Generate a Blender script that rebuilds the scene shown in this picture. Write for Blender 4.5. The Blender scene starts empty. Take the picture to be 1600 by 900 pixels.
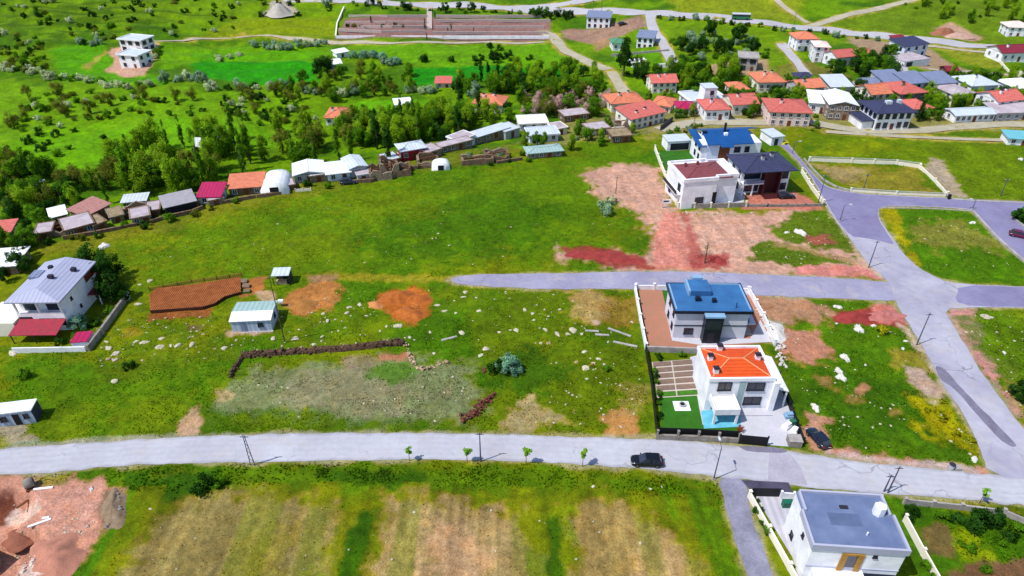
import bpy, bmesh, math, random
import numpy as np
from mathutils import Vector, Matrix
from mathutils.geometry import tessellate_polygon
R = math.radians
random.seed(7); np.random.seed(7)
scene = bpy.context.scene
col = scene.collection
# ------------------------------------------------------------------ camera
CAM_H, PITCH, F = 80.0, R(34.5), 1066.667
cam_d = bpy.data.cameras.new('camera'); cam_d.lens = 24.0; cam_d.sensor_width = 36.0
cam_d.clip_start = 1.0; cam_d.clip_end = 9000.0
cam = bpy.data.objects.new('camera', cam_d); col.objects.link(cam)
cam.location = (0, 0, CAM_H); cam.rotation_euler = (math.pi/2 - PITCH, 0, 0)
scene.camera = cam
# ------------------------------------------------------------------ sky, sun, exposure
SUN_EL, SUN_AZ = R(58), R(205)          # azimuth: direction TO the sun, counter-clockwise from +X
sd = Vector((math.cos(SUN_EL)*math.cos(SUN_AZ), math.cos(SUN_EL)*math.sin(SUN_AZ), math.sin(SUN_EL)))
w = bpy.data.worlds.new('World'); scene.world = w; w.use_nodes = True
nt = w.node_tree; bg = nt.nodes['Background']
sky = nt.nodes.new('ShaderNodeTexSky'); sky.sky_type = 'NISHITA'; sky.sun_disc = False
sky.sun_elevation = SUN_EL; sky.sun_rotation = math.pi/2 - SUN_AZ
sky.air_density = 1.0; sky.dust_density = 0.6; sky.ozone_density = 1.3
nt.links.new(sky.outputs[0], bg.inputs[0]); bg.inputs[1].default_value = 0.14
sl = bpy.data.lights.new('sun', 'SUN'); sl.energy = 4.2; sl.angle = R(0.6); sl.color = (1.0, 0.955, 0.89)
so = bpy.data.objects.new('sun', sl); col.objects.link(so); so.location = (-60, -40, 150)
so.rotation_euler = sd.to_track_quat('Z', 'Y').to_euler()
vs = scene.view_settings
vs.view_transform = 'Standard'; vs.look = 'None'; vs.gamma = 1.0; vs.exposure = 0.28; vs.use_curve_mapping = False
# ------------------------------------------------------------------ colours and materials
K = 0.66
def lin(c):
    c = c/255.0
    return c/12.92 if c <= 0.04045 else ((c+0.055)/1.055)**2.4
def S(r, g, b, k=K):
    return (lin(r)*k, lin(g)*k, lin(b)*k)
MATS = {}
def mat(name, rgb, var=0.14, scale=0.6, rough=0.85, metal=0.0, bump=0.0, bscale=6.0, tint=None, spec=0.3, rnd=0.0, wave=None, fine=0.0, k=K):
    if name in MATS: return MATS[name]
    m = bpy.data.materials.new(name); m.use_nodes = True
    n = m.node_tree.nodes; l = m.node_tree.links
    b = n['Principled BSDF']; b.inputs['Roughness'].default_value = rough; b.inputs['Metallic'].default_value = metal
    b.inputs['Specular IOR Level'].default_value = spec
    c = S(*rgb, k=k)
    geo = n.new('ShaderNodeNewGeometry')
    nz = n.new('ShaderNodeTexNoise'); nz.inputs['Scale'].default_value = scale; nz.inputs['Detail'].default_value = 5; nz.inputs['Roughness'].default_value = 0.62
    l.new(geo.outputs['Position'], nz.inputs['Vector'])
    rp = n.new('ShaderNodeValToRGB'); e = rp.color_ramp.elements
    t = S(*tint, k=k) if tint else tuple(x*(1-var*1.5) for x in c)
    e[0].position = 0.30; e[0].color = (*t, 1)
    e[1].position = 0.70; e[1].color = (*[min(1, x*(1+var)) for x in c], 1)
    l.new(nz.outputs['Fac'], rp.inputs['Fac'])
    out = rp.outputs['Color']
    def mul(out, fac_socket, lo, hi, f0=0.0, f1=1.0):
        mr = n.new('ShaderNodeMapRange'); mr.inputs['From Min'].default_value = f0; mr.inputs['From Max'].default_value = f1
        mr.inputs['To Min'].default_value = lo; mr.inputs['To Max'].default_value = hi
        l.new(fac_socket, mr.inputs['Value'])
        mx = n.new('ShaderNodeMix'); mx.data_type = 'RGBA'; mx.blend_type = 'MULTIPLY'; mx.inputs[0].default_value = 1
        l.new(out, mx.inputs[6]); l.new(mr.outputs[0], mx.inputs[7])
        return mx.outputs[2]
    if rnd:
        oi = n.new('ShaderNodeObjectInfo'); out = mul(out, oi.outputs['Random'], 1-rnd, 1+rnd)
    if fine:
        n2 = n.new('ShaderNodeTexNoise'); n2.inputs['Scale'].default_value = scale*9; n2.inputs['Detail'].default_value = 3
        l.new(geo.outputs['Position'], n2.inputs['Vector']); out = mul(out, n2.outputs['Fac'], 1-fine, 1+fine, 0.3, 0.7)
    hsock = nz.outputs['Fac']
    if wave:
        wv = n.new('ShaderNodeTexWave'); wv.wave_type = 'BANDS'; wv.bands_direction = wave[0]
        wv.inputs['Scale'].default_value = wave[1]; wv.inputs['Distortion'].default_value = wave[3] if len(wave) > 3 else 0.4
        tc = n.new('ShaderNodeTexCoord'); l.new(tc.outputs['Object'], wv.inputs['Vector'])
        out = mul(out, wv.outputs['Fac'], 1-wave[2], 1+wave[2]*0.4); hsock = wv.outputs['Fac']
    l.new(out, b.inputs['Base Color'])
    if bump:
        bp = n.new('ShaderNodeBump'); bp.inputs['Strength'].default_value = bump; bp.inputs['Distance'].default_value = 0.05
        if wave: l.new(hsock, bp.inputs['Height'])
        else:
            n3 = n.new('ShaderNodeTexNoise'); n3.inputs['Scale'].default_value = bscale; n3.inputs['Detail'].default_value = 4
            l.new(geo.outputs['Position'], n3.inputs['Vector']); l.new(n3.outputs['Fac'], bp.inputs['Height'])
        l.new(bp.outputs[0], b.inputs['Normal'])
    MATS[name] = m
    return m
# ------------------------------------------------------------------ terrain
def smooth(t):
    t = np.clip(t, 0, 1); return t*t*(3-2*t)
def ray(u, v):
    x = (u-800)/F; y = -(v-450)/F
    c, s = math.cos(PITCH), math.sin(PITCH)
    return Vector((x, c+y*s, -s+y*c))
def P(u, v, z=0.0):                       # where the sight line through a photo pixel meets height z
    d = ray(u, v); t = (CAM_H-z)/-d.z
    return Vector((d.x*t, d.y*t, z))
_r = [P(u, v) for u, v in [(-500,450),(-200,415),(0,392),(150,372),(300,330),(450,297),(600,265),(700,252),(820,238),(1000,220),(1060,205),(1110,186),(1600,188),(2000,188)]]
RX = np.array([p.x for p in _r]); RY = np.array([p.y for p in _r])
PITS = []                                  # (cx, cy, rx, ry, rot, depth)
def hz(x, y):
    x = np.asarray(x, float); y = np.asarray(y, float)
    s = y - np.interp(x, RX, RY)
    amp = np.interp(x, [-120, 0, 40, 80], [6.0, 5.0, 3.0, 0.6])
    z = -amp*smooth(s/32)
    und = 0.9*np.sin(x*.045+1.1)*np.sin(y*.031+.4) + .5*np.sin(x*.11+y*.06) + .28*np.sin(x*.21-y*.17+2)
    z = z + und*smooth((s-14)/40)
    z = z + 9*smooth((y-300)/160)*smooth((s-40)/60) + np.maximum(0, y-460)*.05
    tw = smooth((y-255)/40)*smooth((-x-40)/60)*smooth((s-60)/40)*smooth((470-y)/40)   # old hillside terraces
    ph = (y+.18*x+4*np.sin(x*.03)+3*np.sin(x*.083+1))/13.0; fr_ = ph-np.floor(ph)
    z = z + tw*(1.5*smooth((fr_-.72)/.28)-1.5*fr_)
    for cx, cy, rx, ry, dz in PITS:
        d = np.sqrt(((x-cx)/rx)**2 + ((y-cy)/ry)**2)
        z = z - dz*smooth((1.25-d)/.5)
    return z
def G(u, v):                               # photo pixel -> point on the terrain
    z = 0.0
    for _ in range(14):
        p = P(u, v, z); z += 0.75*(float(hz(p.x, p.y))-z)
    p = P(u, v, z); p.z = float(hz(p.x, p.y)); return p
_q = P(12, 800); PITS.append((_q.x-3, _q.y, 5.5, 3.8, 2.6))
_q = P(5, 868); PITS.append((_q.x-1, _q.y, 5.0, 4.2, 3.0))
# value noise in world metres
_T = np.random.RandomState(3).rand(256, 256)
def vn(x, y):
    xi = np.floor(x).astype(int); yi = np.floor(y).astype(int); fx = x-xi; fy = y-yi
    fx = fx*fx*(3-2*fx); fy = fy*fy*(3-2*fy)
    a = _T[xi & 255, yi & 255]; b = _T[(xi+1) & 255, yi & 255]; c = _T[xi & 255, (yi+1) & 255]; d = _T[(xi+1) & 255, (yi+1) & 255]
    return (a*(1-fx)+b*fx)*(1-fy) + (c*(1-fx)+d*fx)*fy
def fbm(x, y, s, o=4, seed=0):
    t = 0; a = .5; n = 0
    for i in range(o):
        t = t + a*vn(x/s+17.3*i+seed*7.7, y/s-9.1*i+seed*3.3); n += a; a *= .5; s *= .5
    return t/n
def sdist(X, Y, poly):                     # signed distance, positive inside
    d = np.full(X.shape, 1e9); ins = np.zeros(X.shape, bool); n = len(poly)
    for i in range(n):
        ax, ay = poly[i][0], poly[i][1]; bx, by = poly[(i+1) % n][0], poly[(i+1) % n][1]
        ex, ey = bx-ax, by-ay; L = ex*ex+ey*ey+1e-9
        t = np.clip(((X-ax)*ex+(Y-ay)*ey)/L, 0, 1)
        d = np.minimum(d, np.hypot(X-ax-t*ex, Y-ay-t*ey))
        cr = ((ay > Y) != (by > Y)) & (X < ex*(Y-ay)/(ey if abs(ey) > 1e-9 else 1e-9)+ax)
        ins ^= cr
    return np.where(ins, d, -d)
# ------------------------------------------------------------------ mesh helpers
class MB:
    def __init__(s): s.v = []; s.f = []
    def add(s, vs, fs):
        o = len(s.v); s.v += [tuple(p) for p in vs]; s.f += [tuple(i+o for i in f) for f in fs]
        return s
    def box(s, x0, y0, z0, x1, y1, z1):
        return s.add([(x0,y0,z0),(x1,y0,z0),(x1,y1,z0),(x0,y1,z0),(x0,y0,z1),(x1,y0,z1),(x1,y1,z1),(x0,y1,z1)],
                     [(3,2,1,0),(4,5,6,7),(0,1,5,4),(1,2,6,5),(2,3,7,6),(3,0,4,7)])
    def prism(s, poly, z0, z1):
        n = len(poly)
        a = sum(poly[i][0]*poly[(i+1)%n][1]-poly[(i+1)%n][0]*poly[i][1] for i in range(n))
        if a < 0: poly = poly[::-1]
        vs = [(p[0],p[1],z0) for p in poly]+[(p[0],p[1],z1) for p in poly]
        return s.add(vs, [tuple(range(n))[::-1], tuple(range(n,2*n))]+[(i,(i+1)%n,n+(i+1)%n,n+i) for i in range(n)])
    def tube(s, a, b, r0, r1=None, n=8):
        r1 = r0 if r1 is None else r1
        a = Vector(a); b = Vector(b); d = (b-a).normalized()
        u = d.orthogonal().normalized(); w_ = d.cross(u)
        vs = []
        for c, r in ((a, r0), (b, r1)):
            for i in range(n):
                t = 2*math.pi*i/n; vs.append(c+u*math.cos(t)*r+w_*math.sin(t)*r)
        return s.add(vs, [(i,(i+1)%n,n+(i+1)%n,n+i) for i in range(n)]+[tuple(range(n))[::-1], tuple(range(n,2*n))])
    def beam(s, a, b, wd, ht):              # box between two points, wd across, ht up
        a = Vector(a); b = Vector(b); d = (b-a); d.z = 0; d.normalize(); sx = Vector((-d.y, d.x, 0))*wd/2; up = Vector((0,0,ht))
        vs = [a-sx, b-sx, b+sx, a+sx, a-sx+up, b-sx+up, b+sx+up, a+sx+up]
        return s.add(vs, [(3,2,1,0),(4,5,6,7),(0,1,5,4),(1,2,6,5),(2,3,7,6),(3,0,4,7)])
    def mesh(s, name, m=None, smooth=False):
        me = bpy.data.meshes.new(name); me.from_pydata(s.v, [], s.f); me.update()
        if m: me.materials.append(m)
        if smooth: me.polygons.foreach_set('use_smooth', [True]*len(me.polygons))
        return me
    def build(s, name, m, parent=None, smooth=False, loc=None, rz=0.0):
        return link(name, s.mesh(name, m, smooth), parent, loc, rz)
def link(name, me, parent=None, loc=None, rz=0.0):
    o = bpy.data.objects.new(name, me); col.objects.link(o)
    if parent: o.parent = parent
    if loc is not None: o.location = loc
    if rz: o.rotation_euler = (0, 0, rz)
    return o
def tag(o, label, cat, group=None, kind=None):
    if label: o['label'] = label
    if cat: o['category'] = cat
    if group: o['group'] = group
    if kind: o['kind'] = kind
    return o
def thing(name, label, cat, loc=(0,0,0), rz=0.0, group=None):
    return tag(link(name, None, None, loc, rz), label, cat, group)
def structure(o):
    o['kind'] = 'structure'; return o
def px(poly): return [G(u, v) for u, v in poly]
# ------------------------------------------------------------------ roads (outlines in photo pixels, laid on the flat plateau)
up1 = [(-420,735),(-150,716),(0,702),(60,697),(200,688),(300,682),(400,679),(550,676),(700,677),(800,679),(900,683),(1020,686),(1100,692),(1200,702),(1250,707),(1300,716),(1400,727),(1480,735),(1545,741),(1620,748),(1760,762),(2000,790)]
lo1 = [(-420,790),(-150,758),(0,742),(60,740),(200,727),(300,724),(400,722),(520,720),(700,718),(850,722),(1000,732),(1120,745),(1180,750),(1260,761),(1400,772),(1500,780),(1620,792),(1760,812),(2000,850)]
R1 = up1 + lo1[::-1]
R2 = [(704,437),(716,431),(760,428),(900,427),(1000,424),(1100,425),(1200,429),(1300,434),(1400,441),(1420,455),(1410,471),(1300,466),(1170,461),(1000,451),(860,452),(750,447),(712,443)]
R3 = [(1205,217),(1225,218),(1248,245),(1270,272),(1292,292),(1330,301),(1400,306),(1480,309),(1520,312),(1620,316),(1760,322),(1760,426),(1640,428),(1600,407),(1560,372),(1525,336),(1516,327),(1450,323),(1382,322),(1371,328),(1376,346),(1391,366),(1411,396),(1436,420),(1470,437),(1500,444),(1620,449),(1760,455),(1760,486),(1620,481),(1520,480),(1474,483),(1490,510),(1520,560),(1560,620),(1610,685),(1660,752),(1545,744),(1530,693),(1502,643),(1476,605),(1455,566),(1440,540),(1418,503),(1398,470),(1390,441),(1362,417),(1345,396),(1326,370),(1302,338),(1287,312),(1264,272),(1236,240)]
R3b = [(1578,338),(1600,322),(1700,328),(1700,420),(1620,370)]   # planted island by the side road
R7 = [(1122,744),(1164,748),(1172,800),(1190,850),(1215,915),(1260,1020),(1205,1020),(1172,912),(1150,845),(1136,795)]
ROADS = {'R1': R1, 'R2': R2, 'R3': R3, 'R7': R7}
def dense(poly, step=1.2, jit=0.0, closed=True):
    out = []; n = len(poly)
    for i in range(n if closed else n-1):
        a, b = poly[i], poly[(i+1) % n]; k = max(1, int((b-a).length/step))
        for j in range(k): out.append(a.lerp(b, j/k))
    if not closed: out.append(poly[-1])
    if jit: out = [Vector((p.x+(fbm(np.array(p.x), np.array(p.y), 2.5, 3, 1)-.5)*jit*2, p.y+(fbm(np.array(p.x), np.array(p.y), 2.5, 3, 2)-.5)*jit*2, p.z)) for p in out]
    return out
def rounded(poly, it=1):
    for _ in range(it):
        q = []; n = len(poly)
        for i in range(n):
            a, b = poly[i], poly[(i+1) % n]; q += [a.lerp(b, .22), a.lerp(b, .78)]
        poly = q
    return poly
def sheet(name, poly, z, m, parent=None):
    pts = [Vector((p.x, p.y, 0)) for p in poly]
    tri = tessellate_polygon([pts])
    fs = []
    for t in tri:
        a, b, c = (pts[i] for i in t)
        fs.append(tuple(t) if (b-a).cross(c-a).z > 0 else tuple(t)[::-1])
    mb = MB(); mb.add([(p.x, p.y, z) for p in pts], fs)
    return mb.build(name, m, parent)
M_road_pale = mat('pale_road', (206,207,218), var=.05, scale=.12, rough=.9, fine=.05, tint=(188,187,200), bump=.15, bscale=9)
M_road_mid = mat('grey_road', (170,168,194), var=.08, scale=.12, rough=.9, fine=.06, tint=(152,148,178), bump=.15, bscale=9)
M_road_dust = mat('dusty_road', (194,193,208), var=.06, scale=.07, rough=.9, fine=.07, tint=(156,152,178), bump=.15, bscale=9)
M_lane = mat('gravel_lane', (158,158,178), var=.14, scale=.35, rough=.95, fine=.12, tint=(120,118,140), bump=.4, bscale=8)
def wear(m, crack=.5):
    n_ = m.node_tree.nodes; l_ = m.node_tree.links; b_ = n_['Principled BSDF']; src = b_.inputs['Base Color'].links[0].from_socket
    ge = n_.new('ShaderNodeNewGeometry'); dz = n_.new('ShaderNodeTexNoise'); dz.inputs['Scale'].default_value = .35; dz.inputs['Detail'].default_value = 4; l_.new(ge.outputs['Position'], dz.inputs['Vector'])
    ad = n_.new('ShaderNodeVectorMath'); ad.operation = 'MULTIPLY_ADD'; ad.inputs[1].default_value = (5, 5, 0); l_.new(dz.outputs['Color'], ad.inputs[0]); l_.new(ge.outputs['Position'], ad.inputs[2])
    vo = n_.new('ShaderNodeTexVoronoi'); vo.feature = 'DISTANCE_TO_EDGE'; vo.inputs['Scale'].default_value = .13; l_.new(ad.outputs[0], vo.inputs['Vector'])
    mr = n_.new('ShaderNodeMapRange'); mr.inputs['From Min'].default_value = .004; mr.inputs['From Max'].default_value = .02; mr.inputs['To Min'].default_value = crack; mr.inputs['To Max'].default_value = 0; l_.new(vo.outputs['Distance'], mr.inputs['Value'])
    nb = n_.new('ShaderNodeTexNoise'); nb.inputs['Scale'].default_value = .06; nb.inputs['Detail'].default_value = 6; nb.inputs['Roughness'].default_value = .7; l_.new(ge.outputs['Position'], nb.inputs['Vector'])
    mk_ = n_.new('ShaderNodeMapRange'); mk_.inputs['From Min'].default_value = .48; mk_.inputs['From Max'].default_value = .6; l_.new(nb.outputs['Fac'], mk_.inputs['Value'])
    mm = n_.new('ShaderNodeMath'); mm.operation = 'MULTIPLY'; l_.new(mr.outputs[0], mm.inputs[0]); l_.new(mk_.outputs[0], mm.inputs[1])
    m1 = n_.new('ShaderNodeMix'); m1.data_type = 'RGBA'; m1.blend_type = 'MULTIPLY'; l_.new(mm.outputs[0], m1.inputs[0]); l_.new(src, m1.inputs[6]); m1.inputs[7].default_value = (.45, .43, .45, 1)
    m2 = n_.new('ShaderNodeMix'); m2.data_type = 'RGBA'; mk2 = n_.new('ShaderNodeMapRange'); mk2.inputs['From Min'].default_value = .52; mk2.inputs['From Max'].default_value = .72; mk2.inputs['To Max'].default_value = .55; nb2 = n_.new('ShaderNodeTexNoise'); nb2.inputs['Scale'].default_value = .22; nb2.inputs['Detail'].default_value = 7; nb2.inputs['Roughness'].default_value = .72; l_.new(ge.outputs['Position'], nb2.inputs['Vector']); l_.new(nb2.outputs['Fac'], mk2.inputs['Value']); l_.new(mk2.outputs[0], m2.inputs[0]); l_.new(m1.outputs[2], m2.inputs[6]); m2.inputs[7].default_value = (*S(206, 196, 184), 1)
    at_ = n_.new('ShaderNodeAttribute'); at_.attribute_name = 'wear'; m3 = n_.new('ShaderNodeMix'); m3.data_type = 'RGBA'; m3.blend_type = 'MULTIPLY'; m3.inputs[0].default_value = 0.0 if crack < 0 else 1.0
    if m.name == 'pale_road': l_.new(m2.outputs[2], m3.inputs[6]); l_.new(at_.outputs['Color'], m3.inputs[7]); l_.new(m3.outputs[2], b_.inputs['Base Color'])
    else: l_.new(m2.outputs[2], b_.inputs['Base Color'])
for m_ in (M_road_pale, M_road_mid, M_road_dust): wear(m_, .75)
RP = {k: px(v) for k, v in ROADS.items()}
# the main road as a strip with wheel tracks and dusty edges
_up = dense([G(*q) for q in up1], 1.2, 0, False); _lo = dense([G(*q) for q in lo1], 1.2, 0, False)
def resample(pts, n_):
    L_ = [0]
    for i in range(len(pts)-1): L_.append(L_[-1]+(pts[i+1]-pts[i]).length)
    q = np.linspace(0, L_[-1], n_); return np.stack([np.interp(q, L_, [p.x for p in pts]), np.interp(q, L_, [p.y for p in pts])], 1)
def sm(a_, it):
    for _ in range(it): a_ = np.concatenate([a_[:1], (a_[:-2]+2*a_[1:-1]+a_[2:])/4, a_[-1:]])
    return a_
NR, NA = 420, 22; U_ = sm(resample(_up, NR), 20); L__ = sm(resample(_lo, NR), 20)
U_ += ((fbm(U_[:, 0], U_[:, 1], 2.2, 3, 61)-.5)*.6)[:, None]*np.array([0, 1])[None, :]; L__ += ((fbm(L__[:, 0], L__[:, 1], 2.2, 3, 62)-.5)*.7)[:, None]*np.array([0, 1])[None, :]
tt = np.linspace(0, 1, NA); PR = L__[:, None, :]*(1-tt)[None, :, None]+U_[:, None, :]*tt[None, :, None]
wv_ = np.ones((NR, NA))
for c_, k_, w_ in ((.22,.05,.05),(.40,.06,.05),(.62,.06,.05),(.80,.05,.05)): wv_ *= 1-k_*np.exp(-((tt[None, :]-c_)/w_)**2)*(.4+1.2*fbm(PR[:, :, 0]*.15, PR[:, :, 1], 1.5, 3, 63))
ed = np.minimum(tt, 1-tt)[None, :]; wv_ *= 1-.22*smooth((.10-ed+(fbm(PR[:, :, 0], PR[:, :, 1], 1.2, 3, 64)-.5)*.14)/.08)
_fs = [(i*NA+j, (i+1)*NA+j, (i+1)*NA+j+1, i*NA+j+1) for i in range(NR-1) for j in range(NA-1)]
_m = MB(); _m.add([(x, y, .02) for x, y in PR.reshape(-1, 2)], _fs); _o = _m.build('main_road', M_road_pale); structure(_o)
_c = _o.data.color_attributes.new('wear', 'FLOAT_COLOR', 'POINT'); _w = wv_.ravel(); _c.data.foreach_set('color', np.stack([_w, _w, _w*1.0, np.ones_like(_w)], 1).astype(np.float32).ravel())
structure(sheet('side_road', dense(rounded(RP['R2']), 1.0, .30), .024, M_road_mid))
structure(sheet('crossing_road', dense(rounded(RP['R3']), 1.0, .25), .030, M_road_dust))
M_road_old = mat('old_asphalt', (148,144,180), var=.07, scale=.10, rough=.9, fine=.07, tint=(128,122,162), bump=.15, bscale=9)
structure(sheet('old_asphalt', dense(rounded(px([(1206,218),(1224,219),(1247,245),(1269,272),(1291,293),(1330,302),(1400,307),(1480,310),(1520,313),(1620,317),(1758,323),(1758,424),(1640,426),(1601,406),(1561,371),(1526,335),(1517,326),(1450,322),(1382,321),(1370,328),(1375,347),(1389,367),(1398,383),(1380,378),(1352,372),(1328,369),(1304,338),(1289,312),(1266,272),(1237,240)])), 1.0, .3), .034, M_road_old))
structure(sheet('old_asphalt', dense(rounded(px([(1500,445),(1620,450),(1758,456),(1758,485),(1620,480),(1520,479),(1490,470)])), 1.0, .3), .034, M_road_old))
structure(sheet('lane', dense(rounded(RP['R7']), 1.0, .35), .016, M_lane))
# resurfaced patches
M_patch = mat('asphalt_patch', (134,130,152), var=.16, scale=.5, rough=.95, fine=.12)
M_patch2 = mat('asphalt_patch_worn', (186,181,198), var=.1, scale=.4, rough=.95, fine=.1)
structure(sheet('asphalt_patch', dense(rounded(px([(1461,571),(1474,574),(1500,605),(1540,645),(1584,690),(1590,697),(1580,699),(1560,686),(1530,652),(1490,606),(1468,592)])), .6, .25), .036, M_patch))
structure(sheet('asphalt_patch', dense(px([(1202,706),(1236,710),(1252,732),(1262,758),(1200,752)]), .6, .12), .026, M_patch2))
structure(sheet('asphalt_patch', dense(rounded(px([(1150,696),(1225,699),(1232,708),(1170,706)])), .6, .3), .0285, M_patch))
# far roads: ribbons that follow the terrain
def ribbon(name, line, wd, m, dz=.14, sub=4.0):
    pts = [G(u, v) if isinstance(wd, (int, float)) else G(u, v) for u, v in line]
    pts = dense(pts, sub, 0, False)
    for _ in range(2):
        pts = [pts[0]]+[(pts[i-1]+pts[i]*2+pts[i+1])/4 for i in range(1, len(pts)-1)]+[pts[-1]]
    mb = MB(); L = []
    for i, p in enumerate(pts):
        a = pts[max(0, i-1)]; b = pts[min(len(pts)-1, i+1)]; d = (b-a); d.z = 0; d.normalize(); nx = Vector((-d.y, d.x, 0))
        k = wd/2*(1+.12*math.sin(i*1.7)+.08*math.sin(i*.6))
        row = []
        for t in (-1, -.33, .33, 1):
            q = p+nx*k*t; row.append((q.x, q.y, float(hz(q.x, q.y))+dz))
        L.append(row)
    vs = [q for r in L for q in r]; fs = []
    for i in range(len(L)-1):
        for j in range(3): fs.append((i*4+j+1, i*4+j, i*4+4+j, i*4+5+j))
    return mb.add(vs, fs).build(name, m)
M_far = mat('far_road', (196,194,200), var=.08, scale=.1, rough=.95, fine=.08)
M_dirtroad = mat('dirt_road', (192,184,160), var=.12, scale=.25, rough=.95, fine=.1)
FAR = [
 ('highway', [(330,-12),(480,-2),(640,7),(800,13),(1020,20),(1110,26),(1200,36),(1300,47),(1400,59),(1500,70),(1600,80),(1750,96)], 9.0, M_far),
 ('slip_road', [(800,13),(860,10),(900,4),(960,-6)], 7, M_far),
 ('farm_road', [(1017,20),(1016,34),(1024,52),(1040,75),(1055,103)], 4.5, M_far),
 ('farm_road', [(848,50),(862,54),(872,68),(890,84),(925,100),(950,109)], 5.0, M_dirtroad),
 ('farm_road', [(955,112),(966,130),(978,148),(990,160)], 4.0, M_dirtroad),
 ('hill_road', [(1262,42),(1290,34),(1340,20),(1392,8),(1440,-2)], 4.5, M_dirtroad),
 ('hill_road', [(1212,-2),(1228,14),(1262,36)], 3.0, M_dirtroad),
 ('village_street', [(1220,68),(1228,78),(1248,100),(1262,120),(1275,126),(1340,130),(1375,131)], 4.0, M_far),
 ('village_street', [(1404,98),(1410,112),(1420,128)], 4.0, M_far),
 ('village_street', [(1030,203),(1052,196),(1085,190),(1130,190),(1180,192),(1262,190)], 5.5, M_dirtroad),
 ('village_street', [(1262,190),(1330,204),(1420,206),(1500,198),(1560,194),(1700,196)], 4.5, M_dirtroad),
 ('dirt_track', [(1290,206),(1380,212),(1460,216),(1540,219),(1700,222)], 2.2, M_dirtroad),
 ('dirt_track', [(240,66),(300,60),(380,57),(440,60),(520,67),(640,67),(740,66),(850,66)], 2.4, M_dirtroad),
 ('dirt_track', [(1440,72),(1500,78),(1560,84),(1700,100)], 2.5, M_dirtroad),
 ('dirt_track', [(1450,108),(1520,112),(1700,122)], 2.5, M_dirtroad),
]
for nm, ln, wd, m in FAR: structure(ribbon(nm, ln, wd, m))
FARW = [([G(u, v) for u, v in ln], wd) for _, ln, wd, _ in FAR]
# ------------------------------------------------------------------ ground sheet
vrow = np.concatenate([np.arange(1010, -14, -1.7)])
ang = PITCH + np.arctan((vrow-450)/F)
ys = CAM_H/np.tan(ang)
ys = np.concatenate([np.array([-120, -60, -20, 5, 20, 30, 36]), ys, ys[-1]*np.geomspace(1.02, 9, 34)])
t = np.linspace(-1, 1, 820)
t = np.sign(t)*(0.86*np.abs(t)+0.14*np.abs(t)**6)
X = t[None, :]*(0.98*np.hypot(np.maximum(ys, 0), CAM_H*.9)[:, None]+18); Y = np.repeat(ys[:, None], len(t), 1)
X = X.ravel(); Y = Y.ravel()
flat = np.full(X.shape, -1e9)
HARD = list(RP.values())
YARDS = [[(985,440),(1180,440),(1260,705),(1025,690)], [(1160,740),(1420,770),(1600,1000),(1230,1000)], [(1020,200),(1210,170),(1300,325),(1060,335)], [(-60,520),(150,540),(215,460),(140,400),(-60,400)]]
for p in HARD+[px(y) for y in YARDS]:
    bx0 = min(q.x for q in p)-8; bx1 = max(q.x for q in p)+8; by0 = min(q.y for q in p)-8; by1 = max(q.y for q in p)+8
    k = (X > bx0) & (X < bx1) & (Y > by0) & (Y < by1)
    flat[k] = np.maximum(flat[k], sdist(X[k], Y[k], p))
und = smooth((-flat-.6)/4.0)
near = smooth((320-Y)/120)*smooth((Y-30)/10)
Z = hz(X, Y)-.012 + und*((fbm(X, Y, 9, 3, 4)-.5)*.55 + (fbm(X, Y, 2.2, 3, 5)-.5)*.30*near)
# ---- colour of the ground: grass, soils, gravel
def cs(c): return np.array([lin(c[0])*K, lin(c[1])*K, lin(c[2])*K])
nA = fbm(X, Y, 38, 4, 11); nB = fbm(X, Y, 11, 4, 12); nC = fbm(X, Y, 3.2, 3, 13); nD = fbm(X, Y, 1.1, 2, 14)
def mixc(a, b, tt): return a*(1-tt)[:, None]+b*tt[:, None]
C = mixc(cs((64,112,10))[None, :].repeat(len(X), 0), cs((108,132,18))[None, :], smooth((nB*.6+nA*.4-.36)/.28))
C = mixc(C, cs((40,88,12))[None, :], .55*smooth((nC*.6+nA*.4-.55)/.16))
GR = np.ones(len(X))                       # 1 grass ... 0 bare soil
seed = [20]
def paint(poly, c, soft=1.0, wob=2.0, st=1.0, gr=None, ws=6.0, line=None):
    seed[0] += 1
    p = px(poly); pad = soft+wob+1
    bx0 = min(q.x for q in p)-pad; bx1 = max(q.x for q in p)+pad; by0 = min(q.y for q in p)-pad; by1 = max(q.y for q in p)+pad
    k = np.where((X > bx0) & (X < bx1) & (Y > by0) & (Y < by1))[0]
    if not len(k): return
    d = sdist(X[k], Y[k], p) + (fbm(X[k], Y[k], ws, 4, seed[0])-.5)*2*wob
    near_ = Y[k] < 230; d = d + np.where(near_, (fbm(X[k], Y[k], 1.6, 3, seed[0]+.3)-.5)*(wob*1.1+soft*1.2), 0)
    wgt = smooth((d+soft*.7)/(1.4*soft))*st
    cc = cs(c)[None, :]*(.84+.32*fbm(X[k], Y[k], 2.0, 3, seed[0]+.5))[:, None]
    C[k] = C[k]*(1-wgt)[:, None]+cc*wgt[:, None]
    if gr is not None: GR[k] = GR[k]*(1-wgt)+gr*wgt
GREEN = (78,122,8); DK = (46,92,12); LT = (112,150,20)
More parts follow.
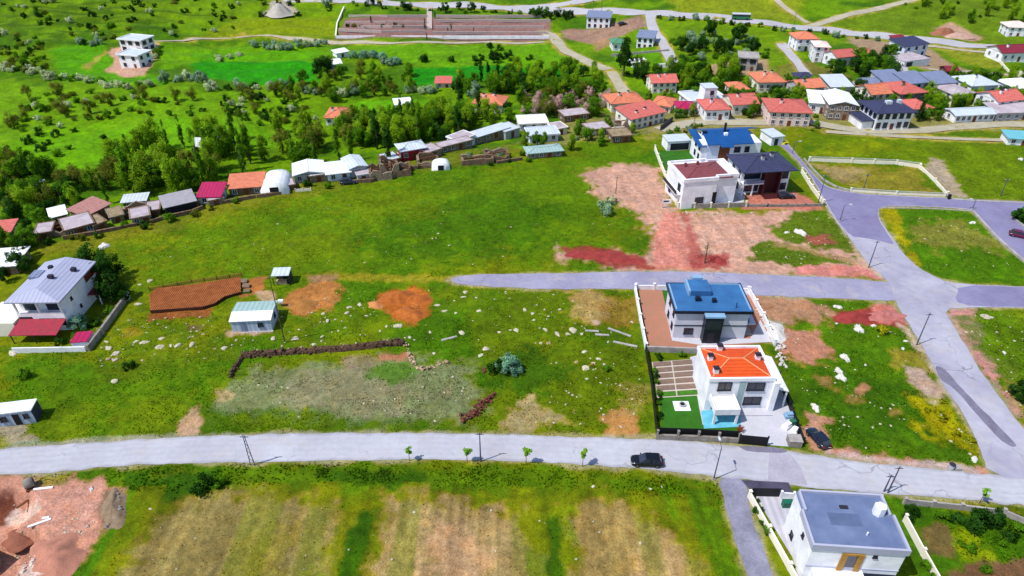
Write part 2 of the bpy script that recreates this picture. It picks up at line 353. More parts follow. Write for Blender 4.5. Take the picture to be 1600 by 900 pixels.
# far meadows beyond the ridge
k = np.where(Y > np.interp(X, RX, RY)+4)[0]
C[k] = mixc(cs((92,142,10))[None, :].repeat(len(k), 0), cs((62,112,14))[None, :], smooth((nB[k]-.4)/.25))
paint([(0,225),(200,170),(460,205),(430,230),(300,232),(150,262),(0,285)], (92,160,6), 4, 5)
paint([(0,128),(80,140),(130,130),(480,150),(520,200),(300,185),(140,200),(0,220)], (96,152,6), 4, 6, .8)
paint([(78,75),(160,68),(190,115),(260,118),(260,130),(90,125)], (74,150,10), 3, 3)
paint([(300,80),(500,78),(495,128),(400,134),(300,118)], (38,146,16), 3, 2.5)
paint([(245,70),(520,70),(505,100),(330,95),(250,110)], (92,158,14), 3, 3, .7)
paint([(550,70),(850,66),(905,95),(870,112),(700,112),(640,100),(560,84)], (88,152,10), 3, 2)
paint([(640,106),(800,104),(900,112),(880,124),(640,134)], (28,132,20), 2.5, 2.5)
paint([(540,155),(680,155),(700,165),(640,190),(560,180)], (84,156,8), 3, 3)
paint([(540,30),(860,30),(860,62),(525,62)], (150,112,112), 2, 1, .95, .1)
paint([(380,28),(520,25),(525,60),(300,58)], (110,142,24), 4, 4)
paint([(0,0),(520,0),(520,20),(0,52)], (98,142,14), 5, 6, .7)
for i in range(16):                        # hillside terraces: shading lines of the banks painted as darker green
    y0 = 2+i*4.6; x0 = random.uniform(-40, 160); x1 = x0+random.uniform(120, 330)
    if y0 > 56: x1 = min(x1, 75)
    paint([(x0,y0),(x1,y0+random.uniform(-2,3)),(x1-10,y0+2.4),(x0+10,y0+2.6)], (52,92,14), 1.5, 2.0, .75)
paint([(1030,25),(1260,48),(1330,62),(1220,105),(1060,85),(1025,40)], (98,144,14), 3, 4, .9)
paint([(1040,0),(1260,-10),(1240,36),(1060,20)], (122,146,48), 4, 3, .8)
paint([(1280,38),(1400,8),(1600,-10),(1600,70),(1450,60)], (92,128,36), 4, 5, .8)
paint([(1150,92),(1110,104),(1112,116),(1200,122),(1200,92)], (186,158,128), 1.5, 2, .9, .1)
paint([(905,45),(930,44),(1000,24),(1012,40),(985,50),(930,68),(880,60),(878,48)], (168,132,120), 2, 2, .9, .1)
paint([(925,66),(960,55),(955,72),(930,80)], (178,138,110), 2, 2, .8, .2)
paint([(965,82),(1045,78),(1050,100),(960,102)], (84,150,20), 1.5, 1, .9)
paint([(1325,58),(1400,68),(1450,75),(1490,100),(1520,112),(1440,108),(1380,90),(1340,75)], (178,150,126), 2, 2.5, .9, .1)
paint([(1460,74),(1560,86),(1575,110),(1530,106),(1480,85)], (120,140,62), 2, 1.5, .9)
paint([(1462,42),(1485,36),(1535,58),(1520,66),(1470,56)], (196,160,140), 1.5, 2, .9, .05)
paint([(1210,105),(1260,95),(1330,120),(1260,150),(1215,130)], (126,112,70), 2, 3, .6, .4)
paint([(165,110),(178,92),(170,80),(215,70),(232,64),(250,68),(236,98),(228,118),(195,121)], (206,166,142), 1.0, 1.6, 1, .05)
paint([(128,105),(150,88),(165,80),(170,84),(140,108)], (172,160,88), 1.5, 1.5, .8, .4)
paint([(410,22),(425,-2),(450,-2),(466,20)], (190,182,170), 1.5, 1.5, .9, .1)
paint([(0,45),(20,10),(40,40),(25,75)], (60,100,20), 4, 5, .7)
# village ground
paint([(950,160),(1200,150),(1610,130),(1610,204),(1260,200),(1010,212)], (152,146,112), 4, 6, .62, .4)
paint([(820,205),(960,176),(1000,190),(1000,205),(830,240)], (150,140,110), 3, 4, .6, .4)
paint([(60,388),(340,318),(580,262),(800,225),(800,243),(600,280),(400,322),(120,395)], (128,126,62), 1.5, 3.5, .4, .5)
# the big hill field
paint([(180,420),(340,345),(620,278),(1000,230),(1010,300),(920,400),(700,420),(400,440)], (80,124,8), 8, 8, .85)
paint([(620,330),(760,300),(880,320),(840,370),(700,400),(560,390)], (54,104,6), 8, 9, .75)
paint([(480,300),(620,290),(700,330),(560,345)], (96,126,14), 6, 8, .6)
paint([(350,395),(520,350),(560,400),(420,425)], (98,128,16), 6, 8, .6)
paint([(480,428),(720,432),(715,440),(480,436)], (146,146,48), 1.2, 1.2, .8, .6)
paint([(1020,235),(1090,240),(1095,262),(1040,268)], (40,104,10), 1, .5)
# pink building ground by the crossing
paint([(905,268),(960,254),(1034,262),(1046,316),(1062,330),(1240,330),(1300,340),(1345,396),(1388,436),(1300,432),(1000,424),(880,402),(884,388),(1000,400),(1020,386),(1012,352),(975,325),(930,302)], (206,164,144), 2.8, 3.0, 1, .04)
paint([(1030,330),(1064,332),(1092,424),(1016,424)], (214,136,122), 1.2, 1.5, .85, 0)
paint([(1064,332),(1078,332),(1100,420),(1084,424)], (178,92,86), .8, 1.2, .8, 0)
paint([(884,388),(930,384),(1010,400),(1020,420),(960,418),(900,402)], (152,62,56), 1.0, 1.8, .9, 0)
paint([(1090,400),(1130,390),(1150,402),(1140,420),(1090,420)], (168,74,72), 1.2, 2, .85, 0)
paint([(1250,410),(1330,414),(1390,434),(1240,428)], (214,128,124), 1, 1.2, .8, 0)
paint([(1240,300),(1285,322),(1290,330),(1160,326),(1168,300)], (208,128,116), .8, .8, .9, 0)
paint([(1170,384),(1200,378),(1290,396),(1325,412),(1230,416),(1178,406)], (62,108,16), 1.2, 2, .95, .9)
paint([(1215,372),(1206,360),(1245,335),(1300,326),(1330,372),(1330,398),(1270,385)], (70,112,20), 1.5, 2.5, .95, .9)
paint([(1262,370),(1300,366),(1305,382),(1275,384)], (166,86,76), .8, 1.5, .85, 0)
paint([(1205,375),(1325,404),(1335,412),(1210,384)], (168,138,92), .8, .8, .8, .2)
paint([(1350,396),(1395,440),(1400,446),(1370,432),(1345,404)], (214,190,176), 1, 1, .9, 0)
paint([(1336,372),(1352,398),(1342,408),(1330,380)], (214,186,150), .8, .8, .8, 0)
# lots to the right of the crossing road
paint([(1255,205),(1600,220),(1620,318),(1480,308),(1440,262),(1290,248)], (88,124,10), 3, 4)
paint([(1270,240),(1360,215),(1420,235),(1300,248)], (118,142,18), 3, 4, .7)
paint([(1455,246),(1475,250),(1512,310),(1484,308),(1440,262)], (182,164,146), 1, 1.5, .85, .15)
paint([(1278,258),(1430,264),(1462,304),(1350,298),(1300,280)], (132,132,62), 2, 4, .85, .7)
paint([(1275,258),(1360,262),(1340,285),(1300,278)], (168,148,112), 2, 4, .7, .4)
paint([(1376,328),(1520,330),(1610,420),(1610,446),(1500,442),(1440,420),(1400,372)], (66,116,6), 2, 3)
paint([(1420,350),(1500,345),(1560,385),(1450,392)], (128,132,74), 3, 5, .75, .6)
paint([(1374,326),(1400,326),(1420,375),(1435,415),(1404,384)], (152,152,30), 1, 1.6, .7)
paint([(1470,484),(1520,482),(1528,500),(1560,580),(1600,640),(1640,700),(1604,680),(1520,562)], (204,146,140), .8, 2, .95, 0)
paint([(1545,540),(1600,600),(1600,650),(1560,590)], (150,136,84), 2, 3, .6, .4)
paint([(1500,500),(1600,485),(1640,600),(1590,610),(1550,560)], (80,120,18), 2, 4, .8)
# lot between the villas and the crossing road
paint([(1180,465),(1390,470),(1470,600),(1550,735),(1270,700),(1225,560)], (70,116,14), 2, 2.5)
paint([(1225,560),(1330,560),(1440,610),(1480,680),(1300,690)], (52,98,12), 5, 7, .8)
paint([(1175,462),(1245,462),(1300,490),(1280,505),(1225,500),(1180,490)], (188,140,112), 1.5, 2.5, .9, .1)
paint([(1215,505),(1280,515),(1300,545),(1270,570),(1220,565)], (198,138,116), 1.5, 2.5, .9, .1)
paint([(1195,500),(1225,505),(1225,530),(1200,535)], (196,182,176), 1, 1.5, .8, .05)
paint([(1310,488),(1360,482),(1392,474),(1412,496),(1412,508),(1330,506),(1306,502)], (164,62,60), .8, 1.4, .95, 0)
paint([(1360,478),(1394,472),(1418,506),(1372,506)], (208,132,124), .8, 1.2, .85, 0)
paint([(1402,505),(1424,512),(1448,550),(1490,620),(1500,645),(1478,612),(1440,552)], (212,190,170), .8, 1.2, .85, 0)
paint([(1412,572),(1442,570),(1478,610),(1475,630),(1445,622),(1420,595)], (196,166,152), 1, 2, .85, .1)
paint([(1385,545),(1440,555),(1450,575),(1400,570)], (146,136,60), 1.5, 2.5, .7, .5)
paint([(1330,602),(1348,598),(1362,606),(1345,618),(1332,612)], (192,138,104), .5, .8, .9, .1)
for q in [(1290,596),(1310,608),(1350,625),(1400,640),(1333,622)]:
    paint([(q[0]-9,q[1]-4),(q[0]+9,q[1]-4),(q[0]+8,q[1]+5),(q[0]-8,q[1]+4)], (158,126,70), .8, 1.2, .8, .2)
paint([(1420,618),(1470,625),(1530,692),(1510,705),(1460,680)], (160,164,18), 2, 3, .75)
paint([(1255,640),(1285,650),(1300,690),(1330,704),(1450,722),(1545,740),(1420,730),(1300,718),(1262,704),(1250,680)], (198,148,126), 1, 1.6, .95, .05)
paint([(1290,700),(1400,716),(1480,728),(1546,741),(1400,729),(1290,714)], (216,188,186), .8, 1, .8, 0)
# long strip between the two roads
paint([(700,455),(1000,452),(1000,520),(740,525)], (76,112,16), 3, 3, .8)
paint([(885,455),(940,452),(960,478),(910,500),(890,485)], (176,146,92), 2, 3.5, .85, .3)
paint([(930,470),(985,468),(992,505),(945,510)], (146,118,62), 2.5, 3, .7, .5)
paint([(885,485),(920,475),(935,498),(915,505)], (190,166,100), 1.5, 2, .7, .3)
paint([(740,540),(990,535),(1010,675),(800,670)], (82,112,16), 2, 3, .9)
paint([(760,560),(830,545),(880,575),(840,620),(770,600)], (44,92,14), 3, 4, .75)
paint([(790,640),(830,628),(905,650),(900,668),(800,665)], (176,158,124), 1.5, 3, .75, .35)
paint([(950,650),(985,645),(990,672),(955,672)], (196,142,84), 1.2, 2, .9, .15)
paint([(980,600),(1008,600),(1012,640),(985,640)], (146,140,84), 1.5, 2.5, .7, .5)
paint([(372,585),(480,568),(640,556),(736,566),(752,640),(724,664),(600,662),(450,650),(335,640)], (124,136,92), 2.5, 3, .95, .4)
paint([(440,600),(600,575),(700,610),(620,640),(470,630)], (150,142,112), 3, 5, .6, .35)
paint([(600,550),(640,550),(640,566),(590,566)], (186,124,92), 1, 1.5, .9, .1)
paint([(540,562),(590,556),(585,574),(545,575)], (150,132,110), 1.2, 1.5, .7, .3)
paint([(575,575),(660,570),(650,595),(580,590)], (78,126,16), 1.5, 2.5, .8)
paint([(320,632),(400,640),(600,660),(720,668),(720,674),(400,676),(310,672)], (70,110,20), 1.5, 2, .7)
paint([(275,682),(284,655),(296,640),(316,630),(310,660),(310,680)], (206,166,136), .8, 1, .9, .05)
paint([(335,612),(360,608),(362,620),(345,626)], (186,160,116), 1, 1, .8, .2)
paint([(0,560),(360,560),(330,640),(280,660),(0,700)], (64,114,8), 4, 4, .8)
paint([(60,650),(300,615),(270,672),(40,690)], (98,128,20), 3, 4, .7)
paint([(0,655),(50,660),(45,690),(0,700)], (188,172,150), 1.5, 2, .8, .1)
paint([(30,688),(200,680),(400,676),(700,674),(700,680),(400,682),(200,692),(0,706)], (150,160,130), .5, .8, .7, .2)
paint([(450,458),(520,440),(532,452),(510,485),(460,490),(448,478)], (186,124,68), 1.0, 1.6, .95, .05)
paint([(480,432),(525,426),(530,440),(490,442)], (172,132,96), 1.2, 1.2, .85, .1)
paint([(572,478),(600,450),(650,445),(675,460),(672,490),(650,508),(618,500),(600,488)], (186,108,44), 1, 1.5, 1, 0)
paint([(385,435),(412,432),(412,455),(380,462)], (180,112,66), .8, 1, .9, .05)
paint([(400,455),(430,455),(434,500),(420,520),(355,528),(352,515),(420,505)], (190,160,130), .6, .8, .85, .1)
paint([(230,488),(330,480),(330,495),(232,500)], (152,88,48), .6, .6, .9, .05)
paint([(195,515),(220,510),(222,524),(196,526)], (150,134,40), 1, 1.2, .7, .4)
paint([(290,505),(318,503),(316,516),(292,518)], (112,96,60), .8, 1, .8, .3)
paint([(150,560),(360,535),(380,560),(200,590)], (92,116,30), 3, 3, .5)
# foreground field
paint([(190,735),(600,722),(850,728),(1130,752),(1160,800),(1190,930),(60,1000),(90,900),(150,800)], (90,114,16), 2, 2, .95)
paint([(182,738),(400,730),(600,727),(850,732),(1120,756),(1136,790),(1000,772),(700,765),(500,762),(200,790)], (76,120,16), 1.8, 2.2, .85)
paint([(200,745),(340,738),(345,765),(220,778)], (42,94,16), 1.5, 2, .8)
paint([(500,735),(640,738),(680,758),(520,756)], (38,82,12), 1.5, 2, .8)
paint([(260,790),(330,772),(480,775),(540,800),(520,860),(500,1000),(150,1000),(200,870)], (164,142,92), 2.5, 2.2, .75, .25)
paint([(420,800),(470,800),(420,1000),(330,1000)], (142,136,40), 2, 3, .6, .5)
paint([(600,775),(700,772),(810,806),(840,860),(850,1000),(560,1000),(590,880)], (176,148,100), 2.5, 2.2, .85, .25)
paint([(670,812),(730,808),(760,870),(740,1000),(650,1000)], (202,162,124), 2.2, 1.6, .7, .1)
paint([(886,810),(960,778),(1020,800),(1085,870),(1110,1000),(890,1000)], (168,140,86), 2.5, 2.2, .85, .25)
paint([(990,850),(1050,850),(1100,1000),(990,1000)], (196,160,116), 2.2, 1.6, .6, .1)
paint([(548,792),(592,790),(575,850),(540,930),(490,1000),(430,1000),(500,890)], (104,120,12), 1.5, 2, .8)
paint([(562,794),(590,793),(572,842),(545,920),(520,1000),(480,1000),(525,895)], (44,92,10), .8, .8, .95)
paint([(825,800),(885,800),(880,860),(890,1000),(838,1000),(832,860)], (106,132,18), 1.5, 2, .85)
paint([(856,808),(876,806),(878,850),(880,1000),(852,1000)], (48,96,10), .8, .8, .9)
paint([(1050,770),(1136,790),(1175,930),(1200,1000),(1130,1000),(1100,880)], (74,122,14), 2.5, 3, .85)
paint([(150,790),(200,780),(230,800),(150,900),(100,960),(80,960)], (62,118,16), 1.5, 2, .9)
paint([(1168,760),(1182,812),(1204,862),(1250,960),(1230,960),(1196,870),(1176,812)], (48,98,14), .6, .6, .9)
# drill rows and wheel marks running down the field
_f = px([(190,760),(600,750),(1130,775),(1190,1000),(60,1000),(100,880)]); kf = np.where((sdist(X, Y, _f) > 0))[0]
st1 = fbm(X[kf]*1.0, Y[kf]*.10, .9, 3, 41); st2 = fbm(X[kf], Y[kf]*.07, 3.2, 2, 42)
C[kf] *= (.60+.80*st1)[:, None]*(.78+.44*st2)[:, None]
_g = smooth((st2-.50)/.14)*.55; C[kf] = C[kf]*(1-_g)[:, None]+cs((112,126,20))[None, :]*_g[:, None]
_f = px([(905,262),(1040,262),(1240,332),(1390,436),(880,420)]); kf = np.where((sdist(X, Y, _f) > 0) & (GR < .4))[0]
st1 = fbm(X[kf]*1.0+.12*Y[kf], Y[kf]*.09, 1.0, 3, 43); C[kf] *= (.80+.40*st1)[:, None]
# building site, bottom left
paint([(-200,745),(40,744),(160,742),(190,768),(182,800),(150,850),(95,905),(40,1000),(-200,1000)], (202,148,126), 1.2, 1.5, 1, 0)
paint([(40,770),(150,762),(170,790),(130,830),(50,810)], (208,156,138), 1.5, 2, .7, 0)
paint([(50,742),(100,742),(100,756),(55,760)], (128,132,50), .8, .8, .8, .6)
paint([(-40,768),(22,764),(30,790),(10,825),(-40,830)], (110,56,40), .8, 1, .9, 0)
paint([(165,768),(190,768),(184,800),(160,825),(158,795)], (132,110,84), .8, 1, .85, .1)
paint([(25,795),(50,785),(62,795),(40,815),(15,820)], (226,206,196), .6, .8, .8, 0)
paint([(35,885),(60,870),(65,895),(40,905)], (212,192,182), .6, .8, .8, 0)
# bottom-right garden
paint([(1405,775),(1600,800),(1700,1000),(1440,1000),(1410,850)], (58,108,14), 1.5, 2, .95)
paint([(1440,828),(1480,820),(1500,845),(1496,872),(1450,862)], (124,104,62), .8, 1, .9, .1)
paint([(1485,820),(1520,825),(1545,870),(1500,880)], (128,158,20), 1, 1.2, .8)
paint([(1475,885),(1620,872),(1700,1000),(1470,1000)], (120,84,62), .8, .8, .9, .05)
paint([(1405,775),(1500,783),(1600,798),(1600,806),(1500,795),(1405,785)], (112,122,40), .6, .8, .8)
# worn verge along every road
dR = np.maximum(flat, -50); vrg = smooth((dR+1.3+(nC-.5)*2.2)/1.2)*(dR < .5)
flr = np.full(X.shape, -1e9)
for p in HARD:
    k = np.where((X > min(q.x for q in p)-4) & (X < max(q.x for q in p)+4) & (Y > min(q.y for q in p)-4) & (Y < max(q.y for q in p)+4))[0]
    flr[k] = np.maximum(flr[k], sdist(X[k], Y[k], p))
vg = smooth((flr+1.0+(nC-.5)*2.0)/.9)*.65
C = mixc(C, cs((172,166,140))[None, :], vg); GR *= (1-.7*vg)
for ln, wd in FARW:
    for i in range(len(ln)-1):
        a, b = ln[i], ln[i+1]
        k = np.where((X > min(a.x, b.x)-8) & (X < max(a.x, b.x)+8) & (Y > min(a.y, b.y)-8) & (Y < max(a.y, b.y)+8))[0]
        if not len(k): continue
        ex, ey = b.x-a.x, b.y-a.y; tt = np.clip(((X[k]-a.x)*ex+(Y[k]-a.y)*ey)/(ex*ex+ey*ey), 0, 1)
        dd = np.hypot(X[k]-a.x-tt*ex, Y[k]-a.y-tt*ey)
        wg = .55*smooth((wd/2+1.8-dd+(nC[k]-.5)*2)/1.5)
        C[k] = C[k]*(1-wg)[:, None]+cs((168,160,128))[None, :]*wg[:, None]
_t = smooth((GR-.35)/.6)[:, None]; C = C*(np.array([1.30, 1.07, .34])[None, :]*_t+np.array([1.0, .98, .98])[None, :]*(1-_t))
nE = fbm(X, Y, 5.5, 4, 15)
_am = .45+.55*GR
C *= (1+(nC-.5)*.56*_am)[:, None]*(1+(nD-.5)*.40*_am)[:, None]*(1+(nE-.5)*.44*_am)[:, None]
GREYED = None
nr, nc = len(ys), len(t)
me = bpy.data.meshes.new('ground')
me.vertices.add(nr*nc); me.vertices.foreach_set('co', np.stack([X, Y, Z], 1).astype(np.float32).ravel())
ii, jj = np.meshgrid(np.arange(nr-1), np.arange(nc-1), indexing='ij'); a0 = (ii*nc+jj).ravel()
quads = np.stack([a0, a0+1, a0+nc+1, a0+nc], 1).astype(np.int32)
me.loops.add(quads.size); me.loops.foreach_set('vertex_index', quads.ravel())
me.polygons.add(len(quads)); me.polygons.foreach_set('loop_start', np.arange(0, quads.size, 4, dtype=np.int32))
me.polygons.foreach_set('use_smooth', np.ones(len(quads), bool))
me.update(calc_edges=True)
at = me.color_attributes.new('soil', 'FLOAT_COLOR', 'POINT')
at.data.foreach_set('color', np.concatenate([C, GR[:, None]], 1).astype(np.float32).ravel())
gm = bpy.data.materials.new('ground_cover'); gm.use_nodes = True
n = gm.node_tree.nodes; l = gm.node_tree.links; b = n['Principled BSDF']
b.inputs['Roughness'].default_value = .95; b.inputs['Specular IOR Level'].default_value = .08
ca = n.new('ShaderNodeAttribute'); ca.attribute_name = 'soil'
geo = n.new('ShaderNodeNewGeometry')
def nzn(sc, det):
    q = n.new('ShaderNodeTexNoise'); q.inputs['Scale'].default_value = sc; q.inputs['Detail'].default_value = det; q.inputs['Roughness'].default_value = .65
    l.new(geo.outputs['Position'], q.inputs['Vector']); return q.outputs['Fac']
def mrange(s_, lo, hi, f0=.3, f1=.7):
    q = n.new('ShaderNodeMapRange'); q.inputs['From Min'].default_value = f0; q.inputs['From Max'].default_value = f1
    q.inputs['To Min'].default_value = lo; q.inputs['To Max'].default_value = hi; l.new(s_, q.inputs['Value']); return q.outputs[0]
def mulc(a, f):
    q = n.new('ShaderNodeMix'); q.data_type = 'RGBA'; q.blend_type = 'MULTIPLY'; q.inputs[0].default_value = 1
    l.new(a, q.inputs[6]); l.new(f, q.inputs[7]); return q.outputs[2]
big = nzn(.9, 6); fin = nzn(4.2, 4)
c1 = mulc(ca.outputs['Color'], mrange(big, .70, 1.30)); c1 = mulc(c1, mrange(fin, .64, 1.36))
hm = n.new('ShaderNodeMix'); hm.data_type = 'RGBA'; hm.blend_type = 'MULTIPLY'
tn = nzn(.35, 5); l.new(mrange(tn, 0, .8, .45, .7), hm.inputs[0]); l.new(c1, hm.inputs[6]); hm.inputs[7].default_value = (1.18, 1.0, .8, 1)
l.new(hm.outputs[2], b.inputs['Base Color'])
bp = n.new('ShaderNodeBump'); bp.inputs['Strength'].default_value = .55; bp.inputs['Distance'].default_value = .25
l.new(fin, bp.inputs['Height']); l.new(bp.outputs[0], b.inputs['Normal'])
me.materials.append(gm)
structure(link('ground', me))
# ------------------------------------------------------------------ windows, roofs, houses
M_white = mat('white_render', (240,240,244), var=.05, scale=.5, rough=.8, tint=(212,212,220), k=.93, fine=.03)
M_cream = mat('cream_render', (236,228,212), var=.05, scale=.5, rough=.85, k=.88)
M_pink = mat('pink_render', (232,204,198), var=.07, scale=.5, rough=.85, k=.85)
M_greyw = mat('grey_render', (196,196,204), var=.07, scale=.5, rough=.85)
M_bluew = mat('pale_blue_render', (212,222,240), var=.05, scale=.5, rough=.8, k=.85)
M_stone = mat('rubble_stone', (170,150,130), var=.25, scale=2.2, rough=.95, tint=(110,92,78), bump=.6, bscale=4)
M_mud = mat('mud_brick', (142,116,92), var=.25, scale=1.6, rough=.95, tint=(92,70,56), bump=.6, bscale=4)
M_red = mat('red_tile', (228,120,110), var=.14, scale=.9, rough=.8, rnd=.08, wave=('Y', .45, 0.24), bump=.3)
M_orange = mat('orange_tile', (240,142,108), var=.14, scale=.9, rough=.8, rnd=.08, wave=('Y', .45, 0.24), bump=.3)
M_maroon = mat('maroon_tile', (150,44,66), var=.14, scale=.9, rough=.7, wave=('Y', .45, 0.24))
M_magenta = mat('magenta_metal', (196,34,96), var=.1, scale=.8, rough=.5, wave=('X', .35, 0.18))
M_bluegrey = mat('blue_grey_metal', (140,152,186), var=.1, scale=.6, rough=.5, wave=('X', .35, 0.21))
M_lightmetal = mat('light_metal', (206,216,226), k=.8, var=.08, scale=.5, rough=.45, wave=('X', .35, 0.15))
M_whitemetal = mat('white_metal', (238,240,244), k=.88, var=.06, scale=.4, rough=.45, wave=('X', .35, 0.12))
M_teal = mat('pale_teal_metal', (176,206,204), var=.08, scale=.5, rough=.5, wave=('X', .35, 0.15))
M_greenroof = mat('green_metal', (96,158,120), var=.08, scale=.5, rough=.5, wave=('X', .35, 0.15))
M_darkblue = mat('slate_blue_tile', (64,68,104), var=.16, scale=.9, rough=.65, wave=('Y', .45, 0.21), bump=.25)
M_lilac = mat('lilac_concrete', (206,196,206), var=.10, scale=.5, rough=.9, tint=(176,160,166))
M_earthroof = mat('earth_roof', (176,152,128), var=.2, scale=.8, rough=.95, tint=(120,112,70))
M_glass = mat('window_glass', (52,58,76), var=.3, scale=.25, rough=.12, spec=.6)
M_frame = mat('dark_frame', (52,50,66), var=.1, rough=.6)
M_wframe = mat('white_frame', (232,232,236), var=.05, rough=.6)
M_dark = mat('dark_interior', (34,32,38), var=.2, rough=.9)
M_wood = mat('brown_wood', (128,72,40), var=.2, scale=2.0, rough=.7)
M_con = mat('concrete', (192,186,182), var=.12, scale=.6, rough=.95, tint=(156,150,150), fine=.08)
M_block = mat('concrete_block', (164,156,148), var=.16, scale=1.2, rough=.95, tint=(126,118,110), fine=.1)
_W = {}
def win_mesh(w_, h_, fm):
    k = (round(w_, 2), round(h_, 2), fm.name)
    if k not in _W:
        mb = MB(); t_ = .11; d = .10
        mb.box(-w_/2, -d, -h_/2, -w_/2+t_, .0, h_/2); mb.box(w_/2-t_, -d, -h_/2, w_/2, .0, h_/2)
        mb.box(-w_/2+t_, -d, h_/2-t_, w_/2-t_, .0, h_/2); mb.box(-w_/2-.08, -d-.10, -h_/2-.08, w_/2+.08, .0, -h_/2)
        if w_ > 1.0: mb.box(-.04, -d+.02, -h_/2, .04, -.03, h_/2-t_)
        g = MB(); g.box(-w_/2+t_, -.028, -h_/2, w_/2-t_, -.004, h_/2-t_)
        _W[k] = (mb.mesh('window', fm), g.mesh('pane', M_glass))
    return _W[k]
def window(root, x, y, z, w_, h_, rz=0.0, fm=None, name='window'):
    a, g = win_mesh(w_, h_, fm or M_wframe)
    o = link(name, a, root, (x, y, z), rz); link('pane', g, o); return o
def door(root, x, y, z, w_=1.1, h_=2.2, rz=0.0, m=None):
    mb = MB(); mb.box(-w_/2, -.07, 0, w_/2, 0, h_); o = mb.build('door', m or M_wood, root, False, (x, y, z), rz)
    h = MB(); h.box(w_/2-.25, -.13, .95, w_/2-.12, -.07, 1.1); h.build('door_handle', M_frame, o)
    return o
def roof_hip(W, D, h, pitch, ov, th=.22):
    mb = MB(); x0, y0, x1, y1 = -ov, -ov, W+ov, D+ov; w2 = min(x1-x0, y1-y0)/2; z1 = h+w2*pitch
    if x1-x0 >= y1-y0: r0 = (x0+w2, (y0+y1)/2, z1); r1 = (x1-w2+1e-3, (y0+y1)/2, z1); L = 1
    else: r0 = ((x0+x1)/2, y0+w2, z1); r1 = ((x0+x1)/2, y1-w2+1e-3, z1); L = 0
    vs = [(x0,y0,h-th),(x1,y0,h-th),(x1,y1,h-th),(x0,y1,h-th),(x0,y0,h),(x1,y0,h),(x1,y1,h),(x0,y1,h),r0,r1]
    fs = [(3,2,1,0),(0,1,5,4),(1,2,6,5),(2,3,7,6),(3,0,4,7)]
    fs += [(4,5,9,8),(5,6,9),(6,7,8,9),(7,4,8)] if L else [(4,5,8),(5,6,9,8),(6,7,9),(7,4,8,9)]
    mb.add(vs, fs); hips = [(vs[4],r0),(vs[5],r1 if L else r0),(vs[6],r1),(vs[7],r0 if L else r1),(r0,r1)]
    return mb, hips
def roof_gable(W, D, h, pitch, ov, th=.2, axis='x'):
    mb = MB(); x0, y0, x1, y1 = -ov, -ov, W+ov, D+ov
    if axis == 'x':
        ym = (y0+y1)/2; zr = h+(y1-y0)/2*pitch
        pr = [(y0,h-th),(ym,zr-th),(y1,h-th),(y1,h),(ym,zr),(y0,h)]
        vs = [(x0,a,c) for a,c in pr]+[(x1,a,c) for a,c in pr]
        hips = [((x0,ym,zr),(x1,ym,zr))]
    else:
        xm = (x0+x1)/2; zr = h+(x1-x0)/2*pitch
        pr = [(x1,h-th),(xm,zr-th),(x0,h-th),(x0,h),(xm,zr),(x1,h)]
        vs = [(a,y0,c) for a,c in pr]+[(a,y1,c) for a,c in pr]
        hips = [((xm,y0,zr),(xm,y1,zr))]
    fs = [(0,6,7,1),(1,7,8,2),(2,8,9,3),(3,9,10,4),(4,10,11,5),(5,11,6,0),(5,4,1,0),(4,3,2,1),(6,7,10,11),(7,8,9,10)]
    mb.add(vs, fs); return mb, hips
def gable_walls(W, D, h, pitch, ov, axis):
    mb = MB()
    if axis == 'x':
        hr = h+(D/2+ov)*pitch-.21; e = ov*pitch
        for xa, xb in ((0, .2), (W-.2, W)):
            mb.add([(xa,.02,h-.3),(xa,D-.02,h-.3),(xa,D-.02,h+e-.24),(xa,D/2,hr),(xa,.02,h+e-.24),(xb,.02,h-.3),(xb,D-.02,h-.3),(xb,D-.02,h+e-.24),(xb,D/2,hr),(xb,.02,h+e-.24)],
                   [(4,3,2,1,0),(5,6,7,8,9),(2,3,8,7),(3,4,9,8),(0,1,6,5),(1,2,7,6),(4,0,5,9)])
    else:
        hr = h+(W/2+ov)*pitch-.21; e = ov*pitch
        for ya, yb in ((0, .2), (D-.2, D)):
            mb.add([(.02,ya,h-.3),(W-.02,ya,h-.3),(W-.02,ya,h+e-.24),(W/2,ya,hr),(.02,ya,h+e-.24),(.02,yb,h-.3),(W-.02,yb,h-.3),(W-.02,yb,h+e-.24),(W/2,yb,hr),(.02,yb,h+e-.24)],
                   [(0,1,2,3,4),(9,8,7,6,5),(7,2,3,8)[::-1],(8,3,4,9)[::-1],(5,0,1,6)[::-1],(6,1,2,7)[::-1],(9,4,0,5)[::-1]])
    return mb
def flat_roof(root, W, D, h, rm, pm, par=.7, ov=.0, th=.3):
    """deck with a parapet round it"""
    mb = MB(); mb.box(.28-ov, .28-ov, h-.1, W-.28+ov, D-.28+ov, h+.06); r = mb.build('roof', rm, root)
    p = MB(); a = -ov-.06; t_ = th
    p.box(a, a, h-.25, W-a, a+t_, h+par); p.box(a, D-a-t_, h-.25, W-a, D-a, h+par)
    p.box(a, a+t_, h-.25, a+t_, D-a-t_, h+par); p.box(W-a-t_, a+t_, h-.25, W-a, D-a-t_, h+par)
    p.build('parapet', pm, root); return r
def chimney(root, x, y, z0, z1, s=.7, m=None, cap=True):
    mb = MB(); mb.box(-s/2, -s/2, z0, s/2, s/2, z1); o = mb.build('chimney', m or M_white, root, False, (x, y, 0))
    if cap:
        c = MB(); c.box(-s*.65, -s*.65, z1, s*.65, s*.65, z1+.12); c.box(-s*.35, -s*.35, z1+.12, s*.35, s*.35, z1+.3); c.build('chimney_cap', M_frame, o)
    return o
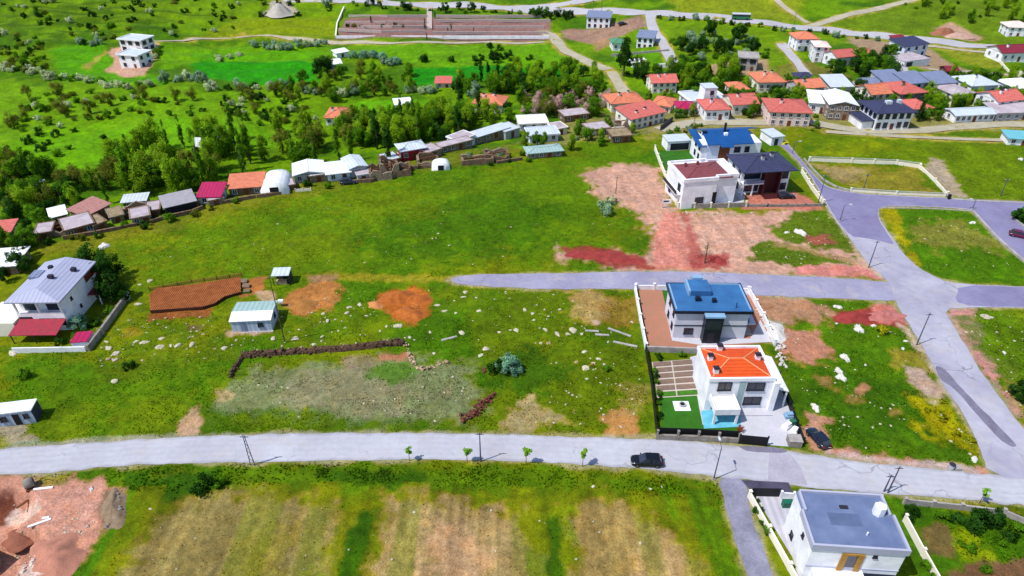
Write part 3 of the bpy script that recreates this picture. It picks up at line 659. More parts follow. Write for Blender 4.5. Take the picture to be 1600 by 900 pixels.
def frame_base(pL, pR, D=None, back=None):
    a = G(*pL) if not isinstance(pL, Vector) else pL; b = G(*pR) if not isinstance(pR, Vector) else pR
    d = b-a; d.z = 0; W = d.length; rz = math.atan2(d.y, d.x)
    return a, rz, W, D
def frame_roof(FL, FR, BL, h, z0=0.0):
    """footprint from three roof-corner pixels at height h: front-left, front-right, back-left"""
    a, b, c = P(*FL, z=h+z0), P(*FR, z=h+z0), P(*BL, z=h+z0); d = b-a; W = d.length; rz = math.atan2(d.y, d.x)
    yv = Vector((-math.sin(rz), math.cos(rz), 0)); D = abs((c-a).dot(yv))
    a = Vector((a.x, a.y, z0)); return a, rz, W, D
FOOT = []                                   # footprints, so trees keep clear
HOUSES = 0
def house(name, label, fr, h, roof='hip', rm=None, wm=None, floors=2, fb=3, sb=2, ov=.5, pitch=.38, chim=0, dr=1, cat='house', group=None, zb=-.8, ww=1.2, wh=1.3, fm=None, par=.5, axis='x', pm=None, balc=0, caps=False, skip=(), rnd=True):
    a, rz, W, D = fr; rm = rm or M_red; wm = wm or M_white
    root = thing(name, label, cat, a, rz, group)
    FOOT.append((a, rz, W, D))
    MB().box(0, 0, zb, W, D, h).build('wall', wm, root)
    fh = h/floors
    wh = min(wh, fh*.6); 
    def row(n_, L_, place, f, isfront):
        for j in range(n_):
            s_ = L_*(j+.5)/n_
            if isfront and f == 0 and dr and j == n_//2:
                door(root, s_, 0, .0, min(1.1, L_/n_*.6), min(2.1, fh*.78)); continue
            place(s_, f*fh+fh*.56, f)
    w_ = lambda L_, n_: min(ww, L_/max(n_, 1)*.62)
    for f in range(floors):
        if fb: row(fb, W, lambda s_, z, f: window(root, s_, 0, z, w_(W, fb), wh, 0, fm), f, True)
        if sb:
            if 'R' not in skip: row(sb, D, lambda s_, z, f: window(root, W, s_, z, w_(D, sb), wh, R(90), fm), f, False)
            if 'L' not in skip: row(sb, D, lambda s_, z, f: window(root, 0, s_, z, w_(D, sb), wh, R(-90), fm), f, False)
    hips = []
    if roof == 'hip': mb, hips = roof_hip(W, D, h, pitch, ov)
    elif roof == 'gable':
        mb, hips = roof_gable(W, D, h, pitch, ov, .2, axis); gable_walls(W, D, h, pitch, ov, axis).build('gable_wall', wm, root)
    elif roof == 'shed':
        mb = MB(); z1 = h+(D+2*ov)*pitch
        mb.add([(-ov,-ov,h),(W+ov,-ov,h),(W+ov,D+ov,z1),(-ov,D+ov,z1),(-ov,-ov,h+.16),(W+ov,-ov,h+.16),(W+ov,D+ov,z1+.16),(-ov,D+ov,z1+.16)],
               [(3,2,1,0),(4,5,6,7),(0,1,5,4),(1,2,6,5),(2,3,7,6),(3,0,4,7)])
        g = MB(); zz = h+(D+ov)*pitch
        g.add([(0.02,D-.2,h-.2),(W-.02,D-.2,h-.2),(W-.02,D-.2,zz-.2*pitch),(.02,D-.2,zz-.2*pitch),(.02,D-.02,h-.2),(W-.02,D-.02,h-.2),(W-.02,D-.02,zz-.2*pitch),(.02,D-.02,zz-.2*pitch)], [(0,1,2,3),(7,6,5,4),(3,2,6,7),(0,3,7,4),(2,1,5,6)])
        for xa in (0.02, W-.2):
            g.add([(xa,.05,h-.2),(xa,D-.2,h-.2),(xa,D-.2,zz-.2*pitch),(xa,.05,h+ov*pitch),(xa+.18,.05,h-.2),(xa+.18,D-.2,h-.2),(xa+.18,D-.2,zz-.2*pitch),(xa+.18,.05,h+ov*pitch)], [(3,2,1,0),(4,5,6,7),(2,3,7,6),(0,4,7,3)])
        g.build('upper_wall', wm, root)
    if roof == 'flat': r = flat_roof(root, W, D, h, rm, pm or wm, par, ov)
    else:
        r = mb.build('roof', rm, root)
        if hips and W > 5:
            cp = MB()
            for p, q in hips:
                if (Vector(q)-Vector(p)).length > .2: cp.tube((p[0],p[1],p[2]+.02), (q[0],q[1],q[2]+.02), .12 if not caps else .16, None, 6)
            cp.build('ridge_tiles', rm if not caps else caps, r)
    top = h+(min(W, D)/2*pitch if roof in ('hip', 'gable') else par)
    for i in range(chim):
        chimney(root, W*(.25+.5*((i*.62+.1) % 1)), D*(.35+.35*((i*.37) % 1)), h*.9, top+.7, .7, wm)
    if balc:
        s_ = MB(); s_.box(W*.1, -1.3, fh-.15, W*.1+balc, -.003, fh); o = s_.build('balcony', wm, root)
        rl = MB(); rl.box(W*.1, -1.3, fh, W*.1+balc, -1.22, fh+.9); rl.box(W*.1, -1.22, fh, W*.1+.08, -.003, fh+.9); rl.box(W*.1+balc-.08, -1.22, fh, W*.1+balc, -.003, fh+.9)
        rl.build('railing', M_wframe, o)
    return root
# ------------------------------------------------------------------ fences and walls
def path_len(pts): return sum((pts[i+1]-pts[i]).length for i in range(len(pts)-1))
def fence(name, label, line, h=1.0, th=.25, m=None, postm=None, post=4.0, ph=None, pw=.4, rail=None, cat='wall', group=None, z0=-.2, capm=None):
    pts = [G(u, v) for u, v in line]; base = pts[0].copy(); root = thing(name, label, cat, base, 0, group)
    loc = [p-base for p in pts]
    for i in range(len(loc)-1):
        a, b_ = loc[i], loc[i+1]; d = (b_-a); L_ = d.length; dn = d.normalized()
        a2 = a+dn*(th*.5 if i else 0)
        mb = MB(); mb.beam((a2.x, a2.y, a2.z+z0), (b_.x, b_.y, b_.z+z0), th, h-z0)
        seg = mb.build('wall_panel' if cat == 'wall' else 'fence_panel', m or M_con, root)
        if capm:
            c = MB(); c.beam((a2.x, a2.y, a2.z+h), (b_.x, b_.y, b_.z+h), th+.12, .08); c.build('coping', capm, seg)
        if post:
            k = max(1, round(L_/post))
            for j in range(k+(1 if i == len(loc)-2 else 0)):
                p = a.lerp(b_, j/k); q = MB(); hh = ph or h+.3
                q.box(-pw/2, -pw/2, z0, pw/2, pw/2, hh); q.box(-pw*.65, -pw*.65, hh, pw*.65, pw*.65, hh+.1)
                q.build('post', postm or m or M_con, root, False, p, math.atan2(d.y, d.x))
        if rail:
            rr = MB(); rr.beam((a2.x, a2.y, a2.z+h+.45), (b_.x, b_.y, b_.z+h+.45), .08, .1); rr.beam((a2.x, a2.y, a2.z+h+.2), (b_.x, b_.y, b_.z+h+.2), .06, .06); rr.build('rail', rail, root)
    return root
# ------------------------------------------------------------------ the village and the scattered far buildings
def V(name, label, pL, pR, D, h, roof, rm, wm, floors=2, fb=3, sb=2, **k):
    k.setdefault('zb', -1.6)
    return house(name, label, frame_base(pL, pR, D), h, roof, rm, wm, floors, fb, sb, **k)
V('house','white two storey house with flat grey-blue roof on cleared ground by the highway',(916,44),(952,43),10,5.1,'shed',M_bluegrey,M_white,2,4,2,pitch=.06,fm=M_frame)
V('house','small white house with green metal roof behind the tall dark conifer',(957,80),(976,79),7,3.4,'hip',M_greenroof,M_white,1,2,2)
V('house','white house with grey roof standing beside the lawn with the paved edge',(994,75),(1020,73),8,4.6,'shed',M_bluegrey,M_white,2,3,2,pitch=.12,fm=M_frame)
V('shed','low white flat shed beside the tall dark conifer',(988,106),(1010,105),4,2.1,'flat',M_whitemetal,M_white,1,2,0,cat='shed',par=.15)
V('house','red tiled house half hidden by dark trees above the village',(1018,146),(1056,145),8,3.9,'gable',M_red,M_cream,2,4,2,chim=2)
V('unfinished_house','unfinished grey concrete house on a pale terrace of bare ground',(1152,111),(1181,111),8,5.3,'flat',M_con,M_con,2,2,2,fm=M_frame,par=.2,cat='house',ww=2.6,wh=1.9)
V('house','large orange hip roofed house among blossoming trees at the village edge',(955,176),(1006,170),9,3.2,'hip',M_orange,M_cream,1,4,2,chim=2)
V('house','orange roofed low house next to the large orange roofed one',(1018,177),(1046,177),8,3.3,'hip',M_orange,M_cream,1,3,2)
V('house','small house with bright magenta roof in the village',(1058,181),(1086,179),6,2.6,'hip',M_magenta,M_white,1,3,1)
V('house','white flat roofed building with a small roof tower above the street',(1078,171),(1132,165),9,2.8,'flat',M_lightmetal,M_white,1,5,2,par=.4)
V('long_house','long cream building with wide red roof turned along the village street',(985,204),(1037,191),8,3.6,'shed',M_red,M_cream,2,6,2,pitch=.14,chim=2)
V('house','white house with rose red hip roof on the village street',(1101,189),(1138,188),9,3.8,'hip',M_red,M_white,1,4,2,chim=1)
V('house','cream house with long red roof behind the street junction',(1143,181),(1181,179),9,3.8,'gable',M_red,M_cream,1,3,2,chim=1)
V('house','orange roofed house below the unfinished concrete house',(1183,145),(1224,143),10,3.9,'hip',M_orange,M_cream,1,4,2,chim=2)
V('house','small orange roofed cottage among garden trees',(1142,154),(1167,153),7,3.3,'hip',M_orange,M_cream,1,2,2)
V('house','cream two storey house with orange roof standing alone by the highway',(1242,80),(1274,80),9,5.1,'hip',M_orange,M_white,2,3,2,balc=3)
V('house','white three storey house beside the cream one with orange roof',(1269,97),(1291,96),8,6.2,'hip',M_pink,M_white,3,2,2,pitch=.3)
V('house','house with bright red roof and pale lean-to beside round dark trees',(1305,105),(1334,101),8,3.8,'gable',M_red,M_white,1,3,2)
V('house','small scarlet roofed house behind round dark trees',(1346,97),(1366,97),7,3.0,'hip',M_red,M_cream,1,2,1)
V('modern_house','modern dark blue roofed house on a white terrace wall',(1409,93),(1444,90),8,4.9,'shed',M_darkblue,M_bluew,2,3,2,pitch=.12,fm=M_frame,balc=4)
V('house','dark maroon roofed building behind the modern dark blue house',(1398,72),(1418,71),6,2.8,'hip',M_maroon,M_stone,1,2,1)
V('house','white house with maroon roof near the fenced green paddock',(1562,98),(1606,97),9,3.8,'gable',M_maroon,M_white,1,4,2,chim=1)
V('shed','small brown roofed shed beside the dirt track',(1478,118),(1495,118),5,1.8,'gable',M_maroon,M_mud,1,1,0,cat='shed')
for i, (a, b_) in enumerate([((1376,150),(1409,148)), ((1413,153),(1446,150)), ((1453,153),(1487,150))]):
    V('terrace_house', ['white terrace house with blue-grey roof, end of the row by the street','white terrace house with blue-grey roof, middle of the row of three','white terrace house with blue-grey roof, far end of the row of three'][i],a,b_,8,4.9,'shed',M_bluegrey,M_bluew if i else M_greyw,2,3,2,pitch=.16,group='terrace houses in a row',fm=M_frame)
V('house','small grey roofed house at the end of the terrace row',(1349,149),(1372,149),7,3.6,'gable',M_bluegrey,M_cream,1,2,2)
V('house','house with pale blue hip roof beyond the terrace row',(1513,152),(1553,150),10,4.1,'hip',M_lightmetal,M_white,1,3,2,chim=1)
V('house','house with plain white roof at the edge of the village',(1582,156),(1618,154),9,4.1,'hip',M_whitemetal,M_white,1,3,2)
V('house','cream stone house with low grey-pink roof in the village',(1484,167),(1515,164),9,4.3,'hip',M_lilac,M_cream,2,3,2,pitch=.2)
V('house','white house with coral red gable roof above the long low building',(1553,179),(1592,175),9,4.4,'gable',M_red,M_white,2,3,2,chim=2)
V('long_house','long low white building with pale roof on the dirt street',(1490,192),(1551,189),6,2.5,'gable',M_lightmetal,M_white,1,7,1,pitch=.25)
V('long_house','long lilac grey roofed building behind the dirt street wall',(1554,189),(1630,187),7,2.6,'shed',M_lilac,M_greyw,1,6,1,pitch=.1)
V('house','house with wide red hip roof behind the slate blue villa',(1402,166),(1441,163),11,4.3,'hip',M_red,M_stone,2,4,2,chim=1)
V('house','house with orange gable roof behind the slate blue villa',(1357,166),(1387,164),9,4.1,'gable',M_orange,M_cream,2,3,2)
V('house','low house with red roof beside the slate blue villa',(1424,184),(1452,182),8,3.0,'hip',M_red,M_cream,1,3,1)
V('stone_house','two storey stone house with plain white metal roof',(1291,187),(1333,189),12,5.2,'gable',M_whitemetal,M_stone,2,4,3,axis='y',pitch=.25)
V('house','white lean-to house beside the two storey stone house',(1262,176),(1289,178),9,3.4,'shed',M_whitemetal,M_white,1,2,2,pitch=.12)
V('house','house with wide pale grey roof behind the stone house',(1295,152),(1328,151),9,3.6,'shed',M_lightmetal,M_greyw,1,3,2,pitch=.14)
V('house','house with faded orange roof and grey extension',(1246,155),(1284,152),8,3.8,'gable',M_orange,M_greyw,1,3,2,chim=1)
V('long_house','large pink building with red roof and shuttered shop front',(1200,196),(1263,198),12,4.6,'hip',M_red,M_pink,2,5,2,pitch=.28,chim=1)
V('shed','dark grey hip roofed shed at the bend of the village street',(1246,133),(1271,132),6,2.5,'hip',M_darkblue,M_greyw,1,2,1,cat='shed')
V('house','white cluster house on bare ground beyond the highway',(1572,57),(1606,58),8,4.1,'hip',M_pink,M_white,2,3,2)
V('shed','small cyan roofed shed in the grass by the dirt track',(1573,226),(1606,228),5,2.0,'shed',mat('cyan_metal',(120,200,214),var=.08,rough=.5),M_white,1,2,0,pitch=.08,cat='shed')
# meadow buildings beyond the ridge
V('modern_house','white modern house with dark windows, upper block on the pink mound',(191,81),(224,80),8,5.7,'flat',M_lightmetal,M_white,2,3,2,fm=M_frame,par=.3,ww=2.2,wh=1.8)
V('modern_house','white modern house with small windows, lower block on the pink mound',(190,106),(220,106),8,5.7,'flat',M_lightmetal,M_white,2,2,2,fm=M_frame,par=.3,ww=1.5,wh=1.4)
V('shed','small white roofed shed beside dark trees in the meadow',(527,91),(545,89),4,2.0,'shed',M_whitemetal,M_white,1,1,0,cat='shed',pitch=.1)
V('shed','small grey walled shed with white roof under dark trees',(518,112),(535,111),5,2.8,'shed',M_whitemetal,M_greyw,1,1,1,cat='shed',pitch=.1)
V('cottage','small white cottage with flat white roof in the open meadow',(619,174),(643,173),5,2.3,'shed',M_whitemetal,M_white,1,3,1,cat='house',pitch=.08,fm=M_frame)
V('shed','long red roofed shed at the edge of the green meadow',(681,138),(704,137),5,2.0,'shed',M_red,M_pink,1,2,0,cat='shed',pitch=.15)
V('house','orange roofed white house among shrubs in the meadow',(510,197),(543,196),9,3.1,'hip',M_orange,M_white,1,3,2,chim=1)
V('house','white house with two orange roofs beside the poplars',(740,177),(784,177),9,3.8,'hip',M_orange,M_white,1,3,2,chim=2)
V('hut','tiny blue-grey roofed hut on a bare patch in the meadow',(58,303),(71,301),3.5,1.6,'shed',M_bluegrey,M_white,1,1,0,cat='hut',pitch=.12)
# row of old houses along the ridge
zr = dict(zb=-3.0)
V('house','old house with red tin roof among trees on the ridge',(-8,380),(20,377),5.2,2.2,'shed',M_red,M_mud,1,2,1,pitch=.1,**zr)
V('house','small house with white roof at the end of the ridge row',(85,351),(108,347),4.4,2.0,'shed',M_whitemetal,M_mud,1,2,1,pitch=.08,**zr)
V('house','low old house with broad pale lilac flat roof on the ridge',(106,372),(151,361),6.7,2.0,'flat',M_lilac,M_mud,1,3,1,par=.1,ov=.3,**zr)
V('house','old house with worn pink tiled roof on the ridge',(139,351),(178,340),5.2,2.3,'shed',mat('worn_pink_tile',(196,140,132),var=.2,scale=1.5),M_mud,1,3,1,pitch=.14,**zr)
V('house','ridge house with narrow pale blue tin roof',(195,327),(230,323),3.7,2.0,'shed',M_lightmetal,M_mud,1,2,1,pitch=.06,**zr)
V('house','old house with grey-pink flat roof and dark open front',(209,353),(237,347),5.2,2.0,'flat',M_lilac,M_stone,1,2,1,par=.1,ov=.3,**zr)
V('barn','long grey roofed barn with dark open front on the ridge',(262,337),(308,326),5.9,2.2,'shed',mat('grey_tin',(176,172,180),var=.12,scale=.8,rough=.6),M_dark,1,0,0,pitch=.06,dr=0,cat='barn',**zr)
V('house','ridge house with vivid magenta roof beside the grey barn',(313,319),(346,317),5.2,2.0,'shed',M_magenta,M_white,1,2,1,pitch=.2,**zr)
V('house','ridge house with salmon orange roof beside the white arched tent',(360,307),(411,301),6.7,2.2,'shed',M_orange,M_mud,1,3,1,pitch=.10,**zr)
V('barn','barn with wide white tin roof turned to the field',(462,287),(507,281),7.4,2.5,'gable',M_whitemetal,M_greyw,1,3,1,axis='y',pitch=.2,cat='barn',**zr)
V('barn','white roofed barn with blue-grey front next to parked vehicle',(513,284),(548,280),7.4,2.3,'gable',M_whitemetal,M_bluew,1,2,1,axis='x',pitch=.22,cat='barn',**zr)
V('barn','pale tin roofed barn joined to the white roofed barn',(549,279),(574,274),7.4,2.9,'gable',M_lightmetal,M_greyw,1,1,1,axis='y',pitch=.25,cat='barn',**zr)
V('house','ridge house with crimson walls and pale blue hip roof',(629,253),(666,247),5.2,3.3,'hip',M_lightmetal,mat('crimson_render',(190,36,58),var=.1,rough=.85),1,3,2,pitch=.28,**zr)
V('house','long old house with lilac flat roof behind the crimson house',(690,240),(738,231),3.3,2.0,'flat',M_lilac,M_stone,1,4,1,par=.1,ov=.3,**zr)
V('house','old house with white-lilac tin roof stepping up the ridge',(742,226),(795,215),3.7,2.2,'shed',M_lightmetal,M_stone,1,4,1,pitch=.05,**zr)
V('house','house with large white flat roof by the village gardens',(812,205),(856,200),7.4,2.5,'flat',M_whitemetal,M_white,1,3,1,par=.15,ov=.3,**zr)
V('house','pale blue walled house below the large white roof',(828,224),(872,220),5.9,2.5,'flat',M_lightmetal,M_bluew,1,3,1,par=.2,**zr)
V('house','low house with pale teal tin roof at the top of the field',(826,249),(878,244),4.4,1.9,'hip',M_teal,M_stone,1,4,1,pitch=.16,**zr)
V('shed','white roofed shed behind the big white house',(-30,433),(30,428),6.7,2.2,'shed',M_whitemetal,M_stone,1,2,0,pitch=.04,cat='shed')
V('stone_house','roofless-looking old stone house with earth roof at the field corner',(957,224),(985,222),5.2,2.3,'flat',M_earthroof,M_mud,1,2,1,par=.1,cat='house',**zr)
V('house','pale flat roofed house with stone walls beside the earth roofed house',(920,214),(952,210),5.2,2.3,'flat',M_lilac,M_stone,1,3,1,par=.1,ov=.3,**zr)
V('house','brown stone house with lilac roof among the village gardens',(882,192),(920,186),5.9,2.3,'flat',M_lilac,M_mud,1,3,1,par=.1,ov=.3,**zr)
# roof tower of the white flat building
def block(name, label, pL, pR, D, h, m, cat, z0=-.4, group=None):
    a, rz, W, D = frame_base(pL, pR, D); root = thing(name, label, cat, a, rz, group); FOOT.append((a, rz, W, D))
    MB().box(0, 0, z0, W, D, h).build('wall', m, root); return root, W, D
r_, W_, D_ = block('white_tower', 'small white cube tower with a dark window above the street', (1097,171), (1116,170), 5, 7.0, M_white, 'tower'); 
MB().box(-.15, -.15, 7.0, W_+.15, D_+.15, 7.25).build('roof', M_lightmetal, r_); window(r_, W_*.6, 0, 5.6, 1.3, 1.3, 0, M_frame); window(r_, W_*.3, 0, 2.6, 1.1, 1.2, 0, M_frame)
r_, W_, D_ = block('retaining_terrace', 'white retaining terrace below the modern dark blue house', (1411,106), (1450,103), 9, 2.2, M_white, 'terrace')
MB().box(-.1, -.1, 2.2, W_+.1, D_+.1, 2.35).build('terrace_floor', M_lilac, r_); MB().box(1.2, -.05, .2, 4.2, 0, 1.9).build('garage_door', M_frame, r_)
# ruins on the ridge: broken rubble walls
def ruin(label, u, v, W, D, h, rz, seed_):
    rr = random.Random(seed_); a = G(u, v); root = thing('ruined_house', label, 'ruin', a, rz)
    for (x0, y0, x1, y1) in ((0,0,W,.6),(W-.6,.602,W,D),(0,D-.6,W-.602,D),(0,.602,.6,D-.602)):
        k = 5; horizontal = (x1-x0) > (y1-y0); mb = MB(); pr = []
        for i in range(k+1):
            t_ = i/k; hh = h*(.35+.65*rr.random()); pr.append((t_, hh))
        for i in range(k):
            (ta, ha), (tb, hb) = pr[i], pr[i+1]
            if horizontal: xa, xb = x0+(x1-x0)*ta, x0+(x1-x0)*tb; q = [(xa,y0,ha),(xb,y0,hb),(xb,y1,hb),(xa,y1,ha)]
            else: ya, yb = y0+(y1-y0)*ta, y0+(y1-y0)*tb; q = [(x0,ya,ha),(x1,ya,ha),(x1,yb,hb),(x0,yb,hb)]
            b4 = [(p[0],p[1],-2.5) for p in q]
            mb.add(b4+q, [(3,2,1,0),(4,5,6,7),(0,1,5,4),(1,2,6,5),(2,3,7,6),(3,0,4,7)])
        mb.build('broken_wall', M_mud if rr.random() < .5 else M_stone, root)
    b_ = MB(); b_.beam((.4, D*.4, h*.6), (W-.4, D*.55, h*.66), .25, .22); b_.build('roof_beam', M_wood, root)
ruin('ruined rubble house with broken walls next to the pale barn', 578, 283, 6, 6, 3.2, .2, 1)
ruin('tallest ruin with broken gable beside the crimson house', 596, 279, 5, 6, 4.2, .25, 2)
ruin('small ruined pen of low rubble walls beside the crimson house', 614, 277, 5, 5, 2.4, .2, 3)
ruin('ruined stone enclosure with wooden beam above the white dome', 653, 262, 6, 5, 2.6, .2, 4)
ruin('low ruin overgrown with bushes along the field edge', 722, 259, 9, 5, 1.8, .15, 5)
ruin('pale ruin with a fallen roof at the field edge', 758, 253, 7, 5, 2.4, .15, 6)
ruin('dark walled ruin behind the grey-pink flat roof', 190, 343, 6, 5, 2.4, .3, 7)
ruin('ruined farm shed by the earth banks under the ridge', 74, 372, 7, 5, 2.0, .25, 8)
ruin('brown ruin standing in the village gardens', 960, 206, 6, 5, 4.0, .1, 9)
# sheds, yards and garden walls that knit the ridge row together
for u0, v0, u1, v1, D_, h_, rm_, wm_, lb in (
 (58,376,84,372,5,1.8,M_lilac,M_mud,'low mud shed with lilac roof beside the ruined farm shed'),(150,362,170,356,5,1.7,M_earthroof,M_mud,'earth roofed shed joining the broad lilac roof'),
 (176,350,196,345,5,1.8,M_earthroof,M_stone,'earth roofed stone shed beside the worn pink roof'),(232,340,252,336,5,1.8,M_lilac,M_mud,'flat lilac shed between grey-pink roof and grey barn'),
 (286,328,312,322,4,1.6,M_earthroof,M_mud,'earth roofed pen behind the grey barn'),(328,322,350,317,4,1.5,M_lilac,M_stone,'low stone pen in front of the magenta roof'),
 (440,300,462,296,4,1.5,M_lilac,M_mud,'low lilac shed beside the white arched tent'),(486,286,512,282,5,2.0,M_lightmetal,M_stone,'low tin shed between the two white roofed barns'),
 (560,284,578,281,5,1.9,M_lilac,M_greyw,'low grey shed in front of the pale tin barn'),(604,262,626,257,5,2.0,M_lightmetal,M_mud,'tin roofed lean-to beside the crimson house'),
 (668,250,690,244,5,2.2,M_lilac,M_stone,'lilac roofed stone shed behind the dome tent'),(716,232,742,226,5,2.4,M_lilac,M_white,'white walled shed with lilac roof in the ridge row'),
 (790,218,812,213,6,2.6,M_lightmetal,M_greyw,'grey shed joining the white flat roofs'),(868,212,886,209,5,2.2,M_lilac,M_cream,'cream shed below the village gardens')):
    V('shed', lb, (u0,v0), (u1,v1), D_, h_, 'flat', rm_, wm_, 1, 1, 0, par=.1, ov=.25, cat='shed', zb=-3.0)
for ln_, lb in (([(100,374),(150,366),(196,357),(215,353)],'crumbling mud wall below the broad lilac roof'),([(236,349),(262,341),(300,333),(318,326)],'crumbling mud wall below the grey barn'),([(350,318),(400,309),(440,304)],'low rubble wall below the salmon orange roof'),([(540,287),(580,284),(630,270)],'rubble wall below the ruins of the ridge'),([(640,264),(672,262)],'short rubble wall beside the dome tent'),([(776,256),(816,250)],'rubble wall beside the pale teal roof')):
    fence('rubble_wall', lb, ln_, .9, .5, M_mud, post=0)
# tents, tarpaulins
def dome(name, label, u, v, rx, ry, h, m, rz=0.0, cat='tent', arch=True):
    a = G(u, v); root = thing(name, label, cat, a, rz); FOOT.append((Vector((a.x-rx, a.y, 0)), 0, 2*rx, 2*ry)); mb = MB(); n_, k = 10, 6; vs = []
    for j in range(k+1):
        y = ry*2*j/k
        for i in range(n_+1):
            t_ = math.pi*i/n_; vs.append((-rx*math.cos(t_), y, h*math.sin(t_)**.8*(1+.06*math.sin(j*2.1+i))+(-.3 if i in (0, n_) else 0)))
    fs = [(j*(n_+1)+i, j*(n_+1)+i+1, (j+1)*(n_+1)+i+1, (j+1)*(n_+1)+i)[::-1] for j in range(k) for i in range(n_)]
    fs.append(tuple(range(n_+1))); fs.append(tuple(k*(n_+1)+i for i in range(n_+1))[::-1])
    mb.add(vs, fs).build('cover', m, root, True)
    d = MB(); d.box(-rx*.3, -.06, 0, rx*.3, 0.02, h*.62); d.build('opening', M_dark, root)
dome('arched_tent', 'white arched tent beside the salmon orange roof', 430, 305, 3.6, 4.2, 3.6, M_whitemetal, .15)
dome('arched_tent', 'white dome shaped tent at the field edge beside the ruins', 689, 266, 2.6, 1.6, 2.3, M_whitemetal, .1)
# ------------------------------------------------------------------ slate blue villa on the village street
HV = frame_base((1364,204),(1418,202), 10)
r_ = house('large_villa', 'large white villa with slate blue hip roof and two rows of tall windows', HV, 5.8, 'hip', M_darkblue, M_white, 2, 5, 4, 1.0, .3, 0, 1, 'house', ww=1.5, wh=2.0, fm=M_frame)
MB().box(-3.6, 1, -.8, -.003, 8.6, 2.8).build('side_wing', M_white, r_); MB().box(-4.1, .5, 2.8, -.004, 9.1, 3.05).build('wing_roof', M_darkblue, r_)
MB().box(4, 3.2, 6.6, 5.8, 4.6, 8.0).build('dormer', M_lightmetal, r_); MB().box(8.0, 3.6, 6.8, 9.2, 4.8, 8.1).build('roof_hatch', M_lightmetal, r_)
# ------------------------------------------------------------------ white house with the lilac metal roof (left)
a, rz, W, D = frame_roof((5,473), (92,472), (72,409), 7.0)
M_lilacmetal = mat('lilac_sheet_roof', (186,190,220), var=.06, scale=.4, rough=.5, wave=('X', .4, .16))
r_ = thing('white_villa', 'white two storey house with lilac sheet roof and red porch beside the ploughed bed', 'house', a, rz); FOOT.append((a, rz, W, D))
o_ = .7
MB().box(o_, 2.2, -.4, W-o_, D-o_, 6.7).build('wall', M_white, r_)
MB().box(o_, o_, -.4, W-o_, 2.197, 3.4).build('lower_front', M_white, r_)
mb = MB(); mb.add([(0,0,6.7),(W,0,6.7),(W,D,6.7),(0,D,6.7),(0,0,6.95),(W,0,6.95),(W,D,6.95),(0,D,6.95),(W*.46,W*.3,8.1),(W*.46,D,8.1)], [(3,2,1,0),(0,1,5,4),(1,2,6,5),(2,3,7,9,6),(3,0,4,7),(4,5,8),(5,6,9,8),(7,4,8,9)])
rf = mb.build('roof', M_lilacmetal, r_)
mb = MB(); mb.add([(W-o_+.02,D*.82,5.6),(W-o_+.02,D-o_,5.6),(W-o_+.02,D-o_,7.4)], [(0,1,2)])
MB().box(W-o_, D*.70, 4.6, W-o_+.06, D-.9, 6.5).build('wood_cladding', mat('rust_cladding', (120,48,28), var=.25, scale=2), r_)
MB().box(W*.5, D*.45, 7.2, W*.5+.9, D*.45+.7, 8.6).build('chimney', M_frame, rf); MB().box(W*.75, D*.68, 7.2, W*.75+.8, D*.68+.8, 8.1).build('chimney', M_frame, rf); MB().box(W*.30, D*.72, 7.2, W*.30+.7, D*.72+.7, 8.3).build('roof_vent', M_frame, rf)
sv = MB(); sv.box(.6, D*.52, 7.25, 2.6, D*.70, 7.75); sv.build('skylight', M_bluegrey, rf)
for x in (o_+.1, W*.5-.15, W-o_-.35): MB().box(x, o_+.02, 3.4, x+.3, o_+.32, 6.7).build('balcony_column', M_white, r_)
MB().box(o_, o_, 3.4, W-o_, o_+.16, 4.1).build('balcony_parapet', M_white, r_)
for x in (W*.28, W*.7): MB().box(x-1.3, 2.12, 3.7, x+1.3, 2.18, 6.0).build('balcony_door', M_glass, r_)
MB().box(o_+.2, o_-.06, .2, o_+2.6, o_, 3.2).build('garage_door', M_frame, r_)
for x in (W*.5, W*.62, W*.74, W*.86): window(r_, x, o_, 2.1, 1.0, 1.4, 0, M_frame)
for y, z in ((D*.3, 4.9), (D*.42, 2.0)): window(r_, W-o_, y, z, .6, .7, R(90), M_frame)
MB().box(W-o_, D*.62, 2.4, W-o_+2.2, D*.92, 2.55).build('porch_roof', M_maroon, r_)
for y in (D*.64, D*.9): MB().box(W-o_+1.95, y-.1, 0, W-o_+2.15, y+.1, 2.4).build('porch_post', M_white, r_)
mb = MB(); mb.add([(.8,-3.4,1.9),(W-.6,-3.4,1.9),(W-.6,o_-.07,2.6),(.8,o_-.07,2.6),(.8,-3.4,2.05),(W-.6,-3.4,2.05),(W-.6,o_-.07,2.75),(.8,o_-.07,2.75)], [(3,2,1,0),(4,5,6,7),(0,1,5,4),(1,2,6,5),(2,3,7,6),(3,0,4,7)]); mb.build('front_canopy', mat('red_tin', (176,44,70), var=.25, scale=1.2, tint=(150,60,70)), r_)
for x in (1.0, W*.5, W-.9): MB().box(x, -3.3, 0, x+.14, -3.16, 1.95).build('canopy_post', M_frame, r_)
MB().box(-5.5, -1, -.3, o_-.003, 6, 3.0).build('side_wing', M_cream, r_)
fence('garden_wall', 'low white wall along the garden of the white house', [(22,551),(135,549)], 1.1, .25, M_white, post=0)
fence('garden_wall', 'mossy grey stone wall beside the garden of the white house', [(139,549),(160,522),(196,472)], 1.3, .45, M_block, post=0)
r2, W_, D_ = block('pump_house', 'small white outhouse with bright crimson roof in the wall corner', (115,546), (140,544), 3.0, 1.5, M_white, 'outhouse')
MB().box(-.1, -.1, 1.5, W_+.1, D_+.1, 1.65).build('roof', M_magenta, r2)
r2, W_, D_ = block('utility_cabinet', 'small white cabinet at the end of the stone wall', (193,470), (202,469), 1.0, 1.3, M_white, 'cabinet')
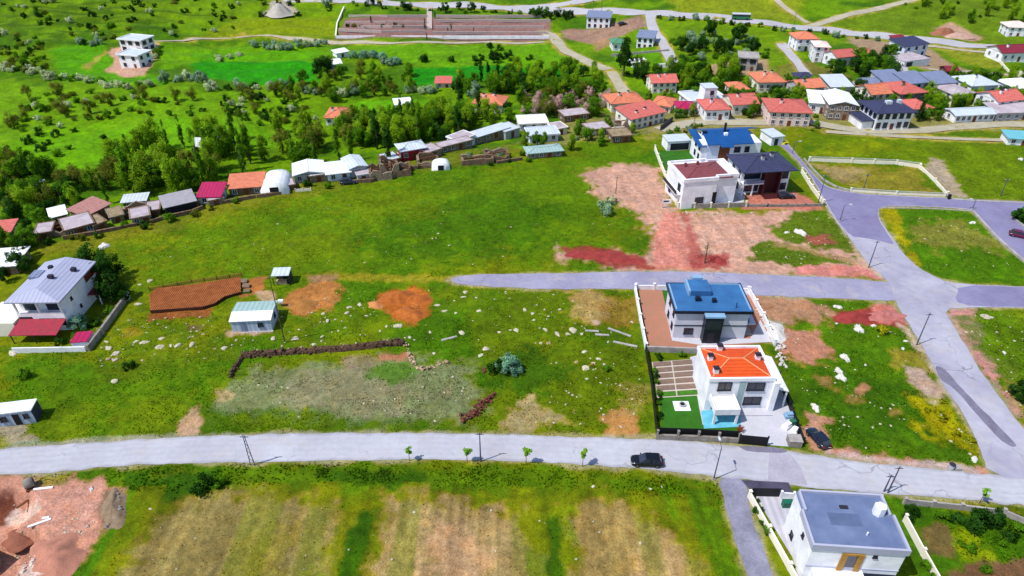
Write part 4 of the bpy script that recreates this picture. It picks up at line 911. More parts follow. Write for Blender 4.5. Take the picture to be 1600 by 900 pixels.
MB().box(-.08, -.08, 1.3, W_+.08, D_+.08, 1.4).build('lid', M_lightmetal, r2); MB().box(.1, -.04, .15, W_-.1, 0, 1.15).build('door', M_greyw, r2)
# ------------------------------------------------------------------ orange roofed villa
a, rz, W, D = frame_roof((1110,591), (1211,590), (1096,541), 6.9)
M_vivid = mat('vivid_orange_tile', (246,92,26), var=.10, scale=.8, rough=.6, wave=('Y', .5, .22), bump=.25)
M_lglass = mat('pale_window_glass', (120,138,164), var=.3, scale=.6, rough=.12, spec=.6)
M_orcap = mat('pale_orange_ridge', (250,170,120), var=.08, rough=.7)
M_yard = mat('white_paving', (214,214,224), var=.06, scale=.4, rough=.9, fine=.05, tint=(204,204,214))
r_ = thing('orange_villa', 'white villa with vivid orange hip roof, balcony and garden beds', 'house', a, rz); FOOT.append((a, rz, W+4, D)); r_.scale.z = .86
MB().box(0, 0, -.3, W, D, 7.6).build('wall', M_white, r_)
mb, hips = roof_hip(W-.7, D-.7, 0, .30, 0); rf = mb.build('roof', M_vivid, r_, False, (.35, .35, 7.75))
cp = MB()
for p, q in hips:
    if (Vector(q)-Vector(p)).length > .2: cp.tube((p[0],p[1],p[2]+.03), (q[0],q[1],q[2]+.03), .11, None, 6)
cp.build('ridge_tiles', M_orcap, rf)
p = MB(); p.box(-.15,-.15,7.3,W+.15,.2,8.05); p.box(-.15,D-.2,7.3,W+.15,D+.15,8.05); p.box(-.15,.2,7.3,.2,D-.2,8.05); p.box(W-.2,.2,7.3,W+.15,D-.2,8.05); p.build('parapet', M_white, r_)
for x, y in ((1.1,4.6),(1.2,1.4),(W-1.4,4.6),(3.3,D-.9)): chimney(r_, x, y, 7.5, 9.1, .75, M_white)
window(r_, 2.6, 0, 6.0, 2.2, 2.0, 0, M_frame, 'balcony_door')
window(r_, 7.6, 0, 5.9, 2.9, 1.9, 0, M_frame); window(r_, 7.6, 0, 2.3, 2.9, 1.9, 0, M_frame)
MB().box(4.9, -.05, .3, 5.9, 0, 7.0).build('glass_strip', mat('pale_glass', (180,206,206), var=.05, rough=.3), r_)
MB().box(.6, -3.4, 3.0, 4.4, -.003, 3.35).build('balcony', M_cream, r_)
bp_ = MB(); bp_.box(.5,-3.5,2.6,4.5,-3.3,4.0); bp_.box(.5,-3.3,2.6,.7,-.004,4.0); bp_.box(4.3,-3.3,2.6,4.5,-.004,4.0); bp_.build('balcony_parapet', M_white, r_)
for x in (.55, 4.1): MB().box(x, -3.45, 0, x+.35, -3.1, 2.6).build('porch_column', M_white, r_)
MB().box(1.1, -.06, .2, 3.9, 0, 2.5).build('glass_door', mat('teal_glass', (70,120,132), var=.2, rough=.2), r_)
MB().box(4.7, -1.6, .02, W+.5, -.004, .25).build('terrace', M_yard, r_)
mb = MB(); mb.add([(W,.3,5.2),(W+3.1,.3,4.0),(W+3.1,D+1,4.0),(W,D+1,5.2),(W,.3,5.4),(W+3.1,.3,4.2),(W+3.1,D+1,4.2),(W,D+1,5.4)], [(3,2,1,0),(4,5,6,7),(0,1,5,4),(1,2,6,5),(2,3,7,6),(3,0,4,7)]); mb.build('carport_roof', M_white, r_)
for y in (.4, D*.5, D+.6): MB().box(W+2.75, y, 0, W+3.0, y+.25, 4.0).build('carport_post', M_white, r_)
MB().box(W+.1, D*.45, 0, W+2.7, D*.45+.15, 4.1).build('carport_back', M_frame, r_)
MB().box(W, -.6, -.2, W+.9, .2, 7.2).build('corner_pier', M_white, r_)
def yard(name, poly, z, m): return structure(sheet(name, px(poly), z, m))
yard('villa_paving', [(1078,558),(1102,552),(1118,604),(1200,612),(1226,600),(1250,690),(1232,698),(1156,692),(1157,650),(1098,664),(1093,640),(1086,600)], .03, M_yard)
tp = tag(sheet('blue_tarpaulin', px([(1095,643),(1112,640),(1156,642),(1158,667),(1100,670)]), .06, mat('cyan_sheet', (122,208,232), var=.08, scale=.8, rough=.5, tint=(96,186,214))), 'cyan sheet laid over the terrace edge of the orange villa', 'sheet')
M_lawn = mat('lawn', (52,116,16), var=.14, scale=.7, rough=.95, fine=.15, bump=.4, bscale=12)
yard('lawn', [(1030,622),(1091,616),(1098,666),(1150,668),(1148,676),(1034,668)], .02, M_lawn)
yard('bed_path', [(1018,566),(1082,561),(1092,618),(1026,622)], .025, mat('bed_path', (214,200,188), var=.08, scale=.8, rough=.95))
M_bed = mat('bed_soil', (142,118,104), var=.15, scale=1.5, rough=.95, fine=.15); M_bedg = mat('bed_green', (70,128,28), var=.2, scale=1.2, rough=.95, fine=.2)
Q = [Vector(G(*q)) for q in ((1018,566),(1082,561),(1092,618),(1026,622))]
def bil(s_, t_): return Q[0].lerp(Q[1], s_).lerp(Q[3].lerp(Q[2], s_), t_)
for i in range(6):
    for j in range(2):
        s0, s1 = (.03, .46) if j == 0 else (.5, .97); t0, t1 = i/6+.025, (i+1)/6-.025
        pl = [bil(s0,t0), bil(s1,t0), bil(s1,t1), bil(s0,t1)]; c = sum(pl, Vector())/4
        o = MB().prism([(p.x-c.x, p.y-c.y) for p in pl], .02, .14).build('garden_bed', M_bedg if i == 5 else M_bed, None, False, (c.x, c.y, 0))
        tag(o, 'bare soil garden bed between pale paths beside the orange villa' if i < 5 else 'planted green garden bed beside the orange villa lawn', 'garden bed', 'garden beds of the orange villa')
c = G(1065, 635); o = thing('garden_slab', 'square white slab with a dark planter on the villa lawn', 'slab', c)
MB().box(-1.3, -1.1, .03, 1.3, 1.1, .14).build('slab', M_white, o); MB().tube((.1,.1,.14), (.1,.1,.5), .5, .6, 10).build('planter', M_greyw, o); MB().tube((.1,.1,.5), (.1,.1,.62), .42, .3, 8).build('soil', M_dark, o)
M_black = mat('black_panel', (26,26,32), var=.2, scale=.5, rough=.6)
fence('street_wall', 'grey block wall with black panel fence in front of the orange villa lawn', [(1026,686),(1090,688),(1153,692)], 1.0, .35, M_block, post=3.2, ph=1.9, pw=.3, postm=M_block)
fence('panel_fence', 'black panel fence standing on the grey block wall of the orange villa', [(1027,680),(1090,682),(1154,686)], 1.7, .08, M_black, post=0, cat='fence')
fence('sliding_gate', 'black sliding gate at the driveway of the orange villa', [(1154,693),(1197,697)], 1.9, .1, M_black, post=4, ph=2.0, pw=.18, cat='gate')
fence('panel_fence', 'dark fence along the driveway side of the orange villa', [(1216,592),(1234,640),(1254,695)], 1.3, .12, M_black, post=4, ph=1.5, pw=.2, cat='fence')
fence('garden_fence', 'thin dark fence between the garden beds and the empty plot', [(1008,548),(1017,600),(1026,684)], 1.4, .08, M_black, post=3, ph=1.5, pw=.12, cat='fence')
r2, W_, D_ = block('gate_box', 'grey concrete box beside the driveway gate', (1232,699), (1252,700), 1.6, 1.2, M_block, 'box'); MB().box(-.05,-.05,1.2,W_+.05,D_+.05,1.3).build('lid', M_con, r2)
fence('garden_wall', 'pale block wall between the garden beds and the blue roofed villa', [(1010,549),(1094,552)], 1.2, .3, M_con, post=0)
# ------------------------------------------------------------------ blue flat-roofed villa
a, rz, W, D = frame_roof((1056,486), (1176,487), (1048,443), 6.4)
M_bluemem = mat('blue_roof_membrane', (64,124,184), var=.08, scale=.35, rough=.5, tint=(52,104,160))
M_lblue = mat('light_blue_trim', (150,190,226), var=.05, rough=.5)
M_navy = mat('navy_cladding', (30,34,54), var=.15, scale=.8, rough=.4)
M_lav = mat('lavender_render', (214,214,228), var=.05, scale=.4, rough=.85, k=.85)
r_ = thing('blue_villa', 'lavender grey villa with flat blue roof and dark entrance block', 'house', a, rz); r_.scale.z = .915; FOOT.append((a, rz, W, D))
MB().box(.3, .3, -.3, W-.3, D-.2, 6.6).build('wall', M_lav, r_)
rf = MB().box(-.1, -.1, 6.6, W+.1, D+.1, 7.0).build('roof', M_bluemem, r_)
p = MB(); t_ = .28
p.box(-.2,-.2,6.45,W+.2,-.1,7.12); p.box(-.2,D+.1,6.45,W+.2,D+.2,7.12); p.box(-.2,-.1,6.45,-.1,D+.1,7.12); p.box(W+.1,-.1,6.45,W+.2,D+.1,7.12); p.build('fascia', M_navy, r_)
for bx in ((W-.35,.4,7.0,W-.1,D-.3,7.2),(W*.55,D-.35,7.0,W-.4,D-.1,7.2),(.1,.4,7.0,.35,D-.4,7.2)): MB().box(*bx).build('roof_trim', M_lblue, rf)
MB().box(3.6, 4.8, 7.0, 7.4, D-.2, 8.2).build('roof_block', M_bluemem, rf); MB().box(3.2, 4.8, 7.0, 3.55, D-.2, 8.3).build('roof_trim', M_lblue, rf); MB().box(4.6, D-.15, 7.0, 6.6, D+.9, 8.6).build('stair_head', M_lblue, rf)
MB().box(4.2, 3.0, 7.0, 5.1, 3.8, 7.9).build('chimney', M_navy, rf); MB().box(7.2, 2.6, 7.0, 7.9, 3.3, 7.8).build('chimney', M_navy, rf); MB().tube((11.2,1.2,7.0), (11.2,1.2,8.2), .08, .08, 6).build('vent_pipe', M_navy, rf)
MB().box(5.4, -1.3, -.1, 8.6, .297, 6.4).build('entrance_block', M_navy, r_)
MB().box(5.2, -1.5, 6.4, 8.8, -.21, 6.75).build('entrance_roof', M_lblue, r_)
MB().box(5.6, -1.34, 3.4, 8.4, -1.3, 6.0).build('entrance_glass', M_glass, r_); MB().box(6.2, -1.36, 0, 7.4, -1.3, 2.5).build('front_door', M_frame, r_)
mb = MB(); mb.box(.2, .22, 3.1, 5.4, .297, 3.3); mb.box(8.6, .22, 3.1, W-.2, .297, 3.3); mb.build('floor_band', M_navy, r_)
window(r_, 3.0, .3, 1.8, 1.7, 1.5, 0, M_frame)
for y in (2.0, 5.6):
    for z in (1.8, 4.9): window(r_, .3, y, z, 1.2, 1.4, R(-90), M_frame)
MB().box(W-.3, 1.0, 2.9, W+1.6, D-.6, 3.1).build('side_balcony', M_lav, r_)
for k in range(4): MB().box(W+.2, 1.2+k*1.7, 3.1, W+.3, 2.5+k*1.7, 4.1).build('balcony_panel', M_navy, r_)
MB().box(W-.3, 1.2, .0, W+1.4, D-.8, .3).build('side_step', M_con, r_)
yard('villa_yard', [(998,452),(1180,460),(1206,534),(1094,546),(1012,543)], .004, mat('pink_soil', (186,122,104), var=.14, scale=.6, rough=.95, fine=.12, tint=(176,132,100)))
yard('villa_paving', [(1040,482),(1056,484),(1060,528),(1172,529),(1188,500),(1206,534),(1100,540),(1050,532)], .016, M_yard)
yard('lawn', [(1034,452),(1060,453),(1060,476),(1040,478)], .018, M_lawn)
fence('garden_wall', 'white low wall with posts along the road behind the blue roofed villa', [(993,452),(1050,452),(1130,455),(1168,457)], 1.0, .22, M_white, post=5, ph=1.4, pw=.35)
fence('garden_wall', 'white wall with posts beside the bare yard of the blue roofed villa', [(992,454),(1000,500),(1009,546)], 1.2, .3, M_white, post=5, ph=1.5, pw=.38)
fence('garden_wall', 'white wall down the far side of the blue roofed villa', [(1170,458),(1192,498),(1210,540)], 1.2, .25, M_white, post=5, ph=1.5, pw=.35)
# ------------------------------------------------------------------ flat grey-roofed villa, bottom right
a, rz, W, D = frame_roof((1270,853), (1424,863), (1258,766), 7.5)
M_grey_mem = mat('grey_roof_membrane', (124,140,176), var=.10, scale=.28, rough=.6, tint=(98,114,156))
M_lilacp = mat('lilac_parapet', (196,198,222), var=.05, rough=.7)
r_ = thing('grey_roof_villa', 'white villa with flat slate grey roof and wooden window frame', 'house', a, rz); FOOT.append((a, rz, W, D))
MB().box(.2, .2, -.3, W-.2, D-.2, 7.2).build('wall', M_white, r_)
rf = MB().box(.2, .2, 7.2, W-.2, D-.2, 7.35).build('roof', M_grey_mem, r_)
p = MB(); p.box(0,0,6.7,W,.28,7.7); p.box(.6,D-.28,6.7,W-.3,D,7.7); p.box(0,.28,6.7,.28,D*.62,7.7); p.box(.4,D*.62,6.7,.7,D-.28,7.7); p.box(W-.28,.28,6.7,W,D*.62,7.7); p.box(W-.7,D*.62,6.7,W-.4,D-.28,7.7); p.build('parapet', M_lilacp, r_)
mb = MB(); mb.prism([(W-1.9+.75*math.cos(i*math.pi/3+.3), D*.66+.7*math.sin(i*math.pi/3+.3)) for i in range(6)], 7.35, 8.8); mb.build('chimney', M_white, rf)
MB().box(W*.44, D*.70, 7.35, W*.53, D*.76, 7.5).build('drain_cover', M_frame, rf); MB().tube((W*.62,D*.26,7.35), (W*.62,D*.26,7.85), .1, .1, 8).build('vent_pipe', M_white, rf)
MB().box(W*.28, D*.40, 7.352, W*.62, D*.62, 7.37).build('roof_patch', mat('grey_roof_patch', (100,116,154), var=.1, rough=.6), rf)
M_gold = mat('golden_wood', (196,142,58), var=.15, scale=1.5, rough=.6)
fr_ = MB(); fr_.box(W*.34,-.0,1.0,W*.40,.2,6.3); fr_.box(W*.51,-.0,1.0,W*.57,.2,6.3); fr_.box(W*.40,-.0,6.0,W*.51,.2,6.3); wd = fr_.build('window_frame', M_gold, r_)
MB().box(W*.40, .1, 3.6, W*.51, .19, 6.0).build('pane', M_glass, wd); MB().box(W*.40, .08, 1.0, W*.51, .19, 3.55).build('spandrel', M_lilacp, wd)
window(r_, W*.68, .2, 6.0, .5, .4, 0, M_frame)
MB().box(.15, .12, 3.3, W*.33, .2, 3.42).build('floor_band', M_lilacp, r_); MB().box(W*.58, .12, 3.3, W-.15, .2, 3.42).build('floor_band', M_lilacp, r_)
MB().box(1.0, -3.2, -.1, W*.62, .19, 2.9).build('ground_floor_wing', M_white, r_)
MB().box(W*.63, -2.6, 2.3, W-.3, .19, 2.5).build('pergola', M_navy, r_)
for x in (W*.65, W*.95): MB().box(x, -2.5, 0, x+.15, -2.35, 2.3).build('pergola_post', M_frame, r_)
window(r_, .2, 3.0, 5.4, .6, .7, R(-90), M_frame); window(r_, .2, 5.5, 2.0, .9, 1.0, R(-90), M_frame)
yard('villa_paving', [(1178,772),(1258,776),(1275,860),(1282,1000),(1300,1000),(1268,920)], .02, mat('tile_paving', (216,214,224), var=.05, scale=.5, rough=.85, wave=('X', .3, .16, .0), tint=(198,196,210)))
yard('gate_apron', [(1158,750),(1232,754),(1240,772),(1178,772)], .031, mat('dark_apron', (84,80,104), var=.2, scale=.6, rough=.95, fine=.1))
fence('garden_wall', 'cream coped wall between the lane and the grey roofed villa', [(1170,778),(1200,832),(1232,890),(1262,945)], 1.2, .25, M_cream, post=6, ph=1.5, pw=.35)
fence('sliding_gate', 'black gate at the drive of the grey roofed villa', [(1173,775),(1218,776)], 1.7, .1, M_black, post=0, cat='gate')
fence('garden_wall', 'white slatted wall next to the black gate of the grey roofed villa', [(1219,778),(1258,781)], 1.2, .2, M_white, post=2.0, ph=1.4, pw=.25)
fence('garden_wall', 'cream wall between the grey roofed villa and the vegetable garden', [(1412,815),(1440,868),(1475,930)], 1.3, .2, M_cream, post=4, ph=1.5, pw=.3)
fence('garden_wall', 'low block wall with posts along the road by the vegetable garden', [(1412,787),(1500,796),(1566,804),(1640,836)], 1.0, .25, M_con, post=4.5, ph=1.2, pw=.35)
o = tag(MB().box(-.7,-.35,0,.7,.35,1.0).build('wheeled_bin', mat('bin_green', (30,110,84), var=.1, rough=.5), None, False, G(1229,791)), 'dark green bin standing on the white paving', 'bin')
MB().box(-.75,-.4,1.0,.75,.4,1.1).build('lid', MATS['bin_green'], o); 
for x in (-.5, .5): MB().tube((x-.05,.3,.1), (x+.05,.3,.1), .12, .12, 8).build('wheel', M_black, o)
# ------------------------------------------------------------------ three villas by the crossing
a, rz, W, D = frame_roof((1070,281), (1157,274), (1064,251), 8.0)
M_brown = mat('brown_red_tile', (146,78,84), var=.12, scale=.8, rough=.7, wave=('Y', .5, .22), bump=.25)
r_ = thing('brown_roof_villa', 'white box villa with brown red roof inside its parapet', 'house', a, rz); FOOT.append((a, rz, W, D))
MB().box(0, 0, -.3, W*.60, D, 7.6).build('wall', M_white, r_); MB().box(W*.60+.003, 1.0, -.3, W, D-.8, 7.6).build('side_block', M_white, r_)
mb, hips = roof_hip(W*.86, D-1.2, 0, .22, 0); rf = mb.build('roof', M_brown, r_, False, (.5, .6, 7.5))
cp = MB()
for p, q in hips:
    if (Vector(q)-Vector(p)).length > .2: cp.tube((p[0],p[1],p[2]+.03), (q[0],q[1],q[2]+.03), .12, None, 6)
cp.build('ridge_tiles', M_brown, rf)
p = MB(); p.box(-.2,-.2,7.2,W*.6+.2,.25,8.1); p.box(W*.6+.2,.85,7.2,W+.2,1.3,8.1); p.box(-.2,D-.25,7.2,W*.7,D+.2,8.1); p.box(W*.7,D-1.1,7.2,W+.2,D-.7,8.1); p.box(-.2,.25,7.2,.25,D-.25,8.1); p.box(W-.25,1.3,7.2,W+.2,D-1.1,8.1); p.box(W*.6-.05,.25,7.2,W*.6+.2,1.3,8.1); p.box(W*.7-.2,D-.7,7.2,W*.7,D-.25,8.1); p.build('parapet', M_white, r_)
for x, y in ((3.0,7.2),(6.4,7.6)): chimney(r_, x, y, 7.8, 9.0, .55, M_brown, False)
window(r_, 4.6, 0, 2.0, 2.2, 1.9, 0, M_frame); MB().box(W*.6-.7, -.06, 0, W*.6+.35, 0, 4.0).build('entrance', M_dark, r_)
window(r_, 0, 2.4, 5.0, 1.6, 1.8, R(-90), M_frame); window(r_, 0, 7.8, 1.8, 1.4, 1.4, R(-90), M_frame)
MB().box(-1.3, 1.0, 3.4, -.003, D-1, 3.6).build('side_balcony', M_white, r_); MB().box(-1.3, 1.0, 3.6, -1.2, D-1, 4.6).build('railing', M_frame, r_)
MB().box(W, 2.0, 0, W+2.6, 7.0, .15).build('terrace', M_con, r_)
a, rz, W, D = frame_roof((1163,271), (1248,266), (1157,240), 7.0)
r_ = thing('slate_roof_villa', 'white villa with dark slate hip roof and dark red porch', 'house', a, rz); FOOT.append((a, rz, W, D))
o_ = .9
MB().box(o_, o_+2, -.3, W-o_, D-o_, 6.8).build('wall', M_white, r_)
mb, hips = roof_hip(W, D, 7.0, .30, 0); rf = mb.build('roof', M_darkblue, r_); cp = MB()
for p, q in hips:
    if (Vector(q)-Vector(p)).length > .2: cp.tube((p[0],p[1],p[2]+.03), (q[0],q[1],q[2]+.03), .13, None, 6)
cp.build('ridge_tiles', M_darkblue, rf)
for x, y in ((6.6,4.6),(9.6,6.0)): chimney(r_, x, y, 7.4, 9.4, .8, M_greyw)
M_dred = mat('dark_red_cladding', (84,30,38), var=.15, rough=.6)
MB().box(W*.44, o_, 0, W*.44+.5, o_+1.99, 6.7).build('porch_pier', M_dred, r_); MB().box(W*.44+.5, o_+1.5, 0, W*.72, o_+1.98, 6.6).build('entrance_wall', M_dred, r_); MB().box(W*.72, o_, 0, W*.72+.4, o_+1.99, 6.7).build('porch_pier', M_dred, r_)
MB().box(o_, o_, 3.2, W*.44-.003, o_+1.99, 3.45).build('balcony', M_white, r_); MB().box(o_, o_, 3.45, W*.44-.003, o_+.1, 4.3).build('railing', M_bluegrey, r_)
for x in (o_, o_+2.6): MB().box(x, o_+.1, 0, x+.3, o_+.4, 3.2).build('porch_column', M_white, r_)
for z in (.4, 3.9): MB().box(o_+.8, o_+1.93, z, W*.42, o_+1.99, z+2.3).build('glass_door', M_glass, r_)
MB().box(W*.78, o_+1.0, -.2, W-o_, o_+1.99, 6.8).build('bay', M_white, r_); window(r_, W*.85, o_+1.0, 5.0, 1.6, 1.8, 0, M_frame); window(r_, W*.85, o_+1.0, 1.9, 1.6, 1.8, 0, M_frame)
for y in (4.2, 8.0):
    for z in (1.9, 5.0): window(r_, o_, y, z, 1.4, 1.7, R(-90), M_frame)
MB().box(W*.44, -1.2, 0, W*.8, o_-.003, .25).build('step', M_dred, r_)
a, rz, W, D = frame_roof((1096,227), (1197,223), (1096,204), 6.4)
M_cobalt = mat('cobalt_sheet_roof', (28,92,164), var=.08, scale=.4, rough=.45, wave=('X', .4, .2))
r_ = thing('cobalt_villa', 'white villa with wide cobalt blue sheet roof and brown cladding', 'house', a, rz); FOOT.append((a, rz, W, D))
MB().box(.8, .8, -.3, W-.8, D-.5, 6.2).build('wall', M_white, r_)
mb = MB()
def slab(mb, x0, y0, x1, y1, z0, z1, th=.2):     # sheet rising to the back
    mb.add([(x0,y0,z0),(x1,y0,z0),(x1,y1,z1),(x0,y1,z1),(x0,y0,z0+th),(x1,y0,z0+th),(x1,y1,z1+th),(x0,y1,z1+th)], [(3,2,1,0),(4,5,6,7),(0,1,5,4),(1,2,6,5),(2,3,7,6),(3,0,4,7)])
slab(mb, 1.9, 0, W-3.2, D*.62, 6.2, 8.0); rf = mb.build('roof', M_cobalt, r_)
mb = MB(); slab(mb, 1.9, D*.62, W, D+.5, 8.0, 6.6); mb.build('roof_slope', M_cobalt, r_)
mb = MB(); slab(mb, -.4, .4, 1.88, D+.4, 5.6, 6.6); mb.build('side_roof', M_cobalt, r_)
mb = MB(); slab(mb, 5.4, -1.2, 9.0, -.02, 5.9, 6.2, .18); mb.build('canopy', M_cobalt, r_)
g = MB(); g.add([(2.0,.85,6.1),(2.0,D*.62,6.1),(2.0,D*.62,7.95),(2.2,.85,6.1),(2.2,D*.62,6.1),(2.2,D*.62,7.95)], [(2,1,0),(3,4,5),(0,3,5,2)]); g.add([(W-3.5,.85,6.1),(W-3.5,D*.62,6.1),(W-3.5,D*.62,7.95),(W-3.3,.85,6.1),(W-3.3,D*.62,6.1),(W-3.3,D*.62,7.95)], [(2,1,0),(3,4,5),(0,3,5,2)]); g.build('gable_wall', M_white, r_)
MB().box(2.2, .7, 0.2, 5.2, .797, 5.6).build('bay_panel', M_bluew, r_); MB().box(5.6, .7, .2, 8.6, .797, 5.6).build('wood_cladding', M_wood, r_)
window(r_, 10.8, .8, 4.4, 1.8, 1.6, 0, M_frame); MB().box(W-5.4, .72, .4, W-1.2, .797, 3.0).build('glass_door', M_glass, r_); window(r_, 13.6, .8, 4.4, 1.4, 1.6, 0, M_frame)
for y in (3.0, 6.0):
    for z in (2.0, 4.6): window(r_, .8, y, z, 1.3, 1.4, R(-90), M_frame)
MB().tube((8.2,5.4,7.2), (8.2,5.4,10.4), .35, .35, 10).build('flue', M_navy, rf); MB().box(7.6,3.6,6.8,8.6,4.4,8.1).build('chimney', M_white, rf); MB().box(1.9,4.8,7.2,3.0,5.6,8.4).build('chimney', M_navy, rf)
yard('villa_paving', [(1064,262),(1150,240),(1166,300),(1160,322),(1062,326),(1058,300)], .01, M_yard)
yard('lawn', [(1028,238),(1080,236),(1094,260),(1044,268)], .012, M_lawn)
r2, W_, D_ = block('garage', 'low white garage with dark glazed front beside the lawn', (1042,236), (1077,234), 5, 2.8, M_white, 'garage'); MB().box(.9, -.06, .2, W_-.4, 0, 2.2).build('garage_door', M_navy, r2); MB().box(-.2,-.2,2.8,W_+.2,D_+.2,3.0).build('roof', M_lightmetal, r2)
fence('boundary_wall', 'pale wall running from the garage down to the brown roofed villa', [(1023,235),(1033,262),(1045,292),(1057,322)], 1.3, .25, M_cream, post=5, ph=1.6, pw=.35)
fence('boundary_wall', 'block wall with pale posts in front of the brown roofed villa', [(1059,325),(1110,325),(1165,323)], 1.2, .3, M_block, post=4.5, ph=1.5, pw=.35, postm=M_cream)
fence('boundary_wall', 'low stone wall in front of the slate roofed villa', [(1168,323),(1230,323),(1286,322)], .7, .3, M_block, post=6, ph=.9, pw=.3)
fence('boundary_wall', 'pale wall with posts between the slate roofed villa and the street', [(1252,270),(1268,296),(1286,320)], 1.1, .25, M_cream, post=4, ph=1.4, pw=.35)
r2, W_, D_ = block('lean_to', 'white lean-to building behind the cobalt roofed villa', (1204,228), (1222,226), 6, 2.6, M_white, 'building'); MB().box(-.3,-.3,2.6,W_+.3,D_+.3,2.8).build('roof', M_lightmetal, r2); MB().box(1, -.05, 0, 2.2, 0, 2.1).build('door', M_frame, r2)
dome('yellow_tarpaulin', 'yellow tarpaulin heap beside the white lean-to', 1228, 226, 1.4, .8, .8, mat('yellow_sheet', (220,210,20), var=.1, rough=.5), .2, 'tarpaulin')
# walled empty lot by the crossing
fence('lot_wall', 'white wall with pillars along the far side of the walled empty lot', [(1264,252),(1330,254),(1400,257),(1436,262)], .9, .18, M_cream, post=8, ph=1.3, pw=.4, rail=M_wframe)
fence('lot_wall', 'white wall with pillars on the track side of the walled empty lot', [(1437,263),(1460,285),(1479,306)], .9, .22, M_cream, post=6, ph=1.2, pw=.4)
fence('lot_wall', 'low white wall with pillars along the road side of the walled lot', [(1329,299),(1400,304),(1476,307)], .5, .18, M_cream, post=9, ph=.95, pw=.36, rail=M_wframe)
fence('lot_wall', 'curved pale kerb wall at the corner of the walled empty lot', [(1256,249),(1270,266),(1286,282),(1308,294),(1328,299)], .5, .3, M_con, post=0)
def kerb(label, line, h=.13, wd=.3):
    pts = dense([G(u, v) for u, v in line], 2.0, 0, False); mb = MB(); b0 = pts[0]
    for i in range(len(pts)-1): mb.beam(Vector((pts[i].x-b0.x, pts[i].y-b0.y, -.05)), Vector((pts[i+1].x-b0.x, pts[i+1].y-b0.y, -.05)), wd, h+.05)
    return structure(mb.build('kerb', M_con, None, False, (b0.x, b0.y, .0)))
kerb('', [(1378,325),(1450,326),(1518,330)]); kerb('', [(1520,331),(1556,371),(1598,408),(1640,435)], .4, .6); kerb('', [(1478,311),(1540,315),(1640,319)])
kerb('', [(1290,322),(1304,342),(1322,368)], .12, .25)
yard('planted_island', R3b, .044, M_lawn); kerb('', [(1580,339),(1622,371),(1700,421)], .3, .35)
# ------------------------------------------------------------------ plants
def leafmat(name, dark, light, scale=.9, rnd=.18):
    m = mat(name, light, var=.18, scale=scale, rough=.75, tint=dark, rnd=rnd, spec=.1, k=1.15, fine=.22)
    n_ = m.node_tree.nodes; l_ = m.node_tree.links; b_ = n_['Principled BSDF']; out_ = n_['Material Output']
    tc = n_.new('ShaderNodeTexCoord'); sb = n_.new('ShaderNodeVectorMath'); sb.operation = 'SUBTRACT'; sb.inputs[1].default_value = (.5, .5, .38); l_.new(tc.outputs['Generated'], sb.inputs[0])
    vt = n_.new('ShaderNodeVectorTransform'); vt.vector_type = 'NORMAL'; vt.convert_from = 'OBJECT'; vt.convert_to = 'WORLD'; l_.new(sb.outputs[0], vt.inputs[0])
    nm_ = n_.new('ShaderNodeVectorMath'); nm_.operation = 'NORMALIZE'; l_.new(vt.outputs[0], nm_.inputs[0])
    ge = n_.new('ShaderNodeNewGeometry'); ad = n_.new('ShaderNodeVectorMath'); ad.operation = 'MULTIPLY_ADD'; ad.inputs[1].default_value = (.55, .55, .55); l_.new(ge.outputs['Normal'], ad.inputs[0]); l_.new(nm_.outputs[0], ad.inputs[2])
    n3_ = n_.new('ShaderNodeVectorMath'); n3_.operation = 'NORMALIZE'; l_.new(ad.outputs[0], n3_.inputs[0]); l_.new(n3_.outputs[0], b_.inputs['Normal'])
    tr = n_.new('ShaderNodeBsdfTranslucent'); l_.new(b_.inputs['Base Color'].links[0].from_socket, tr.inputs['Color'])
    mx = n_.new('ShaderNodeMixShader'); mx.inputs[0].default_value = .5; l_.new(b_.outputs[0], mx.inputs[1]); l_.new(tr.outputs[0], mx.inputs[2]); l_.new(mx.outputs[0], out_.inputs['Surface'])
    return m
L_green = leafmat('leaves_green', (42,86,8), (104,150,20))
L_spring = leafmat('leaves_spring', (72,118,10), (146,176,28))
L_olive = leafmat('leaves_olive', (62,80,16), (126,132,40))
L_dark = leafmat('leaves_dark', (20,52,10), (54,98,24))
L_silver = leafmat('leaves_silver', (70,112,72), (168,190,158))
L_white = leafmat('blossom_white', (96,140,50), (226,236,190), 1.6)
L_pink = leafmat('blossom_pink', (132,100,84), (226,190,184), 1.6)
L_yellow = leafmat('leaves_yellow', (96,120,14), (196,190,28))
L_teal = leafmat('leaves_teal', (58,104,78), (142,184,156))
M_bark = mat('bark', (104,86,66), var=.25, scale=2.5, rough=.95)
